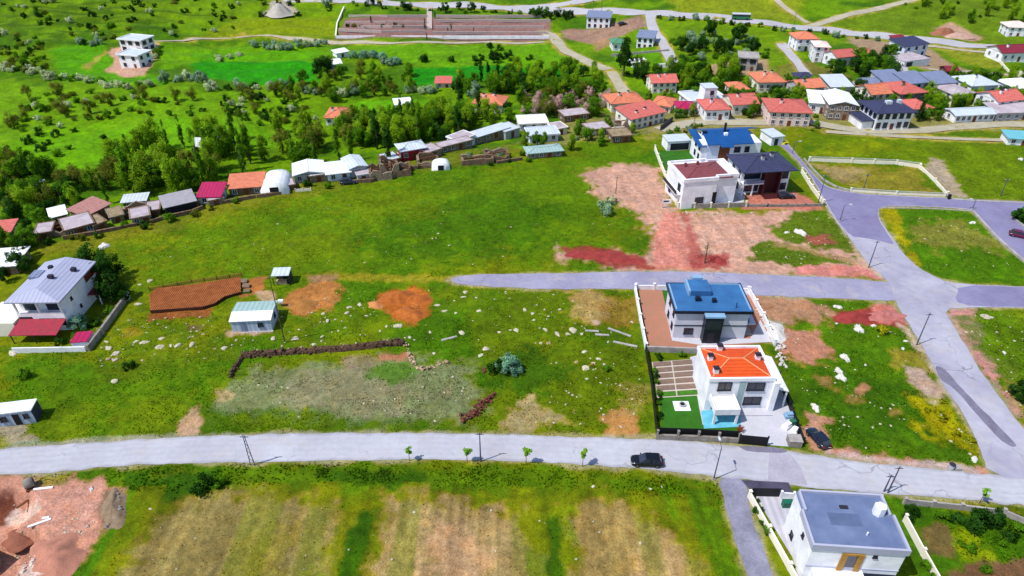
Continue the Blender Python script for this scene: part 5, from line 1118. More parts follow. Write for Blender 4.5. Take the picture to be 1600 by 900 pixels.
def leaves(rnd, n_, rx, ry, rz_, cz, leaf, clumps=14, hollow=.45, lob=1.0, cone=0.0, elong=1.0):
    """leaf-sized faces gathered in clumps through an uneven crown"""
    mb = MB(); cl = []
    for i in range(clumps):
        while True:
            p = Vector((rnd.uniform(-1, 1), rnd.uniform(-1, 1), rnd.uniform(-1, 1)))
            if hollow < p.length < 1: break
        k = 1-cone*(p.z*.5+.5)
        cl.append((Vector((p.x*rx*k, p.y*ry*k, p.z*rz_)), rnd.uniform(.5, 1.0)))
    vs = []; fs = []
    for i in range(n_):
        c, s_ = cl[rnd.randrange(clumps)]; r_ = min(rx, ry, rz_)*.60*s_*lob
        d = Vector((rnd.gauss(0, 1), rnd.gauss(0, 1), rnd.gauss(0, 1))); d.normalize(); d *= r_*rnd.random()**.4
        d.z *= elong
        p = c+d; p.z = max(p.z, -rz_)
        a = Vector((rnd.gauss(0, 1), rnd.gauss(0, 1), rnd.gauss(0, .7))).normalized(); b_ = a.orthogonal().normalized(); b_ = b_*math.cos(i)+a.cross(b_)*math.sin(i)
        L_ = leaf*rnd.uniform(.6, 1.3); o = len(vs); p.z += cz
        vs += [p-a*L_*.5, p+b_*L_*.36, p+a*L_*.5, p-b_*L_*.36]; fs.append((o, o+1, o+2, o+3))
    mb.add(vs, fs); return mb
def trunk(rnd, h, r, limbs=5, spread=1.6, cz=None):
    mb = MB(); pts = [Vector((0,0,-.3)), Vector((rnd.uniform(-.1,.1)*h*.2, rnd.uniform(-.1,.1)*h*.2, h*.45)), Vector((rnd.uniform(-.1,.1)*h*.3, rnd.uniform(-.1,.1)*h*.3, h*.85))]
    mb.tube(pts[0], pts[1], r, r*.75, 7); mb.tube(pts[1], pts[2], r*.75, r*.35, 6)
    for i in range(limbs):
        t_ = 2*math.pi*i/limbs+rnd.random(); s_ = pts[1].lerp(pts[2], rnd.uniform(0, .7))
        e_ = s_+Vector((math.cos(t_)*spread*rnd.uniform(.6,1), math.sin(t_)*spread*rnd.uniform(.6,1), h*rnd.uniform(.18,.4))); mb.tube(s_, e_, r*.42, r*.12, 5)
    return mb
PROTO = {}
def proto(kind, nvar, fn):
    PROTO[kind] = []
    for i in range(nvar):
        rnd = random.Random(hash(kind) % 1000 if False else sum(map(ord, kind))*13+i); PROTO[kind].append(fn(rnd))
def mk(crown_m, leafs, size, rz_, cz, leaf, clumps, th, tr, **k):
    def f(rnd):
        s_ = size*rnd.uniform(.9, 1.1)
        return (leaves(rnd, leafs, s_, s_*rnd.uniform(.85,1.1), rz_, cz, leaf, clumps, **k).mesh('crown', crown_m), trunk(rnd, th, tr, 5, size*.7).mesh('trunk', M_bark) if th else None)
    return f
proto('green', 5, mk(L_green, 2300, 2.0, 2.7, 3.1, .36, 20, 4.0, .2, hollow=.3))
proto('spring', 6, mk(L_spring, 2300, 1.8, 3.4, 3.7, .34, 24, 5.0, .2, hollow=.3, elong=1.4))
proto('olive', 4, mk(L_olive, 1500, 1.9, 2.5, 3.0, .32, 18, 4.2, .18, hollow=.3, elong=1.2))
proto('dark', 4, mk(L_dark, 2300, 2.0, 2.3, 2.7, .36, 18, 3.4, .22, hollow=.3))
proto('poplar', 4, mk(L_green, 2200, 1.15, 6.2, 6.6, .34, 34, 11, .2, cone=.55, lob=1.0, elong=1.5, hollow=.1))
proto('poplar_dark', 3, mk(L_dark, 2200, 1.2, 5.4, 5.8, .34, 32, 10, .2, cone=.5, lob=1.0, elong=1.5, hollow=.1))
proto('conifer', 3, mk(L_dark, 2600, 2.2, 4.6, 5.0, .38, 40, 8.5, .25, cone=.85, lob=.7, hollow=.2))
proto('blossom', 4, mk(L_pink, 1100, 1.9, 1.7, 2.4, .32, 14, 2.6, .14, hollow=.3))
proto('shrub', 5, mk(L_green, 1000, 1.3, .95, .8, .28, 12, 0, 0, hollow=.2, lob=1.2))
proto('shrub_dark', 4, mk(L_dark, 1000, 1.3, 1.0, .8, .28, 12, 0, 0, hollow=.2, lob=1.2))
proto('shrub_olive', 3, mk(L_olive, 800, 1.3, .9, .75, .26, 12, 0, 0, hollow=.2, lob=1.2))
proto('shrub_white', 5, mk(L_white, 1000, 1.35, 1.0, .85, .28, 12, 0, 0, hollow=.3, lob=1.15))
proto('shrub_silver', 4, mk(L_silver, 1200, 1.5, 1.2, 1.0, .30, 13, 0, 0, hollow=.3, lob=1.1))
proto('shrub_teal', 2, mk(L_teal, 1500, 1.5, 1.25, 1.05, .24, 14, 0, 0, hollow=.3, lob=1.0))
proto('shrub_yellow', 2, mk(L_yellow, 900, 1.4, .8, .65, .24, 12, 0, 0, hollow=.2, lob=1.1))
def sapl(rnd): return (leaves(rnd, 420, .62, .62, .9, 2.4, .26, 10, hollow=.1).mesh('crown', mat('leaves_lime', (150,200,40), var=.2, tint=(90,150,20), rough=.7)), MB().tube((0,0,-.2), (0,0,2.9), .06, .03, 6).mesh('trunk', M_bark))
proto('sapling', 3, sapl)
TREES = []
prnd = random.Random(99)
def plant(kind, loc, s_=1.0, name='tree', label='', cat='tree', group=None, sx=1.0):
    if name in ('tree', 'shrub'): name = NAMES[kind]
    c, t_ = PROTO[kind][prnd.randrange(len(PROTO[kind]))]; rz_ = prnd.uniform(0, 6.28)
    if t_ is None:
        o = link(name, c, None, loc, rz_)
    else:
        o = link(name, None, None, loc, rz_); link('trunk', t_, o); link('crown', c, o)
    o.scale = (s_*sx*prnd.uniform(.88,1.12), s_*sx*prnd.uniform(.88,1.12), s_*prnd.uniform(.88,1.15))
    tag(o, label, cat, group); TREES.append((loc.x, loc.y)); return o
def blocked(p, m_=1.0):
    for a, rz_, W, D in FOOT:
        dx, dy = p.x-a.x, p.y-a.y; x = dx*math.cos(rz_)+dy*math.sin(rz_); y = -dx*math.sin(rz_)+dy*math.cos(rz_)
        if -m_ < x < W+m_ and -m_-min(1, m_) < y < D+m_: return True
    for ln, wd in FARW:
        for i in range(len(ln)-1):
            a, b_ = ln[i], ln[i+1]; ex, ey = b_.x-a.x, b_.y-a.y; t_ = max(0, min(1, ((p.x-a.x)*ex+(p.y-a.y)*ey)/(ex*ex+ey*ey)))
            if math.hypot(p.x-a.x-t_*ex, p.y-a.y-t_*ey) < wd/2+m_: return True
    for poly in RP.values():
        if float(sdist(np.array([p.x]), np.array([p.y]), poly)[0]) > -m_: return True
    return False
def inside(u, v, poly):
    ins = False; n_ = len(poly)
    for i in range(n_):
        (ax, ay), (bx, by) = poly[i], poly[(i+1) % n_]
        if (ay > v) != (by > v) and u < (bx-ax)*(v-ay)/(by-ay)+ax: ins = not ins
    return ins
def scatter(poly, n_, kinds, name, label, cat, group, smin=.7, smax=1.2, gap=2.0, m_=1.2):
    """individual plants inside an area (outline in photo pixels); label and group hold {k} for the kind"""
    k = 0; tries = 0; us = [p[0] for p in poly]; vs_ = [p[1] for p in poly]; mine = []
    while k < n_ and tries < n_*30:
        tries += 1; u, v = prnd.uniform(min(us), max(us)), prnd.uniform(min(vs_), max(vs_))
        if not inside(u, v, poly): continue
        p = G(u, v)
        if any((p.x-a)**2+(p.y-b_)**2 < gap*gap for a, b_ in mine) or blocked(p, m_): continue
        kd = prnd.choice(kinds); ad = ADJ[kd]
        plant(kd, p, prnd.uniform(smin, smax), NAMES[kd], label.format(k=ad), cat if not kd.startswith('shrub') else 'shrub', group.format(k=ad)); mine.append((p.x, p.y)); k += 1
NAMES = {'green':'broadleaf_tree','spring':'young_leaf_tree','olive':'sparse_tree','dark':'dark_tree','poplar':'poplar_tree','poplar_dark':'poplar_tree','conifer':'conifer_tree','blossom':'blossom_tree','shrub':'green_shrub','shrub_dark':'dark_shrub','shrub_olive':'brown_shrub','shrub_white':'flowering_shrub','shrub_silver':'silver_shrub','shrub_teal':'bluish_shrub','shrub_yellow':'yellow_shrub','sapling':'sapling'}
ADJ = {'green':'leafy green tree','spring':'fresh yellow-green tree','olive':'thin olive brown tree','dark':'dense dark green tree','poplar':'slender green poplar','poplar_dark':'slender dark poplar','conifer':'dark conifer','blossom':'pale pink blossoming tree','shrub':'green shrub','shrub_dark':'dark green shrub','shrub_olive':'olive brown shrub','shrub_white':'white flowering shrub','shrub_silver':'silver grey shrub','shrub_teal':'blue-green shrub','shrub_yellow':'yellow green shrub','sapling':'sapling'}
def row(line, step, kinds, label, group, smin=.7, smax=1.2, jit=1.2):
    pts = [G(u, v) for u, v in line]
    for i in range(len(pts)-1):
        a, b_ = pts[i], pts[i+1]; k = max(1, int((b_-a).length/step))
        for j in range(k):
            p = a.lerp(b_, (j+prnd.random()*.8)/k); p.x += prnd.uniform(-jit, jit); p.y += prnd.uniform(-jit, jit)*2; p.z = float(hz(p.x, p.y))
            if blocked(p, .6): continue
            kd = prnd.choice(kinds); ad = ADJ[kd]
            plant(kd, p, prnd.uniform(smin, smax), NAMES[kd], label.format(k=ad), 'shrub' if kd.startswith('shrub') else 'tree', group.format(k=ad))
TG = ['green','spring','spring','spring','poplar','olive']
# valley woods below the ridge
scatter([(135,318),(140,262),(250,232),(430,208),(560,200),(700,190),(700,222),(610,236),(480,258),(350,276),(330,296),(180,318)], 84, TG, 'tree', '{k} in the wood behind the ridge houses', 'tree', '{k}s in the wood behind the ridge', .65, 1.5, 2.0)
scatter([(0,255),(60,262),(130,290),(135,322),(80,340),(0,352)], 34, ['green','spring','dark','olive'], 'tree', '{k} in the wood around the tiny blue hut', 'tree', '{k}s around the blue hut', .8, 1.35, 2.4)
scatter([(0,352),(60,345),(120,372),(40,395),(0,395)], 8, ['green','dark'], 'tree', '{k} among the ruins at the end of the ridge', 'tree', '{k}s at the ridge end', .6, 1.0, 2.4)
scatter([(560,205),(700,178),(800,176),(800,195),(740,205),(700,222),(640,228),(560,232)], 42, ['green','spring','dark'], 'tree', '{k} behind the crimson ridge house', 'tree', '{k}s behind the crimson house', .8, 1.25, 2.2)
scatter([(440,130),(560,112),(640,118),(650,148),(520,160),(430,158)], 38, ['green','olive','spring'], 'tree', '{k} in the orchard beside the two white roofed sheds', 'tree', '{k}s by the white roofed sheds', .6, 1.0, 2.4)
scatter([(790,118),(870,112),(940,116),(950,150),(880,156),(800,148),(700,150),(700,138),(760,134)], 66, ['green','green','spring','dark'], 'tree', '{k} in the belt of woods beside the farm road', 'tree', '{k}s in the belt beside the farm road', .75, 1.15, 2.0)
scatter([(800,158),(940,150),(960,165),(940,182),(820,184)], 42, ['blossom','blossom','blossom','green','olive'], 'tree', '{k} in the orchard by the large orange roof', 'tree', '{k}s by the large orange roof', .7, 1.15, 1.7, .4)
scatter([(985,112),(1060,108),(1150,118),(1160,135),(1110,150),(1065,160),(1050,130),(990,140)], 40, ['green','dark','spring'], 'tree', '{k} around the red roof half hidden above the village', 'tree', '{k}s above the village', .75, 1.15, 2.2)
scatter([(1040,62),(1110,50),(1190,68),(1210,92),(1140,95),(1062,98)], 48, ['shrub_silver','shrub_silver','shrub','dark'], 'tree', '{k} on the green slope below the highway', 'tree', '{k}s on the slope below the highway', .8, 1.5, 2.0)
row([(1030,30),(1100,33),(1180,42),(1250,52),(1330,60),(1400,68)], 4.5, ['shrub','shrub_dark','shrub_silver'], '{k} in the verge below the highway', '{k}s in the highway verge', .7, 1.3)
row([(1460,72),(1540,80),(1600,88)], 4, ['shrub_silver','shrub'], '{k} in the verge beside the dirt track', '{k}s in the dirt track verge', .7, 1.2)
row([(540,10),(640,16),(760,20),(860,24)], 4.2, ['shrub_dark','shrub','dark'], '{k} between the highway and the terraced plot', '{k}s between highway and terraced plot', .6, 1.1)
scatter([(830,17),(900,22),(895,34),(835,34)], 10, ['dark','green'], 'tree', '{k} in the grove between highway and white two storey house', 'tree', '{k}s in the grove by the highway', .6, .9, 2.0)
scatter([(1270,104),(1305,98),(1400,84),(1400,122),(1300,122)], 16, ['dark','green'], 'tree', '{k} in the grove around the two scarlet roofed houses', 'tree', '{k}s in the grove of scarlet roofs', .9, 1.4, 3.0)
scatter([(1400,0),(1600,-5),(1600,46),(1560,40),(1440,30)], 26, ['green','shrub_dark','spring','shrub'], 'tree', '{k} on the hillside beyond the highway', 'tree', '{k}s on the hillside beyond the highway', .6, 1.2, 3)
scatter([(1205,128),(1250,135),(1260,160),(1205,170)], 8, ['green','dark'], 'tree', '{k} between the orange roofed houses and the pink building', 'tree', '{k}s near the pink building', .6, .95, 2)
scatter([(1335,115),(1350,112),(1356,170),(1330,170)], 4, ['dark'], 'tree', '{k} beside the two storey stone house', 'tree', '{k}s beside the stone house', .9, 1.2, 2.5)
scatter([(1440,122),(1600,120),(1600,136),(1500,132)], 14, ['green','dark','spring'], 'tree', '{k} behind the terrace row', 'tree', '{k}s behind the terrace row', .6, 1.0, 2.4)
scatter([(1440,160),(1482,168),(1485,188),(1425,192)], 8, ['green','spring'], 'tree', '{k} between the slate blue villa and the long low building', 'tree', '{k}s by the slate blue villa', .5, .8, 2)
scatter([(1540,140),(1582,140),(1582,152),(1556,160)], 5, ['dark','green'], 'tree', '{k} beside the pale blue hip roof', 'tree', '{k}s by the pale blue roof', .6, .9, 2)
scatter([(1040,176),(1100,168),(1180,185),(1060,190)], 6, ['green','spring'], 'tree', '{k} in the front gardens of the village street', 'tree', '{k}s in village front gardens', .4, .7, 2)
scatter([(1060,140),(1140,140),(1180,150),(1190,182),(1090,186),(1060,176)], 26, ['green','spring','dark'], 'tree', '{k} between the red roofs around the white tower', 'tree', '{k}s around the white tower', .5, .85, 1.6, .3)
scatter([(1200,150),(1290,120),(1340,140),(1340,176),(1270,176),(1210,162)], 26, ['green','dark','spring'], 'tree', '{k} between the stone house and the orange roofs', 'tree', '{k}s by the stone house', .5, .8, 1.8, .5)
scatter([(1340,146),(1600,150),(1600,176),(1480,176),(1440,168),(1345,168)], 44, ['green','dark','spring'], 'tree', '{k} in the gardens behind the long low building', 'tree', '{k}s behind the long low building', .5, .85, 1.6, .3)
scatter([(1085,152),(1200,146),(1200,190),(1095,192)], 18, ['green','dark','shrub'], 'tree', '{k} crowding the fronts of the red roofed street houses', 'tree', '{k}s at the street houses', .4, .65, 1.5, .15)
scatter([(1200,140),(1345,130),(1345,182),(1265,184),(1200,160)], 18, ['green','dark','shrub'], 'tree', '{k} crowding the yards around the stone house', 'tree', '{k}s in the stone house yards', .4, .65, 1.5, .15)
scatter([(1345,140),(1600,140),(1600,182),(1440,186),(1350,164)], 30, ['green','dark','shrub'], 'tree', '{k} crowding the yards below the terrace row', 'tree', '{k}s in yards below the terrace row', .4, .7, 1.5, .15)
scatter([(1010,160),(1070,160),(1070,176),(1050,184),(1010,180)], 8, ['green','spring'], 'tree', '{k} beside the magenta roof', 'tree', '{k}s beside the magenta roof', .45, .7, 1.8, .5)
row([(720,252),(760,248),(800,246),(815,244)], 2.2, ['green','shrub_silver','spring','shrub'], '{k} in the thicket behind the fallen roof ruin', '{k}s in the ridge thicket', .5, .8)
row([(800,232),(830,228),(890,238),(910,232)], 4, ['green','spring'], '{k} behind the pale teal roof', '{k}s behind the pale teal roof', .6, .9)
scatter([(860,205),(920,195),(990,200),(1010,222),(880,236)], 14, ['green','spring','shrub_silver'], 'tree', '{k} in the garden below the long cream building', 'tree', '{k}s below the long cream building', .45, .8, 2)
scatter([(1090,180),(1030,206),(1030,226),(1085,212),(1110,196)], 10, ['shrub','shrub_silver','shrub_olive'], 'tree', '{k} on the verge behind the cobalt roofed villa', 'tree', '{k}s behind the cobalt roofed villa', .6, 1.0, 1.8)
scatter([(1262,192),(1320,206),(1345,212),(1262,206)], 6, ['shrub','green'], 'tree', '{k} on the verge below the stone house', 'tree', '{k}s below the stone house', .4, .7, 2)
# hedgerows and meadow shrubs
row([(0,108),(75,122),(140,128),(210,136),(240,138)], 3.2, ['shrub_white','shrub_white','shrub'], '{k} in the hedge below the modern white house', '{k}s in the hedge below the modern house', 1.0, 1.5)
row([(250,132),(300,125),(325,132),(330,145)], 3.2, ['shrub_silver','shrub_white'], '{k} in the hedge at the corner of the bright green field', '{k}s by the bright green field', 1.1, 1.7)
row([(345,140),(400,138),(450,140),(520,148),(560,150)], 3.0, ['shrub_white','shrub_silver','shrub_dark'], '{k} in the hedge along the bright green field', '{k}s along the bright green field', 1.0, 1.6)
row([(395,72),(440,78),(480,74),(520,66)], 2.6, ['shrub_silver','shrub_silver','shrub_white'], '{k} in the hedge below the dirt track', '{k}s below the dirt track', 1.1, 1.6)
row([(556,90),(585,92),(615,100),(625,104)], 2.2, ['shrub_silver','shrub_teal'], '{k} in the silver hedge beside the white roofed sheds', '{k}s in the silver hedge', 1.1, 1.5)
row([(630,144),(660,148),(690,142)], 2.6, ['shrub_white','shrub_silver'], '{k} beside the long red roofed shed', '{k}s by the long red roofed shed', 1.0, 1.4)
row([(335,92),(360,92),(378,86)], 2.6, ['shrub_white'], '{k} in the short hedge inside the bright field', '{k}s in the short hedge', .9, 1.2)
row([(120,70),(160,70)], 2.4, ['shrub_dark','shrub_silver'], '{k} beside the track to the modern white house', '{k}s by the modern house track', 1.1, 1.4)
row([(236,94),(250,78),(246,88)], 2.4, ['shrub','shrub_white'], '{k} on the bank of the pink mound', '{k}s on the pink mound bank', .8, 1.1)
row([(748,74),(775,76),(800,90),(660,98),(668,100)], 7, ['shrub_dark'], '{k} standing in the open meadow near the dirt track', '{k}s in the open meadow', 1.2, 1.9)
row([(732,102),(760,100),(790,96),(845,92)], 7, ['shrub_dark','dark'], '{k} on the edge of the vivid green field', '{k}s on the vivid green field edge', .9, 1.4)
scatter([(0,0),(520,0),(520,22),(400,30),(380,56),(240,58),(80,72),(0,80)], 90, ['shrub','shrub_dark','shrub_dark','shrub_white','shrub_olive'], 'tree', '{k} on the terraced hillside above the dirt track', 'tree', '{k}s on the terraced hillside', .7, 1.5, 2.5)
scatter([(0,72),(75,70),(72,118),(0,108)], 34, ['shrub','shrub_dark','shrub_olive'], 'tree', '{k} on the old terraces beside the round green meadow', 'tree', '{k}s on the old terraces', .7, 1.3, 2.2)
scatter([(40,148),(140,140),(320,158),(320,188),(200,178),(130,196),(40,210),(10,200)], 62, ['shrub_dark','shrub_olive','olive','shrub_white','shrub','shrub'], 'tree', '{k} in the scrub across the middle meadow', 'tree', '{k}s in the middle meadow scrub', .7, 1.3, 2.2)
scatter([(330,150),(430,148),(500,170),(490,198),(400,196),(350,180)], 40, ['shrub_olive','olive','shrub_white','shrub','shrub_dark'], 'tree', '{k} in the scrub around the meadow orange roof', 'tree', '{k}s around the meadow orange roof', .7, 1.3, 2.2)
scatter([(545,178),(610,180),(700,170),(700,180),(560,200)], 18, ['green','olive','shrub'], 'tree', '{k} behind the small white cottage lawn', 'tree', '{k}s by the small white cottage', .6, .9, 2.2)
scatter([(0,212),(120,202),(200,210),(180,250),(60,250),(0,240)], 12, ['shrub_dark','shrub'], 'tree', '{k} standing alone in the wide bright meadow', 'tree', '{k}s alone in the wide meadow', .7, 1.3, 5)
# single named trees
def one(kind, u, v, s_, label, name='tree', cat='tree', group=None, sx=1.0): return plant(kind, G(u, v), s_, name, label, cat, group, sx)
one('conifer', 974, 119, 1.75, 'tall dark conifer beside the low white shed', 'conifer_tree')
for i, (u, v, s_) in enumerate([(718,172,1.35),(717,222,1.25),(748,182,.95),(590,232,1.2),(608,256,1.0)]): one('poplar_dark', u, v, s_, ['tall dark poplar between white house with two orange roofs and meadow','tall dark poplar behind the long lilac flat roof','dark poplar in front of the white house with two orange roofs','dark poplar behind the pale tin barn','dark poplar rising beside the ruins of the ridge'][i], 'poplar_tree')
for u, v in ((752,128),(763,126),(778,128)): one('poplar_dark', u, v, .8, 'young dark poplar in the group at the edge of the vivid field', 'poplar_tree', 'tree', 'young poplars at the vivid field')
for u, v in ((460,258),(530,250),(550,252),(495,262),(385,290),(300,300),(108,338),(8,330),(170,318),(655,238)): one('poplar', u, v, prnd.uniform(.7, .95), 'slender green poplar rising from the wood behind the ridge houses', 'poplar_tree', 'tree', 'poplars behind the ridge')
for u, v in ((505,112),(512,116),(500,120)): one('dark', u, v, 1.25, 'large dark tree beside the grey walled shed', 'tree', 'tree', 'large dark trees by the shed')
one('shrub_silver', 742, 152, 1.9, 'large silver grey bush behind the white house with two orange roofs', 'shrub', 'shrub')
one('shrub_silver', 512, 12, 1.9, 'large silver bush beside the gravel heap', 'shrub', 'shrub')
one('poplar_dark', 1342, 172, .75, 'dark slim tree in front of the terrace house row', 'poplar_tree')
one('conifer', 1434, 190, .65, 'dark conifer beside the slate blue villa', 'conifer_tree')
one('dark', 1390, 122, 1.5, 'broad round dark tree before the street to the modern house', 'tree')
for u, v, s_ in ((162,452,1.3),(182,468,1.1),(152,428,1.2),(176,436,1.1),(192,470,.8),(170,470,.9)): one('dark', u, v, s_, 'dark evergreen tree behind the house with the lilac sheet roof', 'tree', 'tree', 'dark trees behind the lilac roof')
for u, v, s_ in ((40,402,.9),(30,420,.8),(45,425,.8),(10,440,.6)): one('dark', u, v, s_, 'dark tree between the white shed and the lilac roofed house', 'tree', 'tree', 'dark trees by the white shed')
one('shrub_teal', 125, 512, 1.2, 'blue-green bush against the wall of the lilac roofed house', 'shrub', 'shrub')
row([(100,535),(120,528),(150,512),(170,490)], 1.6, ['shrub','shrub_dark'], '{k} in the garden of the lilac roofed house', '{k}s in the lilac roofed house garden', .6, 1.0, .6)
one('shrub_teal', 788, 574, .9, 'small blue-green bush leaning on the large one in the plot', 'shrub', 'shrub'); one('shrub_teal', 806, 584, .8, 'low blue-green bush at the foot of the large one in the plot', 'shrub', 'shrub')
one('shrub_teal', 797, 579, 1.35, 'large blue-green bush in the empty plot', 'shrub', 'shrub')
one('shrub_dark', 775, 580, 1.1, 'dark green bush beside the large blue-green bush', 'shrub', 'shrub')
one('shrub_silver', 946, 333, 1.3, 'silver bush at the edge of the pink dirt', 'shrub', 'shrub'); one('shrub_white', 955, 318, 1.0, 'whitish bush beside the silver bush on the pink dirt', 'shrub', 'shrub')
one('shrub_yellow', 1376, 522, 1.0, 'yellow green bush beside the red soil heap', 'shrub', 'shrub')
one('shrub_dark', 1592, 618, 1.5, 'dark yellowish bush at the edge of the pink roadside', 'shrub', 'shrub')
one('shrub_dark', 1592, 345, 1.5, 'round dark hedge bush on the planted road island', 'shrub', 'shrub'); one('shrub_dark', 1612, 352, 1.5, 'second dark hedge bush on the planted road island', 'shrub', 'shrub')
one('shrub_dark', 318, 764, 1.15, 'dark leafy bush on the bank below the main road', 'shrub', 'shrub')
one('shrub', 345, 758, .7, 'small green bush beside the dark bush on the road bank', 'shrub', 'shrub')
one('shrub_dark', 202, 575, .7, 'small dark bush among the pale rocks', 'shrub', 'shrub')
one('shrub', 40, 590, .9, 'low green bush below the white garden wall', 'shrub', 'shrub')
one('shrub_dark', 1420, 806, 1.0, 'dark bush against the wall of the vegetable garden', 'shrub', 'shrub')
for u, v, s_, kd in ((1470,810,.8,'shrub'),(1500,818,1.0,'shrub_dark'),(1525,822,1.35,'shrub_dark'),(1548,815,1.1,'shrub_dark'),(1590,830,.9,'shrub'),(1575,842,.8,'shrub_dark'),(1560,850,.8,'shrub')): one(kd, u, v, s_, 'leafy {} along the wall of the vegetable garden'.format(ADJ[kd]), 'shrub', 'shrub', ADJ[kd]+'s in the vegetable garden')
row([(1440,880),(1462,900),(1480,930)], 1.4, ['shrub','shrub_dark'], '{k} along the cream wall beside the vegetable garden', '{k}s along the cream wall', .5, .8, .4)
row([(1500,845),(1535,885),(1555,905)], 1.6, ['shrub_yellow','shrub'], '{k} in the rows of the vegetable garden', '{k}s in the vegetable rows', .4, .6, .4)
row([(1022,575),(1028,610),(1034,662)], 1.5, ['shrub','shrub_dark'], '{k} in the hedge beside the garden beds', '{k}s beside the garden beds', .35, .55, .2)
row([(1020,560),(1050,558),(1084,560)], 2.6, ['shrub_dark','shrub'], '{k} under the pale block wall of the garden', '{k}s under the pale block wall', .5, .8, .2)
row([(1172,775),(1186,810),(1206,855)], 1.6, ['shrub_dark','shrub'], '{k} between the lane and the cream wall', '{k}s between lane and cream wall', .35, .6, .3)
row([(1430,625),(1465,640),(1500,665),(1525,692)], 1.3, ['shrub_yellow'], '{k} in the flowering weeds beside the crossing road', '{k}s in the flowering weeds', .3, .55, 1.6)
row([(930,575),(945,580),(955,575)], 1.3, ['shrub_yellow','shrub'], '{k} among the rock pile in the empty plot', '{k}s among the rock pile', .35, .55, .6)
for u, v in ((640,720),(730,722),(822,725),(910,729),): one('sapling', u, v, 1.0, 'thin lime green sapling planted along the main road', 'sapling', 'tree', 'saplings along the main road')
one('sapling', 1530, 786, 1.0, 'lime green sapling beside the vegetable garden wall', 'sapling')
for u, v in ((680,30),(800,28),(705,48),(667,62),(664,45),(580,36),(700,52),(740,53)): one('poplar_dark', u, v, prnd.uniform(.25,.42), 'small dark cypress on the terraced plot', 'cypress_tree', 'tree', 'cypresses on the terraced plot')
row([(540,42),(590,44),(640,44)], 3.2, ['shrub_olive','shrub_dark'], '{k} on the terraced plot', '{k}s on the terraced plot', .6, 1.0, .6)
# bare tree on the pink dirt
rnd_ = random.Random(5); mb = MB(); mb.tube((0,0,-.2), (0,.0,5.0), .16, .05, 7)
for i in range(26):
    z = 1.0+i*.15; t_ = i*2.4; L_ = 1.3*(1-.12*i/3)*.9+.25; s_ = Vector((0,0,z)); e_ = s_+Vector((math.cos(t_)*L_, math.sin(t_)*L_, .55)); mb.tube(s_, e_, .045, .015, 4); mb.tube(s_.lerp(e_,.5), e_+Vector((math.sin(t_)*.4,.2,.35)), .025, .01, 4)
o = thing('bare_tree', 'thin bare young tree standing on the pink dirt', 'tree', G(1101,411)); mb.build('trunk', M_bark, o)
leaves(rnd_, 90, .9, .9, 1.8, 3.2, .14, 8).build('crown', L_olive, o)
# ------------------------------------------------------------------ rocks
M_rock = mat('pale_limestone', (220,216,190), var=.12, scale=1.6, rough=.95, tint=(180,166,142), rnd=.1, bump=.5, bscale=5)
M_rock2 = mat('warm_rock', (206,180,150), var=.15, scale=1.6, rough=.95, tint=(160,128,100), rnd=.1, bump=.5, bscale=5)
M_white_rub = mat('white_plaster_rubble', (226,222,214), k=.72, var=.12, scale=1.2, rough=.95, tint=(204,200,198), bump=.6, bscale=4)
def rockmesh(rnd, flatz=.45, n_=2, cut=-.25):
    bm = bmesh.new(); bmesh.ops.create_icosphere(bm, subdivisions=n_, radius=.5)
    ax = [(Vector((rnd.gauss(0,1), rnd.gauss(0,1), rnd.gauss(0,1))).normalized(), rnd.uniform(.26,.42)) for _ in range(9)]
    for v in bm.verts:
        for a, d in ax:
            k = v.co.dot(a)
            if k > d: v.co -= a*(k-d)*.9
        v.co += Vector((rnd.uniform(-1,1), rnd.uniform(-1,1), rnd.uniform(-1,1)))*.02
        v.co.z *= flatz*1.6
    me = bpy.data.meshes.new('rock'); bm.to_mesh(me); bm.free(); return me
def flakemesh(rnd):
    mb = MB(); n_ = 16; vs = [(0,0,.10)]
    for k, (r_, z) in enumerate(((.5,.10),(.8,.07),(1.0,-.03))):
        for i in range(n_):
            t_ = 2*math.pi*i/n_
            if k == 0: rad.append(.28+.24*rnd.random()) if i else rad.__init__([.3+.2*rnd.random()])
            q = rad[i]*r_; vs.append((math.cos(t_)*q, math.sin(t_)*q*.8, z+rnd.uniform(-.02,.03)*(k < 2)))
    fs = [(0,1+i,1+(i+1)%n_) for i in range(n_)]
    for k in range(2):
        for i in range(n_): fs.append((1+k*n_+i, 1+(k+1)*n_+i, 1+(k+1)*n_+(i+1)%n_, 1+k*n_+(i+1)%n_))
    return mb.add(vs, fs).mesh('rock')
rad = []
ROCKS = {}
for nm, m in (('pale', M_rock), ('warm', M_rock2), ('white', M_white_rub)):
    ROCKS[nm] = []
    for i in range(6):
        me_ = rockmesh(random.Random(i*7+len(nm)), random.Random(i).uniform(.35,.6)) if (nm != 'white' and i % 2) else flakemesh(random.Random(i*5+len(nm))); me_.materials.append(m); ROCKS[nm].append(me_)
def rock(u, v, w_, kind, label, group, name='rock', zs=1.0, cat='rock'):
    p = G(u, v); d = (p-Vector((0,0,CAM_H))).length; s_ = w_*d/F*(.80 if kind != 'white' else .78)
    o = link(name, prnd.choice(ROCKS[kind]), None, p+Vector((0,0,s_*.02)), prnd.uniform(0,6.28)); o.scale = (s_*1.1, s_*prnd.uniform(.75,1.05), s_*(zs*prnd.uniform(.5,.8) if kind != 'white' else 1.2*prnd.uniform(.8,1.2))); tag(o, label, cat, group); return o
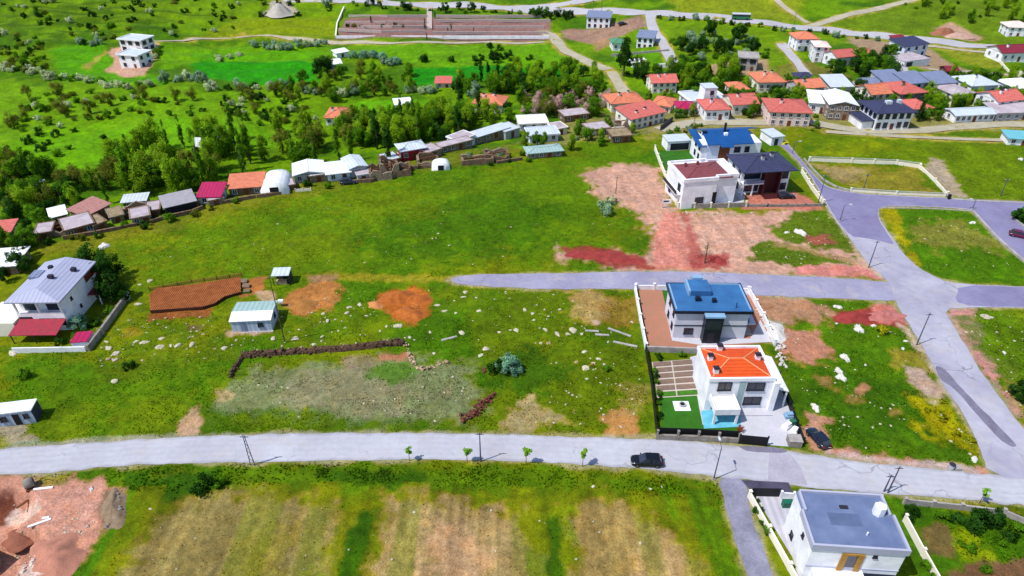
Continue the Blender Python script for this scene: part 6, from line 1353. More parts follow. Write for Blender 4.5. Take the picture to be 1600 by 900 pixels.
for u, v, w_ in [(562,476,14),(572,494,11),(545,480,9),(542,489,10),(512,502,11),(524,499,7),(505,490,11),(539,512,7),(529,517,6),(594,517,7),(604,510,9),(621,510,19),(615,498,11),(602,489,14),(588,505,6),(683,477,14),(695,486,14),(712,489,8),(724,464,12),(727,457,11),(744,465,6),(749,486,11),(717,505,13),(739,502,6),(672,519,9),(640,527,9),(461,529,17),(427,529,11),(490,538,11),(504,526,9),(440,495,6),(678,552,8),(790,456,6),(796,466,5)]: rock(u, v, w_, 'pale', 'pale limestone rock in the grass between the shed and the side road', 'pale rocks between shed and side road')
for u, v, w_ in [(226,535,18),(252,529,13),(212,534,11),(170,544,17),(181,552,17),(166,534,10),(170,561,9),(180,562,10),(222,563,7),(250,542,15),(267,540,10),(279,540,14),(300,539,15),(335,545,7),(350,544,14),(369,532,8),(180,596,13),(301,526,6),(317,522,8)]: rock(u, v, w_, 'pale' if w_ > 9 else 'warm', 'pale rock in the row of rocks below the ploughed bed', 'rocks below the ploughed bed')
for u, v, w_ in [(234,439,13),(218,445,8),(216,475,14),(265,470,5),(300,330,4)]: rock(u, v, w_, 'pale', 'pale rock in the grass beside the ploughed bed', 'rocks beside the ploughed bed')
rock(19, 552, 20, 'pale', 'large pale boulder at the foot of the white garden wall', None); rock(162, 385, 24, 'white', 'white limestone outcrop at the foot of the ridge ruins', None, zs=.5)
for u, v, w_ in [(806,516,17),(820,484,12),(832,490,10),(834,500,9),(857,494,7),(874,484,8),(852,515,14),(871,522,17),(887,522,12),(895,516,19),(909,522,12),(797,516,8),(780,519,9),(722,521,16),(845,536,10),(917,534,9),(950,535,8)]: rock(u, v, w_, 'pale', 'pale rock in the line of rocks above the empty plot', 'rocks above the empty plot')
rock(932,504,18,'warm','large warm beige rock on the bare patch above the empty plot',None); rock(987,503,8,'pale','pale rock beside the bare yard wall',None)
for u, v, w_ in [(857,536,13),(862,545,8),(881,541,9),(912,551,15),(927,547,7),(935,561,12),(901,566,13),(914,576,20),(927,568,13),(945,571,15),(917,592,9),(858,596,7),(759,545,18),(751,556,17),(905,560,6),(938,552,6),(922,560,5)]: rock(u, v, w_, 'pale' if w_ != 13 else 'warm', 'rock of the loose rock pile inside the empty plot', 'rocks inside the empty plot')
for u, v, w_, z in [(1320,559,25,.22),(1311,580,22,.3),(1314,590,22,.3),(1274,637,24,.8),(1342,515,28,.2),(1365,509,11,.5),(1307,506,8,.5),(1310,480,18,.4),(1415,533,9,.5),(1411,545,8,.5),(1331,537,8,.5),(1334,546,7,.5),(1352,571,9,.5),(1470,649,12,.6),(1523,718,16,.4),(1345,577,6,.5),(1336,578,6,.5)]: rock(u, v, w_, 'white', 'white rubble heap in the lot beside the crossing road', 'white rubble heaps in the lot', 'rubble_heap', z, 'rubble')
rock(1250,364,28,'white','broad white rubble slab on the grass by the crossing',None,'rubble_heap',.3,'rubble'); rock(1229,364,14,'white','smaller white rubble slab on the grass by the crossing',None,'rubble_heap',.3,'rubble')
rock(1520,348,13,'white','white stone beside the kerb of the grass lot',None,zs=.4); rock(1595,249,11,'white','white stone in the wide grass lot',None); rock(1541,495,22,'pale','flat grey stone in the grass by the pink roadside',None,zs=.3); rock(1569,551,9,'white','small white stone in the grass by the pink roadside',None,zs=.5)
rock(143,765,14,'white','white boulder at the rim of the building site',None); rock(1016,764,9,'white','white stone at the edge of the field below the parked car',None,zs=.5); rock(1014,771,8,'white','second white stone at the field edge below the car',None,zs=.5); rock(927,760,8,'white','white stone at the grass edge below the saplings',None,zs=.4); rock(1034,761,5,'white','small white pebble at the field edge',None,zs=.5)
rock(1570,735,9,'white','white stone beside the road junction',None) if False else None
# concrete beams lying above the plot
for u0, v0, u1, v1, lb in ((914,517,936,518,'short concrete slab lying above the empty plot'),(930,523,952,524,'second concrete slab beside the short one above the plot'),(950,513,986,526,'long thin concrete beam lying at an angle above the plot'),(958,534,996,542,'concrete beam lying beside the bare yard wall'),(690,532,714,526,'pale concrete slab lying by the corner of the plot')):
    a, b_ = G(u0, v0), G(u1, v1); L_ = (b_-a).length; o = MB().box(-L_/2, -.25, -.05, L_/2, .25, .2).build('concrete_beam', M_con, None, False, (a+b_)/2+Vector((0,0,-.03)), math.atan2(b_.y-a.y, b_.x-a.x)); tag(o, lb, 'beam')
    bv = o.modifiers.new('edge', 'BEVEL'); bv.width = .05; bv.segments = 1
# scattered small stones: nobody could count them
mb = MB(); sr = random.Random(11)
ZST = [([(440,450),(990,458),(990,520),(740,525),(430,560)], 330), ([(150,480),(440,500),(380,550),(150,590)], 200), ([(740,530),(1000,535),(1012,670),(800,665)], 220), ([(200,420),(400,340),(700,280),(1000,330),(850,420)], 160), ([(1190,470),(1390,475),(1540,730),(1270,690)], 170), ([(1210,335),(1300,335),(1380,430),(1100,420)], 160), ([(380,590),(740,580),(740,660),(380,650)], 120), ([(1380,330),(1520,335),(1600,430),(1440,420)], 60), ([(20,760),(180,770),(90,900),(20,900)], 160), ([(230,790),(1100,800),(1100,890),(200,890)], 60), ([(1480,490),(1600,490),(1600,650)], 90), ([(1030,330),(1240,335),(1250,420),(1000,420)], 120)]
for poly, n_ in ZST:
    us = [p[0] for p in poly]; vs_ = [p[1] for p in poly]; k = 0
    while k < n_:
        u, v = sr.uniform(min(us), max(us)), sr.uniform(min(vs_), max(vs_))
        if not inside(u, v, poly): continue
        k += 1; p = G(u, v); s_ = sr.choice((.08,.1,.13,.18,.3))*sr.uniform(.7,1.2); t_ = sr.uniform(0, 6.28); c_, q_ = math.cos(t_)*s_, math.sin(t_)*s_
        mb.add([(p.x+c_,p.y+q_,p.z-.02),(p.x-q_*.8,p.y+c_*.8,p.z-.02),(p.x-c_,p.y-q_,p.z-.02),(p.x+q_*.7,p.y-c_*.7,p.z-.02),(p.x+c_*.3,p.y+q_*.3,p.z+s_*.4),(p.x-c_*.35,p.y-q_*.3,p.z+s_*.35)], [(0,1,4),(1,5,4),(1,2,5),(2,3,5),(3,4,5),(3,0,4)])
tag(mb.build('small_stones', M_rock), 'small pale stones strewn over the grass and bare soil', 'stones', None, 'stuff')
# ------------------------------------------------------------------ heaps and dry stone walls
def heap(name, label, u, v, rx, ry, h, m, seed_, rz=0.0, cat='heap', rough=.25):
    p = G(u, v); mb = MB(); n_ = 34; k = 12; vs = [(0,0,h)]
    for j in range(1, k+1):
        r_ = j/k
        for i in range(n_):
            t_ = 2*math.pi*i/n_; rr = r_*(1+.22*math.sin(t_*2+seed_)+.12*math.sin(t_*5+seed_*2)); x, y = math.cos(t_)*rx*rr, math.sin(t_)*ry*rr
            nz_ = float(fbm(np.array(x+p.x), np.array(y+p.y), 1.3, 3, seed_))-.5
            z = h*(math.cos(r_*math.pi)*.5+.5)**.85+nz_*rough*2*h*(1-r_)-.12*(r_ > .95); vs.append((x, y, z-.02))
    fs = [(0, 1+i, 1+(i+1) % n_) for i in range(n_)]
    for j in range(k-1):
        for i in range(n_): fs.append((1+j*n_+i, 1+(j+1)*n_+i, 1+(j+1)*n_+(i+1) % n_, 1+j*n_+(i+1) % n_))
    mb.add(vs, fs); return tag(mb.build(name, m, None, True, p, rz), label, cat)
M_osoil = mat('orange_soil', (196,112,46), var=.14, scale=.8, rough=.95, fine=.14, tint=(160,84,30), bump=.6, bscale=4)
M_rsoil = mat('red_soil', (168,66,62), var=.16, scale=.8, rough=.95, fine=.2, tint=(140,46,46), bump=.6, bscale=4)
M_psoil = mat('pink_gravel', (206,134,126), var=.14, scale=.8, rough=.95, fine=.2, tint=(180,100,96), bump=.5, bscale=4)
M_gravel = mat('grey_gravel', (196,188,178), var=.1, scale=.6, rough=.95, fine=.12)
heap('soil_heap','big orange soil heap with two tops in the grass',622,466,3.6,3.0,1.5,M_osoil,1); heap('soil_heap','orange soil heap joined to the big one on the road side',652,468,3.0,2.2,1.0,M_osoil,2); heap('soil_heap','wide orange soil heap spreading below the two topped heap',640,491,3.4,2.6,1.1,M_osoil,3); heap('soil_heap','small pale orange soil heap beside the big one',587,477,1.9,1.4,.8,mat('pale_orange_soil',(214,142,84),var=.14,scale=.8,rough=.95,fine=.14),4)
heap('soil_heap','low brownish soil heap beside the thin post',474,478,3.2,2.0,.7,mat('brown_orange_soil',(184,124,60),var=.18,scale=.8,rough=.95,fine=.16),5)
heap('soil_heap','dark red soil heap beside the crossing road',1335,496,4.6,1.7,1.1,M_rsoil,6); heap('gravel_heap','pink gravel heap next to the dark red soil heap',1382,494,4.0,1.9,.9,M_psoil,7)
heap('soil_heap','dark red soil bank along the side road',930,398,6.4,2.2,.8,M_rsoil,8); heap('soil_heap','red soil bank continuing towards the dirt track',975,407,6.0,2.0,.6,M_rsoil,9)
heap('soil_heap','red soil mound behind the thin bare tree',1120,406,2.6,1.8,.7,M_rsoil,10); heap('gravel_heap','pale grey gravel cone on the far hillside',437,20,8.6,6.0,5.2,M_gravel,11,0,'heap',.06)
heap('rubble_heap','grey rubble heap by the wall of the blue roofed villa',1213,520,2.0,3.4,.7,M_white_rub,12,0,'rubble'); heap('soil_heap','red brown spoil heap on the far bank beyond the highway',1474,52,6,4,2.6,mat('spoil',(170,112,84),var=.15,rough=.95),13)
heap('soil_heap','pink spoil heap beside the red brown one beyond the highway',1496,58,6,4,2.0,mat('pink_spoil',(212,172,156),var=.12,rough=.95),14)
heap('spoil_bank','pale broken spoil bank at the rim of the building site',178,795,1.6,4.2,.9,mat('spoil_bank',(150,128,104),var=.2,scale=1.2,rough=.95,fine=.2),15,.3,'heap',.7)
heap('soil_heap','reddish soil mound in the building site',90,870,4.0,3.4,1.2,mat('site_soil',(196,134,112),var=.15,scale=.8,rough=.95,fine=.15),16); heap('soil_heap','brown soil mound beside the pit of the building site',30,842,2.6,1.6,.9,mat('site_soil_dark',(160,100,78),var=.18,scale=.8,rough=.95,fine=.15),17)
def stone_line(name, label, line, wd, h, m, size=.5, dens=5.0, seed_=1, cat='wall'):
    rnd = random.Random(seed_); pts = [G(u, v) for u, v in line]; b0 = pts[0]; mb = MB()
    base = rockmesh(rnd, .6, 1); bv = [v.co.copy() for v in base.vertices]; bf = [tuple(p.vertices) for p in base.polygons]
    for i in range(len(pts)-1):
        a, b_ = pts[i], pts[i+1]; k = int((b_-a).length*dens)
        for j in range(k):
            p = a.lerp(b_, rnd.random())-b0; s_ = size*rnd.choice((.35,.5,.7,1.0,1.5))*rnd.uniform(.8,1.2); q = Matrix.Rotation(rnd.uniform(0,6.28), 3, 'Z') @ Matrix.Rotation(rnd.uniform(-.5,.5), 3, 'X'); off = Vector((rnd.gauss(0,wd*.3), rnd.gauss(0,wd*.3), rnd.random()**1.6*h)); off.z = max(0, off.z*(1-min(1, abs(off.y)/wd)))
            mb.add([q@(v*s_)+p+off for v in bv], bf)
    o = thing(name, label, cat, b0)
    if cat == 'wall':
        for i in range(len(pts)-1):
            a, b_ = pts[i]-b0, pts[i+1]-b0; k = max(2, int((b_-a).length/1.1)); dn = (b_-a).normalized(); sx = Vector((-dn.y, dn.x, 0))*wd*.55; bk = MB(); vs = []
            for j in range(k+1):
                p = a.lerp(b_, j/k); hh_ = h*rnd.uniform(.45,.8); w1 = rnd.uniform(.7,1.2); vs += [p-sx*w1+Vector((0,0,-.2)), p-sx*.5*w1+Vector((0,0,hh_*.8)), p+sx*.5*w1+Vector((0,0,hh_)), p+sx*1.3*w1+Vector((0,0,-.2))]
            bk.add(vs, [(j*4+q, j*4+4+q, j*4+5+q, j*4+1+q) for j in range(k) for q in range(3)]+[(0,1,2,3)[::1], (k*4+3,k*4+2,k*4+1,k*4)]).build('earth_bank', m, o)
    s_ = mb.build('stones', m, o); s_['kind'] = 'stuff'; return o
M_brick = mat('dark_red_stone', (140,78,66), var=.3, scale=2.5, rough=.95, tint=(78,40,36), fine=.2)
M_dstone = mat('brown_wall_stone', (112,84,66), var=.3, scale=2.5, rough=.95, tint=(46,30,24), fine=.3)
stone_line('dry_stone_wall','long brown dry stone wall above the grey scrub plot',[(378,556),(440,552),(500,549),(560,544),(632,536)],1.0,1.3,M_dstone,.5,15,1)
stone_line('dry_stone_wall','short dark dry stone wall turning down beside the grey scrub plot',[(378,558),(368,575),(360,592)],.7,.9,M_dstone,.5,10,2)
stone_line('loose_stones','pale stones fallen along the top of the long dry stone wall',[(385,552),(440,548),(500,545),(560,540),(630,532)],.5,1.2,M_rock2,.4,2.5,21,'stones')
stone_line('loose_stones','pale loose stones curving down from the end of the dry wall',[(634,538),(640,556),(650,572),(664,578),(684,570),(700,566)],.8,.6,M_rock2,.6,7,3,'stones')
stone_line('brick_rubble','pile of dark red broken bricks at the plot corner',[(724,658),(742,648),(752,635),(770,618)],1.5,1.1,M_brick,.5,22,4,'rubble')
stone_line('loose_stones','red stones below the large blue-green bush',[(752,575),(758,582)],.8,.5,M_brick,.45,10,5,'stones')
stone_line('loose_stones','pale rubble strip beside the wall of the blue roofed villa',[(1186,485),(1200,510),(1215,540),(1222,570)],1.4,.6,M_white_rub,.5,10,6,'stones')
stone_line('loose_stones','pale debris along the front wall of the brown roofed villa',[(1064,333),(1110,335),(1180,334)],.9,.3,M_rock,.4,5,7,'stones')
stone_line('loose_stones','broken stones at the rim of the building site',[(185,770),(186,800),(165,825)],.8,.5,M_block,.5,8,8,'stones')
stone_line('loose_stones','white rubble strewn on the building site',[(30,898),(50,880),(62,872)],1.2,.4,M_white_rub,.45,9,9,'stones')
row([(40,378),(90,374),(150,366),(215,353),(260,343),(320,327),(360,314),(440,304),(480,294),(540,290)], 4.0, ['shrub','shrub_dark','shrub_olive'], '{k} against the walls of the ridge houses', '{k}s against the ridge houses', .7, 1.2, 1.2)
row([(545,288),(600,280),(640,268),(700,256),(760,255),(815,250),(880,244)], 4.0, ['shrub','shrub_dark','shrub_silver'], '{k} among the ruins at the top of the field', '{k}s among the ruins', .5, .9, 1.0)
# ------------------------------------------------------------------ ploughed bed
pl = px([(234,463),(246,453),(300,447),(376,435),(377,459),(352,466),(336,477),(318,482),(236,488)]); c0 = pl[0]
o = thing('ploughed_bed', 'raised ploughed bed of orange brown soil with low earth edge', 'plot', c0)
M_plough = mat('ploughed_soil', (186,112,60), var=.14, scale=.9, rough=.95, fine=.16, tint=(160,88,44))
MB().prism([(p.x-c0.x, p.y-c0.y) for p in pl], -.1, .42).build('soil', M_plough, o)
M_edge = mat('dark_earth_edge', (84,44,26), var=.2, scale=1.5, rough=.95)
for i in range(4, 8):
    a, b_ = pl[i], pl[i+1]; MB().beam((a.x-c0.x, a.y-c0.y-.12, -.05), (b_.x-c0.x, b_.y-c0.y-.12, -.05), .16, .6).build('earth_edge', M_edge, o)
fur = MB(); xs = np.arange(min(p.x for p in pl)+.3, max(p.x for p in pl)-.2, .42)
for x in xs:
    yy = []
    for i in range(len(pl)):
        a, b_ = pl[i], pl[(i+1) % len(pl)]
        if (a.x > x) != (b_.x > x): yy.append(a.y+(b_.y-a.y)*(x-a.x)/(b_.x-a.x))
    if len(yy) < 2: continue
    y0, y1 = min(yy)+.2, max(yy)-.2; X0, Y0, Y1 = x-c0.x, y0-c0.y, y1-c0.y
    fur.add([(X0-.16,Y0,.42),(X0+.16,Y0,.42),(X0,Y0,.56),(X0-.16,Y1,.42),(X0+.16,Y1,.42),(X0,Y1,.56)], [(0,1,2),(5,4,3),(1,4,5,2),(3,0,2,5)])
f_ = fur.build('furrows', M_plough, o); f_['kind'] = 'stuff'
fence('bed_fence', 'thin pale post fence along the upper edge of the ploughed bed', [(234,455),(300,443),(378,432)], .9, .04, mat('straw_fence', (196,176,60), var=.1, rough=.9), post=2.4, ph=1.0, pw=.1, postm=M_wood, cat='fence')
for i, (u, v) in enumerate(((381,440),(385,447),(386,456))):
    a = G(u, v); o = MB().box(-.7,-.55,-.05,.7,.55,.35).build('seed_box', M_rock2 if i < 2 else M_bedg, None, False, a, .1); MB().box(-.6,-.45,.35,.6,.45,.40).build('soil', M_bed, o)
    tag(o, ['pale raised planter at the end of the ploughed bed','second pale raised planter between ploughed bed and soil','green raised planter at the end of the ploughed bed'][i], 'planter')
# ------------------------------------------------------------------ metal cabin, carport, container
a, rz, W, D = frame_roof((357,503), (423,500), (363,473), 2.6)
r_ = thing('site_cabin', 'pale blue panel cabin with white and teal sheet roof beside the ploughed bed', 'cabin', a, rz); FOOT.append((a, rz, W, D))
M_panel = mat('pale_blue_panel', (196,212,238), var=.06, scale=.5, rough=.6, wave=('X', .35, .18))
MB().box(.2,.2,-.2,W-.2,D-.2,2.5).build('wall', M_panel, r_)
mb = MB(); slab(mb, 0, 0, W, D*.42, 2.5, 2.95, .1); mb.build('front_roof', M_whitemetal, r_); mb = MB(); slab(mb, 0, D*.42, W, D, 2.95, 2.6, .1); mb.build('back_roof', M_teal, r_)
gb = MB(); gb.add([(W-.22,.2,2.4),(W-.22,D-.2,2.4),(W-.22,D-.2,2.6),(W-.22,D*.42,2.95),(W-.22,.2,2.5)], [(0,1,2,3,4)]); gb.add([(.22,.2,2.4),(.22,D-.2,2.4),(.22,D-.2,2.6),(.22,D*.42,2.95),(.22,.2,2.5)], [(4,3,2,1,0)])
window(r_, W*.72, .2, 1.5, 1.0, .9, 0, M_frame); MB().box(W*.25,.12,0,W*.25+1.0,.197,2.0).build('door', M_bluegrey, r_); window(r_, W-.2, D*.5, 1.5, .9, .9, R(90), M_frame)
MB().box(0,-.3,-.15,W,.197,.06).build('step', M_con, r_)
a, rz, W, D = frame_roof((423,432), (451,431), (425,420), 2.4)
r_ = thing('carport', 'small open carport with pale tin roof in the grass', 'carport', a, rz); mb = MB(); slab(mb, 0,0,W,D,2.4,2.6,.1); mb.build('roof', M_lightmetal, r_)
for x in (.15, W-.3):
    for y in (.15, D-.3): MB().box(x,y,-.2,x+.14,y+.14,2.45).build('post', M_frame, r_)
MB().box(.1,D-.2,.0,W-.1,D-.1,2.4).build('back_wall', M_frame, r_); MB().box(W-.2,.3,0,W-.1,D-.3,2.4).build('side_wall', M_frame, r_); MB().box(.6,.5,0,W-.8,1.4,.8).build('woodpile', M_rock2, r_)
a, rz, W, D = frame_roof((-40,652), (48,641), (-28,634), 2.7)
r_ = thing('container_cabin', 'white container cabin with shaded end wall beside the main road', 'cabin', a, rz); FOOT.append((a, rz, W, D))
MB().box(.05,.05,-.1,W-.1,D-.05,2.6).build('wall', M_panel, r_); MB().box(-.05,-.05,2.6,W+.05,D+.05,2.78).build('roof', M_whitemetal, r_); MB().box(W-.1,.05,-.1,W,D-.05,2.59).build('end_wall', mat('shaded_container_end', (60,64,84), var=.1, rough=.6, wave=('Y',2,.15)), r_)  # end wall painted dark for the shade on the side away from sun
MB().box(W*.62,-.02,0,W*.74,.047,2.2).build('door', M_dark, r_); window(r_, W*.86, .05, 1.6, .8, .9, 0, M_frame); window(r_, W*.45, .05, 1.5, 1.0, 1.0, 0, M_frame)
# ------------------------------------------------------------------ cars
M_tyre = mat('tyre', (24,24,26), var=.1, rough=.9); M_rim = mat('rim', (150,150,158), var=.05, rough=.35, metal=.6)
M_lampr = mat('tail_lamp', (150,20,24), var=.05, rough=.3); M_lampw = mat('head_lamp', (226,230,236), var=.03, rough=.2)
def car(label, u, v, rz, paint_m, L_=4.6, Wd=1.85, H=1.65, kind='suv', group=None):
    o = thing('parked_car', label, 'car', G(u, v)+Vector((0,0,.03)), rz); w2 = Wd/2; x0 = -L_/2; x1 = L_/2
    def loft(st):
        mb = MB(); vs = []; n_ = 10
        for x, hw, zb, zm, zt, tw in st: vs += [(x,-hw*.92,zb),(x,-hw,zb+.15),(x,-hw,zm),(x,-hw*.96,zt-.05),(x,-tw,zt),(x,tw,zt),(x,hw*.96,zt-.05),(x,hw,zm),(x,hw,zb+.15),(x,hw*.92,zb)]
        fs = []
        for i in range(len(st)-1):
            for j in range(n_): fs.append((i*n_+j, i*n_+(j+1) % n_, (i+1)*n_+(j+1) % n_, (i+1)*n_+j))
        fs.append(tuple(range(n_))); fs.append(tuple((len(st)-1)*n_+j for j in range(n_))[::-1])
        return mb.add([tuple(q) for q in vs], [f[::-1] for f in fs])
    bh = H*.56
    loft([(x0,w2*.86,.38,.6,bh*.86,w2*.7),(x0+.12,w2*.95,.28,.62,bh*.98,w2*.8),(x0+.9,w2,.24,.66,bh*1.0,w2*.86),(0,w2,.22,.68,bh,w2*.88),(L_*.16,w2,.22,.68,bh,w2*.88),(L_*.36,w2*.98,.24,.64,bh*.93,w2*.8),(x1-.15,w2*.9,.28,.56,bh*.82,w2*.66),(x1,w2*.78,.36,.5,bh*.7,w2*.55)]).build('body', paint_m, o, True)
    back = x0+.18 if kind != 'sedan' else x0+.75
    st = [(back,bh-.04,w2*.86),(back+.35,H-.12,w2*.72),(back+.7,H-.03,w2*.72),(L_*.02,H-.03,w2*.72),(L_*.09,H-.12,w2*.72),(L_*.25,bh-.04,w2*.84)]
    mb = MB(); vs = []
    for i, (x, z, hw) in enumerate(st): vs += [(x,-hw,z),(x,hw,z)]
    bt = [(back,-w2*.87,bh-.06),(L_*.25,-w2*.86,bh-.06),(back,w2*.87,bh-.06),(L_*.25,w2*.86,bh-.06)]
    fs = [(2*i,2*i+1,2*i+3,2*i+2)[::-1] for i in range(len(st)-1)]
    fs += [(0,2,4,6,8,10), (11,9,7,5,3,1)]
    mb.add(vs, fs).build('windows', M_glass, o)
    rf = MB(); rf.box(back+.5,-w2*.70,H-.05,L_*.05,w2*.70,H+.01); rf.build('roof', paint_m, o)
    for s_ in (-1, 1):
        pil = MB(); pil.beam((-L_*.12,s_*w2*.80,bh-.05),(-L_*.12+.12,s_*w2*.80,bh-.05),.12,H-bh-.02); pil.build('pillar', paint_m, o)
        MB().box(L_*.17, s_*(w2+.08)-.09, bh-.02, L_*.17+.16, s_*(w2+.08)+.09, bh+.14).build('mirror', paint_m, o)
        MB().box(x1-.22, s_*w2*.62-.2, .52, x1-.04, s_*w2*.62+.2, .68).build('headlight', M_lampw, o); MB().box(x0-.02, s_*w2*.70-.14, .62, x0+.1, s_*w2*.70+.14, .9).build('tail_light', M_lampr, o)
        for x in (x0+L_*.19, x1-L_*.19):
            wh_ = link('wheel', None, o, (x, s_*(w2-.1), .34)); tt = MB().tube((0,-.12,0),(0,.12,0),.34,.34,14).build('tyre', M_tyre, wh_); MB().tube((0,-.13,0),(0,.13,0),.2,.2,10).build('rim', M_rim, wh_)
    return o
M_blackcar = mat('black_car_paint', (18,20,30), var=.1, rough=.18, spec=.6); M_bluecar = mat('dark_blue_car_paint', (28,40,62), var=.1, rough=.2, spec=.6); M_mar = mat('maroon_car_paint', (110,16,70), var=.1, rough=.2, spec=.6); M_whitecar = mat('white_car_paint', (232,232,236), var=.03, rough=.25, spec=.5)
car('black estate car standing on the main road', 1010, 724, R(180-3), M_blackcar, 4.75, 1.9, 1.62)
car('dark blue car parked on the pink verge beside the orange villa', 1277, 688, R(108), M_bluecar, 4.3, 1.8, 1.55)
car('maroon car parked on the side road by the planted island', 1592, 370, R(-28), M_mar, 4.3, 1.8, 1.5)
car('dark car parked by the porch of the slate roofed villa', 1228, 309, R(4), M_blackcar, 4.4, 1.8, 1.5)
car('dark pickup beside the white roofed barn on the ridge', 545, 287, R(10), M_bluecar, 4.4, 1.8, 1.6)
car('small white car on the village street', 1313, 131, R(0), M_whitecar, 4.2, 1.75, 1.5)
car('dark car on the cleared ground beside the highway house', 973, 39, R(15), M_blackcar, 4.6, 1.8, 1.5)
o = thing('bus', 'white and green bus driving on the highway', 'bus', G(1157, 31)+Vector((0,0,.2)), R(-7)); MB().box(-4.2,-1.2,.5,4.2,1.2,1.5).build('lower_body', mat('bus_green',(60,140,90),rough=.4), o); MB().box(-4.2,-1.2,1.5,4.2,1.2,2.4).build('windows', M_glass, o); MB().box(-4.22,-1.22,2.4,4.22,1.22,2.8).build('roof', M_whitecar, o)
for x in (-2.8, 2.8):
    for y in (-1.1, 1.1): MB().tube((x,y-.15,.45),(x,y+.15,.45),.45,.45,12).build('wheel', M_tyre, o)
# ------------------------------------------------------------------ poles and lamps
M_pole = mat('grey_pole', (120,124,140), var=.12, scale=1.5, rough=.6); M_woodpole = mat('wooden_pole', (112,90,66), var=.2, scale=2, rough=.95); M_dpole = mat('dark_pole', (92,94,116), var=.12, scale=1.5, rough=.6)
def solve_h(b_, vt):
    lo_, hi_ = 1.0, 25.0
    for _ in range(40):
        m_ = (lo_+hi_)/2; rel = Vector((b_.x, b_.y, b_.z+m_-CAM_H)); c, s = math.cos(PITCH), math.sin(PITCH); dep = rel.y*c-rel.z*s; upv = rel.y*s+rel.z*c; v = 450-F*upv/dep
        if v > vt: lo_ = m_
        else: hi_ = m_
    return lo_
def pole(kind, label, base, vt, group=None, rz=0.0, m=None):
    b_ = G(*base); h = solve_h(b_, vt); m = m or M_dpole
    if kind == 'lamp':
        o = thing('street_lamp', label, 'street lamp', b_, rz, group); MB().tube((0,0,-.2),(0,0,h),.11,.06,8).build('pole', m, o); MB().tube((0,0,h-.05),(1.2,0,h+.25),.045,.04,6).build('arm', m, o); MB().box(1.0,-.14,h+.2,1.75,.14,h+.34).build('lamp_head', M_lightmetal, o); MB().box(-.2,-.2,-.1,.2,.2,.25).build('base', M_con, o)
    else:
        o = thing('utility_pole', label, 'utility pole', b_, rz, group)
        if kind == 'lattice':
            for sx in (-1,1):
                MB().tube((sx*.32,0,-.2),(sx*.1,0,h),.07,.05,6).build('leg', m, o)
            k = int(h/.8)
            for i in range(k):
                z0, z1 = i*h/k, (i+1)*h/k; r0, r1 = .32-.22*z0/h, .32-.22*z1/h; sg = 1 if i % 2 else -1; MB().tube((sg*r0,0,z0),(-sg*r1,0,z1),.035,None,5).build('brace', m, o)
        else: MB().tube((0,0,-.2),(0,0,h),.12,.07,8).build('pole', m, o)
        MB().box(-.6,-.05,h-.4,.6,.05,h-.3).build('crossarm', m, o)
        for x in (-.5,0,.5): MB().tube((x,0,h-.3),(x,0,h-.16),.05,.04,6).build('insulator', M_white, o)
    return o
pole('lattice', 'grey lattice power pole on the bank below the main road', (395,727), 680)
pole('plain', 'thin grey pole beside the main road between two saplings', (751,721), 676, m=M_dpole)
pole('lamp', 'street lamp at the mouth of the lane', (1115,749), 699, rz=R(90)); pole('plain', 'tall grey power pole beside the grey roofed villa', (1387,770), 729)
pole('plain', 'short service pole beside the tall grey power pole', (1381,768), 742)
pole('plain', 'dark pole on the verge between crossing road and red soil heap', (1432,539), 489); pole('plain', 'dark pole on the corner of the pink dirt and the side road', (1357,418), 376)
pole('lamp', 'street lamp opposite the walled lot beside the crossing road', (1312,346), 321, rz=0); pole('plain', 'dark pole beside the wall of the slate roofed villa', (1278,318), 273)
pole('plain', 'thin pole inside the walled empty lot', (1349,296), 272); pole('plain', 'leaning thin pole in the wide grass lot', (1563,306), 279); pole('lamp', 'street lamp on the kerb corner of the grass lot', (1519,327), 312, rz=R(180))
pole('plain', 'tall pole with a white box beside the pale cabin', (445,534), 432, m=M_woodpole)
b_ = G(445,534); o = MB().box(-.5,-.35,0,.5,.35,.5).build('meter_box', M_white, None, False, G(440,478)+Vector((0,0,.9))); tag(o, 'white meter box on a short stand near the orange soil', 'meter box'); MB().box(-.1,-.1,-.95,.1,.1,0).build('stand', M_pole, o)
pole('plain', 'brown wooden post standing on the pink dirt', (962,303), 276, m=M_woodpole); pole('plain', 'stub of a dark post at the edge of the pink dirt', (922,298), 292, m=M_woodpole)
pole('lamp', 'street lamp outside the cobalt roofed villa', (1238,240), 222, rz=0)
for u, v, vt in ((1240,40,20),(1060,19,8),(926,20,0),(940,19,2),(1085,190,168),(1262,150,128)): pole('plain', 'thin far pole beside the highway and village street', (u, v), vt, 'far poles', m=M_woodpole)
# ------------------------------------------------------------------ small site things
o = thing('site_board', 'white site board on legs beside the pale boundary wall', 'sign', G(1041,323), R(4)); MB().box(-1.1,-.04,.9,1.1,.04,2.0).build('panel', M_white, o); MB().box(-.9,-.06,1.35,.5,-.04,1.75).build('print', M_frame, o)
for x in (-.9,.9): MB().box(x-.05,.041,-.1,x+.05,.12,2.0).build('leg', M_pole, o)
MB().box(-1.1,-.3,-.05,1.1,-.1,.25).build('kerb_block', M_con, o)
o = thing('motorcycle', 'dark motorcycle parked beside the orange villa', 'motorcycle', G(1103,620), R(25)); 
for x in (-.7,.7): MB().tube((x,-.06,.32),(x,.06,.32),.32,.32,12).build('wheel', M_tyre, o)
MB().box(-.5,-.15,.35,.5,.15,.7).build('engine', M_frame, o); MB().box(-.7,-.14,.7,.15,.14,.85).build('seat', M_black, o); MB().tube((.55,-.35,1.05),(.55,.35,1.05),.03,.03,6).build('handlebar', M_rim, o); MB().tube((.7,0,.35),(.5,0,1.05),.05,.05,6).build('fork', M_rim, o)
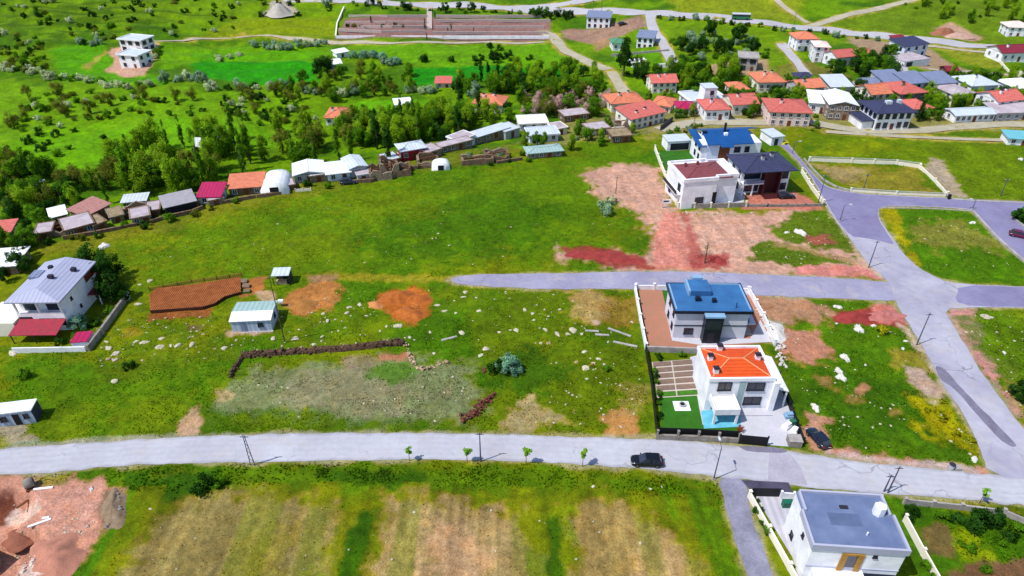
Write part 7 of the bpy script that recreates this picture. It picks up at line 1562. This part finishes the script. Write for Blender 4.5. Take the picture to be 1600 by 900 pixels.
for i, (u, v, m, lb) in enumerate(((1232,652,M_lblue,'pale blue crate stack beside the driveway fence'),(1237,664,mat('bottle_green',(50,120,90),rough=.5),'green sack heap beside the driveway fence'),(1229,668,M_white,'white sack beside the driveway fence'),(1240,676,M_white,'second white sack near the driveway gate box'))):
    b0 = G(u, v); o = thing('stored_goods', lb, 'goods', b0, .3*i); MB().box(-.7,-.5,0,.7,.5,.6).build('lower_crate', m, o); MB().box(-.4,-.4,.6,.5,.3,1.05).build('upper_crate', m, o)
o = thing('flower_pot', 'red flowering plant at the driveway gate of the orange villa', 'plant', G(1155,674)); MB().tube((0,0,0),(0,0,.4),.25,.35,10).build('pot', M_wood, o); leaves(random.Random(3), 160, .5,.5,.5,.8,.2,6,hollow=.1).build('foliage', mat('red_flowers',(190,34,40),var=.2,tint=(70,90,30),scale=4), o)
o = thing('concrete_pipe', 'short dark concrete pipe lying on the building site', 'pipe', G(48,760), .6); pm = MB(); n_ = 14
vs = []
for x, r1 in ((-.6,.75),(.6,.75),(.6,.6),(-.6,.6)):
    for i in range(n_): t_ = 2*math.pi*i/n_; vs.append((x, math.cos(t_)*r1, .75+math.sin(t_)*r1))
pm.add(vs, [(k*n_+i, k*n_+(i+1)%n_, ((k+1)%4)*n_+(i+1)%n_, ((k+1)%4)*n_+i)[::-1] for k in range(4) for i in range(n_)]).build('ring', M_block, o, True); MB().box(-.6,-.9,-.1,.6,-.5,.15).build('wedge', M_wood, o)
for i, (u, v, L_, rz_, lb) in enumerate(((68,764,2.6,.15,'long white plank lying beside the concrete pipe'),(62,818,2.8,.5,'white timber lying across the building site'),(72,810,.9,.2,'short white offcut beside the white timber'),(45,782,3.4,1.0,'thin dark plank beside the poured white slab'))):
    tag(MB().box(-L_/2,-.16,0,L_/2,.16,.16).build('plank', M_white if i < 3 else M_wood, None, False, G(u, v)+Vector((0,0,.05)), rz_), lb, 'plank')
r2, W_, D_ = block('foundation_wall', 'grey concrete foundation rising from the pit of the building site', (-22,905), (6,880), 5, 2.6, M_block, 'foundation', -2.0); MB().box(.4,.4,2.6,W_-.4,D_-.4,2.75).build('slab', M_greyw, r2)
o = thing('scrap_bin', 'grey metal barrel on the verge near the road junction', 'barrel', G(1485,733)); MB().tube((0,0,0),(0,0,1.0),.42,.42,14).build('barrel', M_greyw, o); MB().tube((0,0,1.0),(0,0,1.06),.45,.45,14).build('lid', M_frame, o); MB().box(.5,-.4,0,1.4,.4,.5).build('crate', M_con, o)
o = tag(MB().box(-.3,-.3,0,.3,.3,1.2).build('street_bin', M_black, None, False, G(1482,311)), 'dark litter bin at the end of the walled lot', 'bin'); MB().box(-.35,-.35,1.2,.35,.35,1.3).build('lid', M_frame, o)
for i, (u, v) in enumerate(((313,236),(342,232),(250,258))):
    o = thing('white_sheet_frame', 'white sheet leaning on a frame in the wood behind the ridge', 'frame', G(u, v), .3*i, 'white sheet frames in the wood'); mb = MB(); slab(mb, -1,-.6,1,.6,1.5,4.2,.08); mb.build('sheet', M_whitemetal, o); MB().box(-.9,.4,-.3,-.8,.5,3.7).build('post', M_pole, o); MB().box(.8,.4,-.3,.9,.5,3.7).build('post', M_pole, o)
# terraced plot by the highway
M_terr = mat('pale_terrace_stone', (206,186,180), var=.1, scale=.8, rough=.95)
for i, (v, u0, u1) in enumerate(((27,545,668),(27,680,850),(34,680,860),(37,540,668),(44,560,668),(44,680,850),(51,530,664),(53,676,856),(60,526,858))):
    fence('terrace_wall', ['long pale terrace wall at the top of the terraced plot, longer side','long pale terrace wall at the top of the terraced plot, highway end','pale terrace wall with white blocks below the top wall','second pale terrace wall beside the stair','third terrace wall with dark shrubs along it','middle terrace wall past the stair','lower terrace wall with rubble on the meadow end','lower terrace wall past the stair','lowest white boundary wall along the dirt track'][i], [(u0,v),((u0+u1)/2,v+random.uniform(-.6,.6)),(u1,v+random.uniform(-.5,.8))], 1.2, .5, M_terr if i < 8 else M_white, post=0)
fence('terrace_wall', 'white boundary wall climbing the end of the terraced plot', [(525,60),(527,40),(538,14)], 1.4, .6, M_cream, post=0)
fence('stair_wall', 'pale straight stairway climbing the terraced plot', [(671,46),(671,12)], .6, 2.6, M_terr, post=0)
fence('paddock_fence', 'pale fence around the green paddock beside the maroon roof', [(1560,96),(1570,108),(1576,114),(1640,118)], 1.0, .3, M_cream, post=0)
fence('garden_wall', 'low white wall across the lawn below the farm road', [(1026,106),(1056,103)], 1.5, .4, M_white, post=0); fence('garden_wall', 'grey garden wall below the white house with grey roof', [(955,88),(1045,80)], .9, .3, M_con, post=0)
fence('garden_wall', 'cream wall along the street below the long cream building', [(915,216),(960,206),(975,205)], 1.6, .3, M_cream, post=0)
fence('garden_wall', 'dark retaining wall at the end of the long cream building', [(1032,204),(1050,190)], 1.6, .4, M_frame, post=0)
fence('farm_fence', 'pale rail fence on the ridge below the white arched tent', [(462,300),(486,298)], .8, .1, M_cream, post=2, ph=.9, pw=.15, cat='fence')
# ------------------------------------------------------------------ grass tufts over the near meadows (uncountable)
rs = np.random.RandomState(4)
ok = np.where((GR > .33) & (Y > 42) & (Y < 190) & (flat < -.35) & (np.abs(X) < .95*np.hypot(Y, CAM_H)))[0]
_ff = px([(195,768),(500,758),(850,762),(1110,785),(1190,1000),(60,1000),(100,900)]); ok = ok[(sdist(X[ok], Y[ok], _ff) < 0) | (rs.rand(len(ok)) < .06)]; ok = ok[fbm(X[ok], Y[ok], 2.6, 3, 71)+.12*rs.normal(size=len(ok)) > .5]; ok = ok[rs.rand(len(ok)) < np.minimum(1, 46000/len(ok))]; N = len(ok)
tx = X[ok]+rs.uniform(-.2,.2,N); ty = Y[ok]+rs.uniform(-.3,.3,N); tz = Z[ok]; hh = rs.uniform(.06,.24,N)*(.6+.9*fbm(tx, ty, 6, 3, 31)); ww = rs.uniform(.08,.20,N)
bank_ = smooth((sdist(tx, ty, px([(182,734),(400,727),(600,724),(850,729),(1124,752),(1132,775),(1000,765),(700,755),(500,752),(200,780)]))+.8)/1.6); hh = hh*(1+.5*bank_); ww = ww*(1+.3*bank_)
V_ = np.zeros((N, 6, 3)); 
for q in range(2):
    th = rs.uniform(0, 6.28, N); lx = rs.normal(0,.10,N); ly = rs.normal(0,.10,N); dx = np.cos(th)*ww; dy = np.sin(th)*ww
    V_[:, q*3, :] = np.stack([tx-dx, ty-dy, tz-.04], 1); V_[:, q*3+1, :] = np.stack([tx+dx, ty+dy, tz-.04], 1); V_[:, q*3+2, :] = np.stack([tx+lx, ty+ly, tz+hh], 1)
gm_ = bpy.data.meshes.new('grass_tufts'); gm_.vertices.add(N*6); gm_.vertices.foreach_set('co', V_.astype(np.float32).ravel()); gm_.loops.add(N*6); gm_.loops.foreach_set('vertex_index', np.arange(N*6, dtype=np.int32)); gm_.polygons.add(N*2); gm_.polygons.foreach_set('loop_start', np.arange(0, N*6, 3, dtype=np.int32)); gm_.update(calc_edges=True)
cc = C[ok]*rs.uniform(1.2,1.9,N)[:, None]*np.array([1.05,1.05,.9])[None, :]; ca_ = gm_.color_attributes.new('soil', 'FLOAT_COLOR', 'POINT'); ca_.data.foreach_set('color', np.concatenate([np.repeat(cc, 6, 0), np.ones((N*6, 1))], 1).astype(np.float32).ravel())
tm = bpy.data.materials.new('tuft'); tm.use_nodes = True; b_ = tm.node_tree.nodes['Principled BSDF']; b_.inputs['Roughness'].default_value = .9; b_.inputs['Specular IOR Level'].default_value = .05; an = tm.node_tree.nodes.new('ShaderNodeAttribute'); an.attribute_name = 'soil'; tm.node_tree.links.new(an.outputs['Color'], b_.inputs['Base Color'])
tr = tm.node_tree.nodes.new('ShaderNodeBsdfTranslucent'); tm.node_tree.links.new(an.outputs['Color'], tr.inputs['Color']); mx = tm.node_tree.nodes.new('ShaderNodeMixShader'); mx.inputs[0].default_value = .5
tm.node_tree.links.new(b_.outputs[0], mx.inputs[1]); tm.node_tree.links.new(tr.outputs[0], mx.inputs[2]); tm.node_tree.links.new(mx.outputs[0], tm.node_tree.nodes['Material Output'].inputs['Surface'])
un = tm.node_tree.nodes.new('ShaderNodeCombineXYZ'); un.inputs[2].default_value = 1.0; tm.node_tree.links.new(un.outputs[0], b_.inputs['Normal'])
gm_.materials.append(tm); tag(link('grass_tufts', gm_), 'rough grass and weeds growing over the meadows', 'grass', None, 'stuff')
